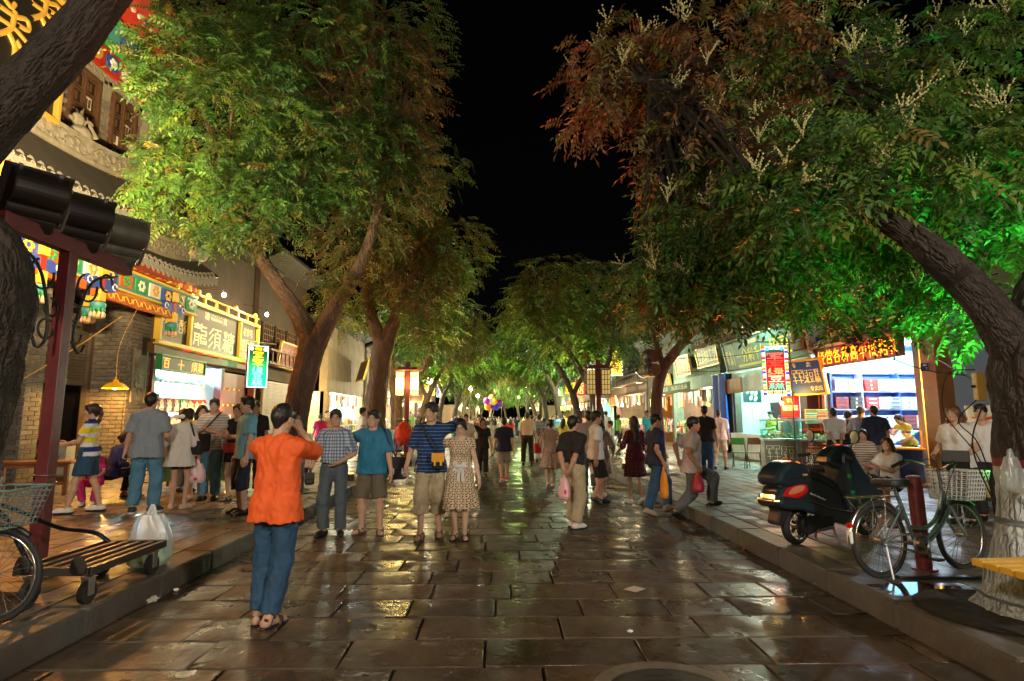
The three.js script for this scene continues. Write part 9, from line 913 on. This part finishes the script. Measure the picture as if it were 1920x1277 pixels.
N({ label: 'person in white and black standing close behind the curly haired woman', sex: 'm', h: 1.62, lod: 'far', p: [6.85, KH, -8.1], turn: -0.8, hair: ['short'], cloth: { top: tee(C.white), bottom: pants(C.black), shoes: S.black } });
// --- left pavement
const yellowWoman = N({ label: 'woman in yellow and white striped T-shirt and denim skirt looking left', sex: 'f', h: 1.66, cell: 0.0105, bulk: 1.05, p: at(155, 962, KH), turn: -1.2, hair: ['ponytail', hairBrown], skin: skins[1], feet: { L: [0.08, 0.2, 0.1], R: [-0.08, -0.2, -0.1] }, hands: { R: [-0.1, 1.06, 0.3], L: [0.08, 1.06, 0.32] }, elbows: { L: [0.6, -0.7, -0.5], R: [-0.6, -0.7, -0.5] }, handDir: { L: [-0.2, 0, 1], R: [0.2, 0.1, 1] }, cloth: { top: tee(yellowStripe, { hem: -0.04, fit: true, sleeve: 0.65 }), bottom: { mat: jeansDeep, skirt: 0.6, flare: 0.02 }, shoes: S.white } });
const greyMan = N({ label: 'tall man in grey short sleeved shirt and light jeans, back turned', sex: 'm', h: 1.82, cell: 0.0105, p: at(264, 962, KH), turn: PI + 0.15, hair: ['short'], noFace: true, feet: { L: [0.12, 0, 0.3], R: [-0.14, 0.03, -0.4] }, hands: { L: [0.3, 0.86, 0.06], R: [-0.2, 1.0, 0.26] }, grip: { L: 'grip' }, cloth: { top: polo(C.chambray, { hem: -0.14, loose: 0.026, sleeve: 0.8, wr: 0.013 }), bottom: pants(jeansLight, { loose: 0.024, wr: 0.014 }), shoes: S.canvas } });
N({ label: 'long haired girl in beige top and black shorts between grey shirt and white blouse', sex: 'f', h: 1.66, cell: 0.013, p: [-5.35, KH, -10.6], turn: 0.35, hair: ['long'], skin: skins[3], head: [0.35, 0, 0], hands: { L: [0.24, 0.95, 0.2], R: [-0.24, 0.85, 0.05] }, cloth: { top: tee(C.cream, { hem: -0.14, sleeve: 0 }), bottom: sho(C.black, { len: 0.5 }), shoes: S.nude } });
const blouse = N({ label: 'woman in sheer white blouse with brown belt and white hair bow, back turned', sex: 'f', h: 1.58, cell: 0.0105, p: at(330, 955, KH), turn: PI + 0.1, hair: ['bun', hairBrown], noFace: true, feet: { L: [0.1, 0.04, 0.2], R: [-0.12, 0, -0.4] }, hands: { L: [0.28, 0.92, 0.1], R: [-0.26, 0.9, 0.12] }, grip: { R: 'grip' }, cloth: { top: tee(cl([0.58, 0.55, 0.5]), { name: 'blouse', hem: -0.2, flare: 0.035, sleeve: 1.2, loose: 0.022 }), sash: { name: 'belt', y0: 0.03, y1: 0.075, mat: C.brown, loose: 0.034 }, bottom: sho(C.black, { len: 0.5, loose: 0.02 }), shoes: S.nude } });
{ const h = thing('hair_bow', 'white bow in the brown hair of the woman in the sheer blouse', 'bow', blouse.world([0, 1.58 * 1.0, -0.155]), 0.1); obj('loop', [-1, 1].map((s) => ball(0.045, s * 0.045, 0, 0, 1.1, 0.75, 0.5, 10)), whitePaint, h); obj('knot', ball(0.02, 0, 0, 0.01), whitePaint, h); }
const messenger = N({ label: 'man in grey striped polo and jeans with a big black messenger bag', sex: 'm', h: 1.77, cell: 0.0105, p: at(391, 938, KH), turn: 0.1, hair: ['short'], skin: skins[1], head: [0.15, 0, 0], hands: { R: [-0.33, 0.92, 0.1], L: [0.06, 1.16, 0.24] }, elbows: { L: [0.9, -0.5, -0.3] }, cloth: { top: polo(greyStripe, { hem: -0.08, loose: 0.026 }), bottom: pants(jeansLight, { loose: 0.02 }), shoes: S.black } });
const redBagWoman = N({ label: 'woman in black top with striped shoulders and arms folded, red waist bag', sex: 'f', h: 1.68, cell: 0.011, p: at(437, 938, KH), turn: -0.05, hair: ['ponytail'], glasses: steel, skin: skins[3], hands: { R: [0.1, 1.12, 0.2], L: [-0.1, 1.14, 0.22] }, elbows: { R: [-0.8, -0.6, 0], L: [0.8, -0.6, 0] }, handDir: { R: [1, 0, 0.1], L: [-1, 0, 0.1] }, cloth: { top: tee(C.black, { hem: -0.1, sleeve: 0.2, fit: true }), bottom: sho(C.black, { len: 0.55 }), shoes: S.brownSandal } });
N({ label: 'man in light blue shirt turned left beside the photographer', sex: 'm', h: 1.75, cell: 0.012, p: [-3.85, KH, -9.0], turn: -0.9, hair: ['spiky'], skin: skins[3], cloth: { top: polo(C.lightblue, { hem: -0.12, loose: 0.024 }), bottom: pants(C.navy, { len: 1.3, ankle: 0.085 }), shoes: S.black } });
N({ label: 'young man in black behind the woman with the red bag', sex: 'm', h: 1.76, lod: 'far', p: [-4.65, KH, -11.2], turn: 0.25, hair: ['short'], cloth: { top: tee(C.black), bottom: pants(C.black), shoes: S.black } });
N({ label: 'woman in yellow top with dark hair before the sweet shop', sex: 'f', h: 1.62, lod: 'far', p: [-6.1, KH, -11.6], turn: PI - 0.2, hair: ['bob'], noFace: true, cloth: { top: tee(C.yellow), bottom: pants(C.grey), shoes: S.flat } });
N({ label: 'long haired woman in checked top and pale skirt by the sweet shop shelves', sex: 'f', h: 1.6, lod: 'far', p: [-6.5, KH, -13.2], turn: PI - 0.4, hair: ['verylong'], noFace: true, cloth: { top: tee(cl([0.25, 0.27, 0.32])), bottom: { mat: C.white, skirt: 0.5, flare: 0.05 }, shoes: S.white } });
N({ label: 'shop assistant looking out by the small doorway bulb', sex: 'm', h: 1.68, lod: 'far', p: [-8.4, KH, -17.5], turn: 0.9, hair: ['short'], cloth: { top: tee(C.tan), bottom: pants(C.black), shoes: S.black } });
N({ label: 'woman in royal blue seated low at the stall, head bent away', sex: 'f', h: 1.6, lod: 'near', cell: 0.014, p: [-6.8, KH, -10.95], turn: 2.6, hair: ['bun'], noFace: true, ...sit(1), lean: 0.3, cloth: { top: tee(C.royal, { hem: -0.1, sleeve: 1.5 }), bottom: pants(C.black), shoes: S.sandal } });
N({ label: 'child in magenta seated behind the maroon post', sex: 'f', h: 1.3, lod: 'far', p: [-6.75, KH, -9.9], turn: 0.4, hair: ['bob'], ...sit(), cloth: { top: tee(C.magenta, { hem: -0.1 }), bottom: pants(C.magenta), shoes: S.white } });
// --- middle distance
N({ label: 'woman in magenta T-shirt walking away by the white lit shop', sex: 'f', h: 1.58, cell: 0.015, p: at(598, 866, KH), turn: PI + 0.4, hair: ['ponytail'], noFace: true, feet: walk(0.14), hands: hangW, cloth: { top: tee(C.magenta, { hem: -0.08 }), bottom: sho(C.black, { len: 0.7 }), shoes: S.white } });
const far = [['m', 'man in dark cap leaning over wares beside the orange pillar', [-6.6, KH, -22.5], 0.8, 'crew', C.tan, C.grey], ['m', 'man in bright green T-shirt behind the two posing men', [-4.9, KH, -21.5], 2.6, 'short', C.green, C.black], ['m', 'man in white shirt bowed behind the two posing men', [-4.2, KH, -18.0], 2.2, 'short', C.white, C.grey], ['f', 'seated woman in lilac top on the folding chair', [-3.55, KH, -19.35], -2.0, 'bob', C.lilac, C.black, 1], ['m', 'stocky man in pale shirt smiling between the couple', [-1.9, 0, -17.8], 0.1, 'crew', C.white, C.tan], ['m', 'older man in white shirt behind the dotted dress', [-0.95, 0, -16.9], 0.15, 'crew', C.white, C.grey], ['m', 'man in striped shirt far behind the woman in black', [-0.75, 0, -22], 0.1, 'short', greyStripe, C.black], ['f', 'woman in white walking behind the woman in black', [-0.3, 0, -25], 0.2, 'long', C.white, C.cream], ['m', 'seated man in white T-shirt and khaki on the right bench', [4.0, KH, -22.3], -1.5, 'short', C.white, C.khaki, 1], ['f', 'seated woman in red on the right bench', [3.8, KH, -24.1], -1.5, 'bob', C.red, jeansLight, 1], ['m', 'man in white with black strap by the gift goods', [5.0, KH, -27], 2.4, 'crew', C.white, C.grey], ['f', 'girl in green top before the gift goods', [6.0, KH, -29], 2.0, 'ponytail', C.green, C.black], ['f', 'woman in orange reaching into the souvenir racks', [7.0, KH, -26.4], 1.8, 'long', C.cream, jeansLight], ['m', 'man in black T-shirt in front of the souvenir racks', [6.7, KH, -24.6], 2.4, 'crew', C.black, C.grey], ['f', 'woman holding a child up in the middle of the street', [1.9, 0, -24.5], PI, 'bun', C.lilac, C.grey], ['m', 'man in magenta and black deep behind the floral dress', [1.6, 0, -28], PI, 'short', C.magenta, C.black], ['f', 'woman in yellow right of the floral dress', [2.5, 0, -22.5], PI - 0.4, 'long', C.yellow, C.cream], ['m', 'tall man in black with backpack far down the street', [-0.9, 0, -29], PI, 'short', C.black, C.khaki], ['f', 'woman in white blouse hand in hand far down the street', [-0.2, 0, -30], PI, 'long', C.white, C.white], ['m', 'vendor in blue at the kitchen counter bending down', [8.9, KH, -17.6], -0.6, 'crew', C.lightblue, C.black]];
const proto = {}; for (const [sx, label, p, turn, hr, m, b, seated] of far) N({ label, sex: sx, h: sx === 'm' ? rnd(1.66, 1.78) : rnd(1.56, 1.66), lod: 'far', cell: 0.022, p, turn, hair: [hr], noFace: Math.abs(turn) > 1.8, skin: pick(skins), ...(seated ? sit(1) : { feet: walk(rnd(0.08, 0.2), rnd() < 0.5 ? 1 : -1), hands: hangW }), cloth: { top: tee(m, { hem: -0.08 }), bottom: pants(b), shoes: S.black } });
// --- the crowd far down the street: copies of six walkers in other colours
const six = [['m', 'short', PI, C.white, C.black], ['f', 'long', PI, C.red, C.grey], ['m', 'crew', 0, C.navy, C.khaki], ['f', 'bob', 0, C.cream, C.black], ['m', 'short', PI - 0.3, C.grey, jeansDeep], ['f', 'ponytail', 0.3, C.black, jeansLight]].map(([sx, hr, turn, m, b], i) => [N({ label: `first of the far crowd, walker ${['in white and black', 'in red with long hair', 'in navy and khaki', 'in cream and black', 'in grey and jeans', 'in black and pale jeans'][i]}`, group: 'people in the far crowd', sex: sx, h: sx === 'm' ? 1.72 : 1.6, lod: 'far', cell: 0.03, p: [[-1.6, 0, -33], [0.7, 0, -34], [-2.4, 0, -36], [1.9, 0, -33], [2.6, 0, -37], [-0.3, 0, -38]][i], turn, hair: [hr], noFace: true, feet: walk(0.16, i % 2 ? 1 : -1), hands: hangW, cloth: { top: tee(m), bottom: pants(b), shoes: S.black } }).t, turn]);
const crowdTones = [['white', C.white], ['black', C.black], ['red', C.red], ['pale blue', C.lightblue], ['navy', C.navy], ['cream', C.cream], ['pink', C.pink], ['green', C.green], ['grey', C.grey], ['yellow', C.yellow]];
for (let i = 0; i < 110; i++) {
  const z = -34 - 42 * Math.pow(i / 110, 1.1) - rnd(0, 2), [src, turn] = six[i % 6], side = i % 7 === 0 ? -1 : i % 7 === 1 ? 1 : 0, x = side ? side * rnd(3.6, 6.5) : rnd(-2.9, 2.9), [nm, m] = crowdTones[Math.floor(rnd(0, 10))];
  const c = copy(src, `person in a ${nm} top walking in the far crowd ${side < 0 ? 'on the left pavement' : side > 0 ? 'on the right pavement' : 'filling the street'}`, [x, side ? KH : 0, z], turn + rnd(-0.5, 0.5)); c.scale.multiplyScalar(rnd(0.95, 1.05)); c.children.forEach((q) => { if (q.name === 'shirt') q.material = m; });
}
// --- what they carry
const wr = (P, s, d = [0, 0, 0]) => P.world([P.J[s].wr[0] + d[0], P.J[s].wr[1] + d[1], P.J[s].wr[2] + d[2]]);
const hung = (name, label, q, turn, o) => carrier(name, label, [q.x, q.y - o.h * 1.2 - 0.07, q.z], turn, o);
hung('plastic_bag', 'pink printed plastic bag hanging from the clasped hands of the black shirted man', wr(blackShirt, 'L'), 2.2, { w: 0.2, h: 0.3, d: 0.12, seed: 1, mat: pat(64, 64, 0.3, (c) => { c.fillStyle = '#e8b8c4'; c.fillRect(0, 0, 64, 64); c.fillStyle = '#d8305c'; for (const [x, y] of [[16, 18], [44, 40], [20, 52]]) { c.beginPath(); c.arc(x, y, 9, 0, 7); c.fill(); } }, 0.4) });
hung('cloth_bag', 'long orange bag hanging from the hand of the man in navy', wr(orangeBagMan, 'R'), 1.7, { w: 0.22, h: 0.42, d: 0.1, seed: 2, mat: cl([0.8, 0.3, 0.01], 0.6) });
hung('gift_bag', 'red carrier with white handles swinging from the striding man', wr(strider, 'R'), 1.5, { w: 0.26, h: 0.27, d: 0.17, seed: 4, mat: mat([0.42, 0.015, 0.04], 0.4) });
hung('plastic_bag', 'clear plastic bag with red fruit in the hand of the woman in the blouse', wr(blouse, 'R'), 0.2, { w: 0.24, h: 0.3, d: 0.16, seed: 6, mat: film(0xffe8ea, 0.5), insideMat: redPaint, inside: [0, 1, 2, 3, 4].map((i) => ball(0.05, -0.05 + 0.05 * (i % 3), 0.06 + 0.06 * (i % 2), 0.02 * i - 0.04)) });
function satchel(name, label, P, c, w, h, d, m, ry, strap, flapM, trim) { const t = thing(name, label, 'bag', P.world(c), P.t.rotation.y + ry); obj('bag_body', rbox(w, h, d, 0.035, 0, 0, 0, 0, 0, 0, 3), m, t); if (flapM) obj('flap', rbox(w * 1.02, h * 0.55, 0.02, 0.01, 0, h * 0.23, d / 2 + 0.005), flapM, t); if (trim) obj('buckle', [-1, 1].map((s) => rbox(0.025, h * 0.28, 0.012, 0.004, s * w * 0.24, -h * 0.12, d / 2 + 0.016)), trim, t); if (strap) obj('strap', strap.map((pts) => { const g = tube(pts.map((p) => { const q = P.world(p).sub(t.position).applyAxisAngle(V(0, 1, 0), -t.rotation.y); return q.toArray(); }), 0.014, 26, 6); return g; }), blackPlastic, t); return t; }
satchel('shoulder_bag', 'black bag at the hip of the stout man in bright blue', bluePolo, [0.37, 0.9, -0.02], 0.26, 0.32, 0.13, C.black, 0.3, [[[0.35, 1.05, -0.02], [0.29, 1.2, 0.08], [0.21, 1.4, 0.085], [0.13, 1.5, -0.01]]], C.black, steel);
satchel('camera_pouch', 'black camera case at the wrist of the checked shirt man', checked, [-0.3, 0.78, 0.12], 0.13, 0.17, 0.1, blackPlastic, 0.2, [[[-0.3, 0.86, 0.12], [-0.3, 0.92, 0.1]]], blackPlastic);
satchel('camera_pouch', 'yellow and black camera pouch worn in front by the navy striped man', navyMan, [0.13, 0.98, 0.2], 0.17, 0.22, 0.11, C.black, 0.1, [[[0.14, 1.06, 0.18], [0.02, 1.25, 0.17], [-0.13, 1.46, 0.1], [-0.13, 1.52, 0]]], mat([0.75, 0.33, 0.02], 0.6), yellowPaint);
satchel('messenger_bag', 'big black messenger bag across the man in the striped polo', messenger, [-0.13, 0.98, 0.22], 0.36, 0.3, 0.12, C.black, -0.15, [[[-0.2, 1.1, 0.2], [-0.06, 1.22, 0.145], [0.09, 1.42, 0.12], [0.12, 1.5, 0.0]]], C.black, steel);
satchel('waist_bag', 'small red bag at the waist of the woman with folded arms', redBagWoman, [0.0, 0.93, 0.2], 0.24, 0.17, 0.09, mat([0.5, 0.01, 0.02], 0.35), 0, [[[0.1, 1.0, 0.18], [0.15, 1.3, 0.16], [0.13, 1.5, 0.02]]], mat([0.42, 0.01, 0.02], 0.35));
satchel('handbag', 'small black handbag on the shoulder of the woman in the blouse', blouse, [-0.27, 1.04, -0.02], 0.2, 0.22, 0.1, C.black, -0.4, [[[-0.25, 1.15, -0.02], [-0.22, 1.32, -0.08], [-0.15, 1.48, -0.04]]]);
satchel('handbag', 'red handbag held by the woman in the floral dress', floralWoman, [0.34, 0.98, 0.0], 0.2, 0.24, 0.1, mat([0.35, 0.01, 0.015], 0.35), 0.5, [[[0.33, 1.1, 0], [0.24, 1.35, 0.0], [0.16, 1.47, 0]]]);
satchel('handbag', 'glossy black bag on the arm of the curly haired woman', { world: (p) => V(6.3 - 0.22, KH + 0.86, -7.9 + 0.22), t: { rotation: { y: -1.15 } } }, [0, 0, 0], 0.3, 0.28, 0.12, mat([0.01, 0.01, 0.011], 0.2), 0.6, null, blackPlastic);
{ const q = wr(cupMan, 'L'), t = thing('paper_cup', 'white paper cup held behind the back of the white shirted man', 'cup', [q.x - 0.03, q.y - 0.12, q.z + 0.03]); obj('cup', lathe([[0, -0.06], [0.028, -0.06], [0.038, 0.06], [0.035, 0.06], [0.026, -0.05]], 16, 0, 0, 0), whitePaint, t); obj('lid', cyl(0.04, 0.036, 0.015, 16, 0, 0.065, 0), whitePaint, t); const w = wr(navyMan, 'R'), n = tag(obj('paper_tissue', scrapG(0.05, 3), C.white, scene, 'raw'), 'white tissue in the hand of the navy striped man', 'tissue'); n.position.set(w.x, w.y - 0.1, w.z + 0.02); const g = wr(greyMan, 'L'), ph = thing('mobile_phone', 'dark phone in the hand of the tall man in grey', 'phone', [g.x, g.y - 0.09, g.z], 0.3); obj('case', rbox(0.06, 0.12, 0.012, 0.005, 0, 0, 0), blackPlastic, ph); obj('screen', box(0.05, 0.1, 0.001, 0, 0, 0.007), mat([0.02, 0.03, 0.04], 0.1), ph); }
renderer.render(scene, camera);
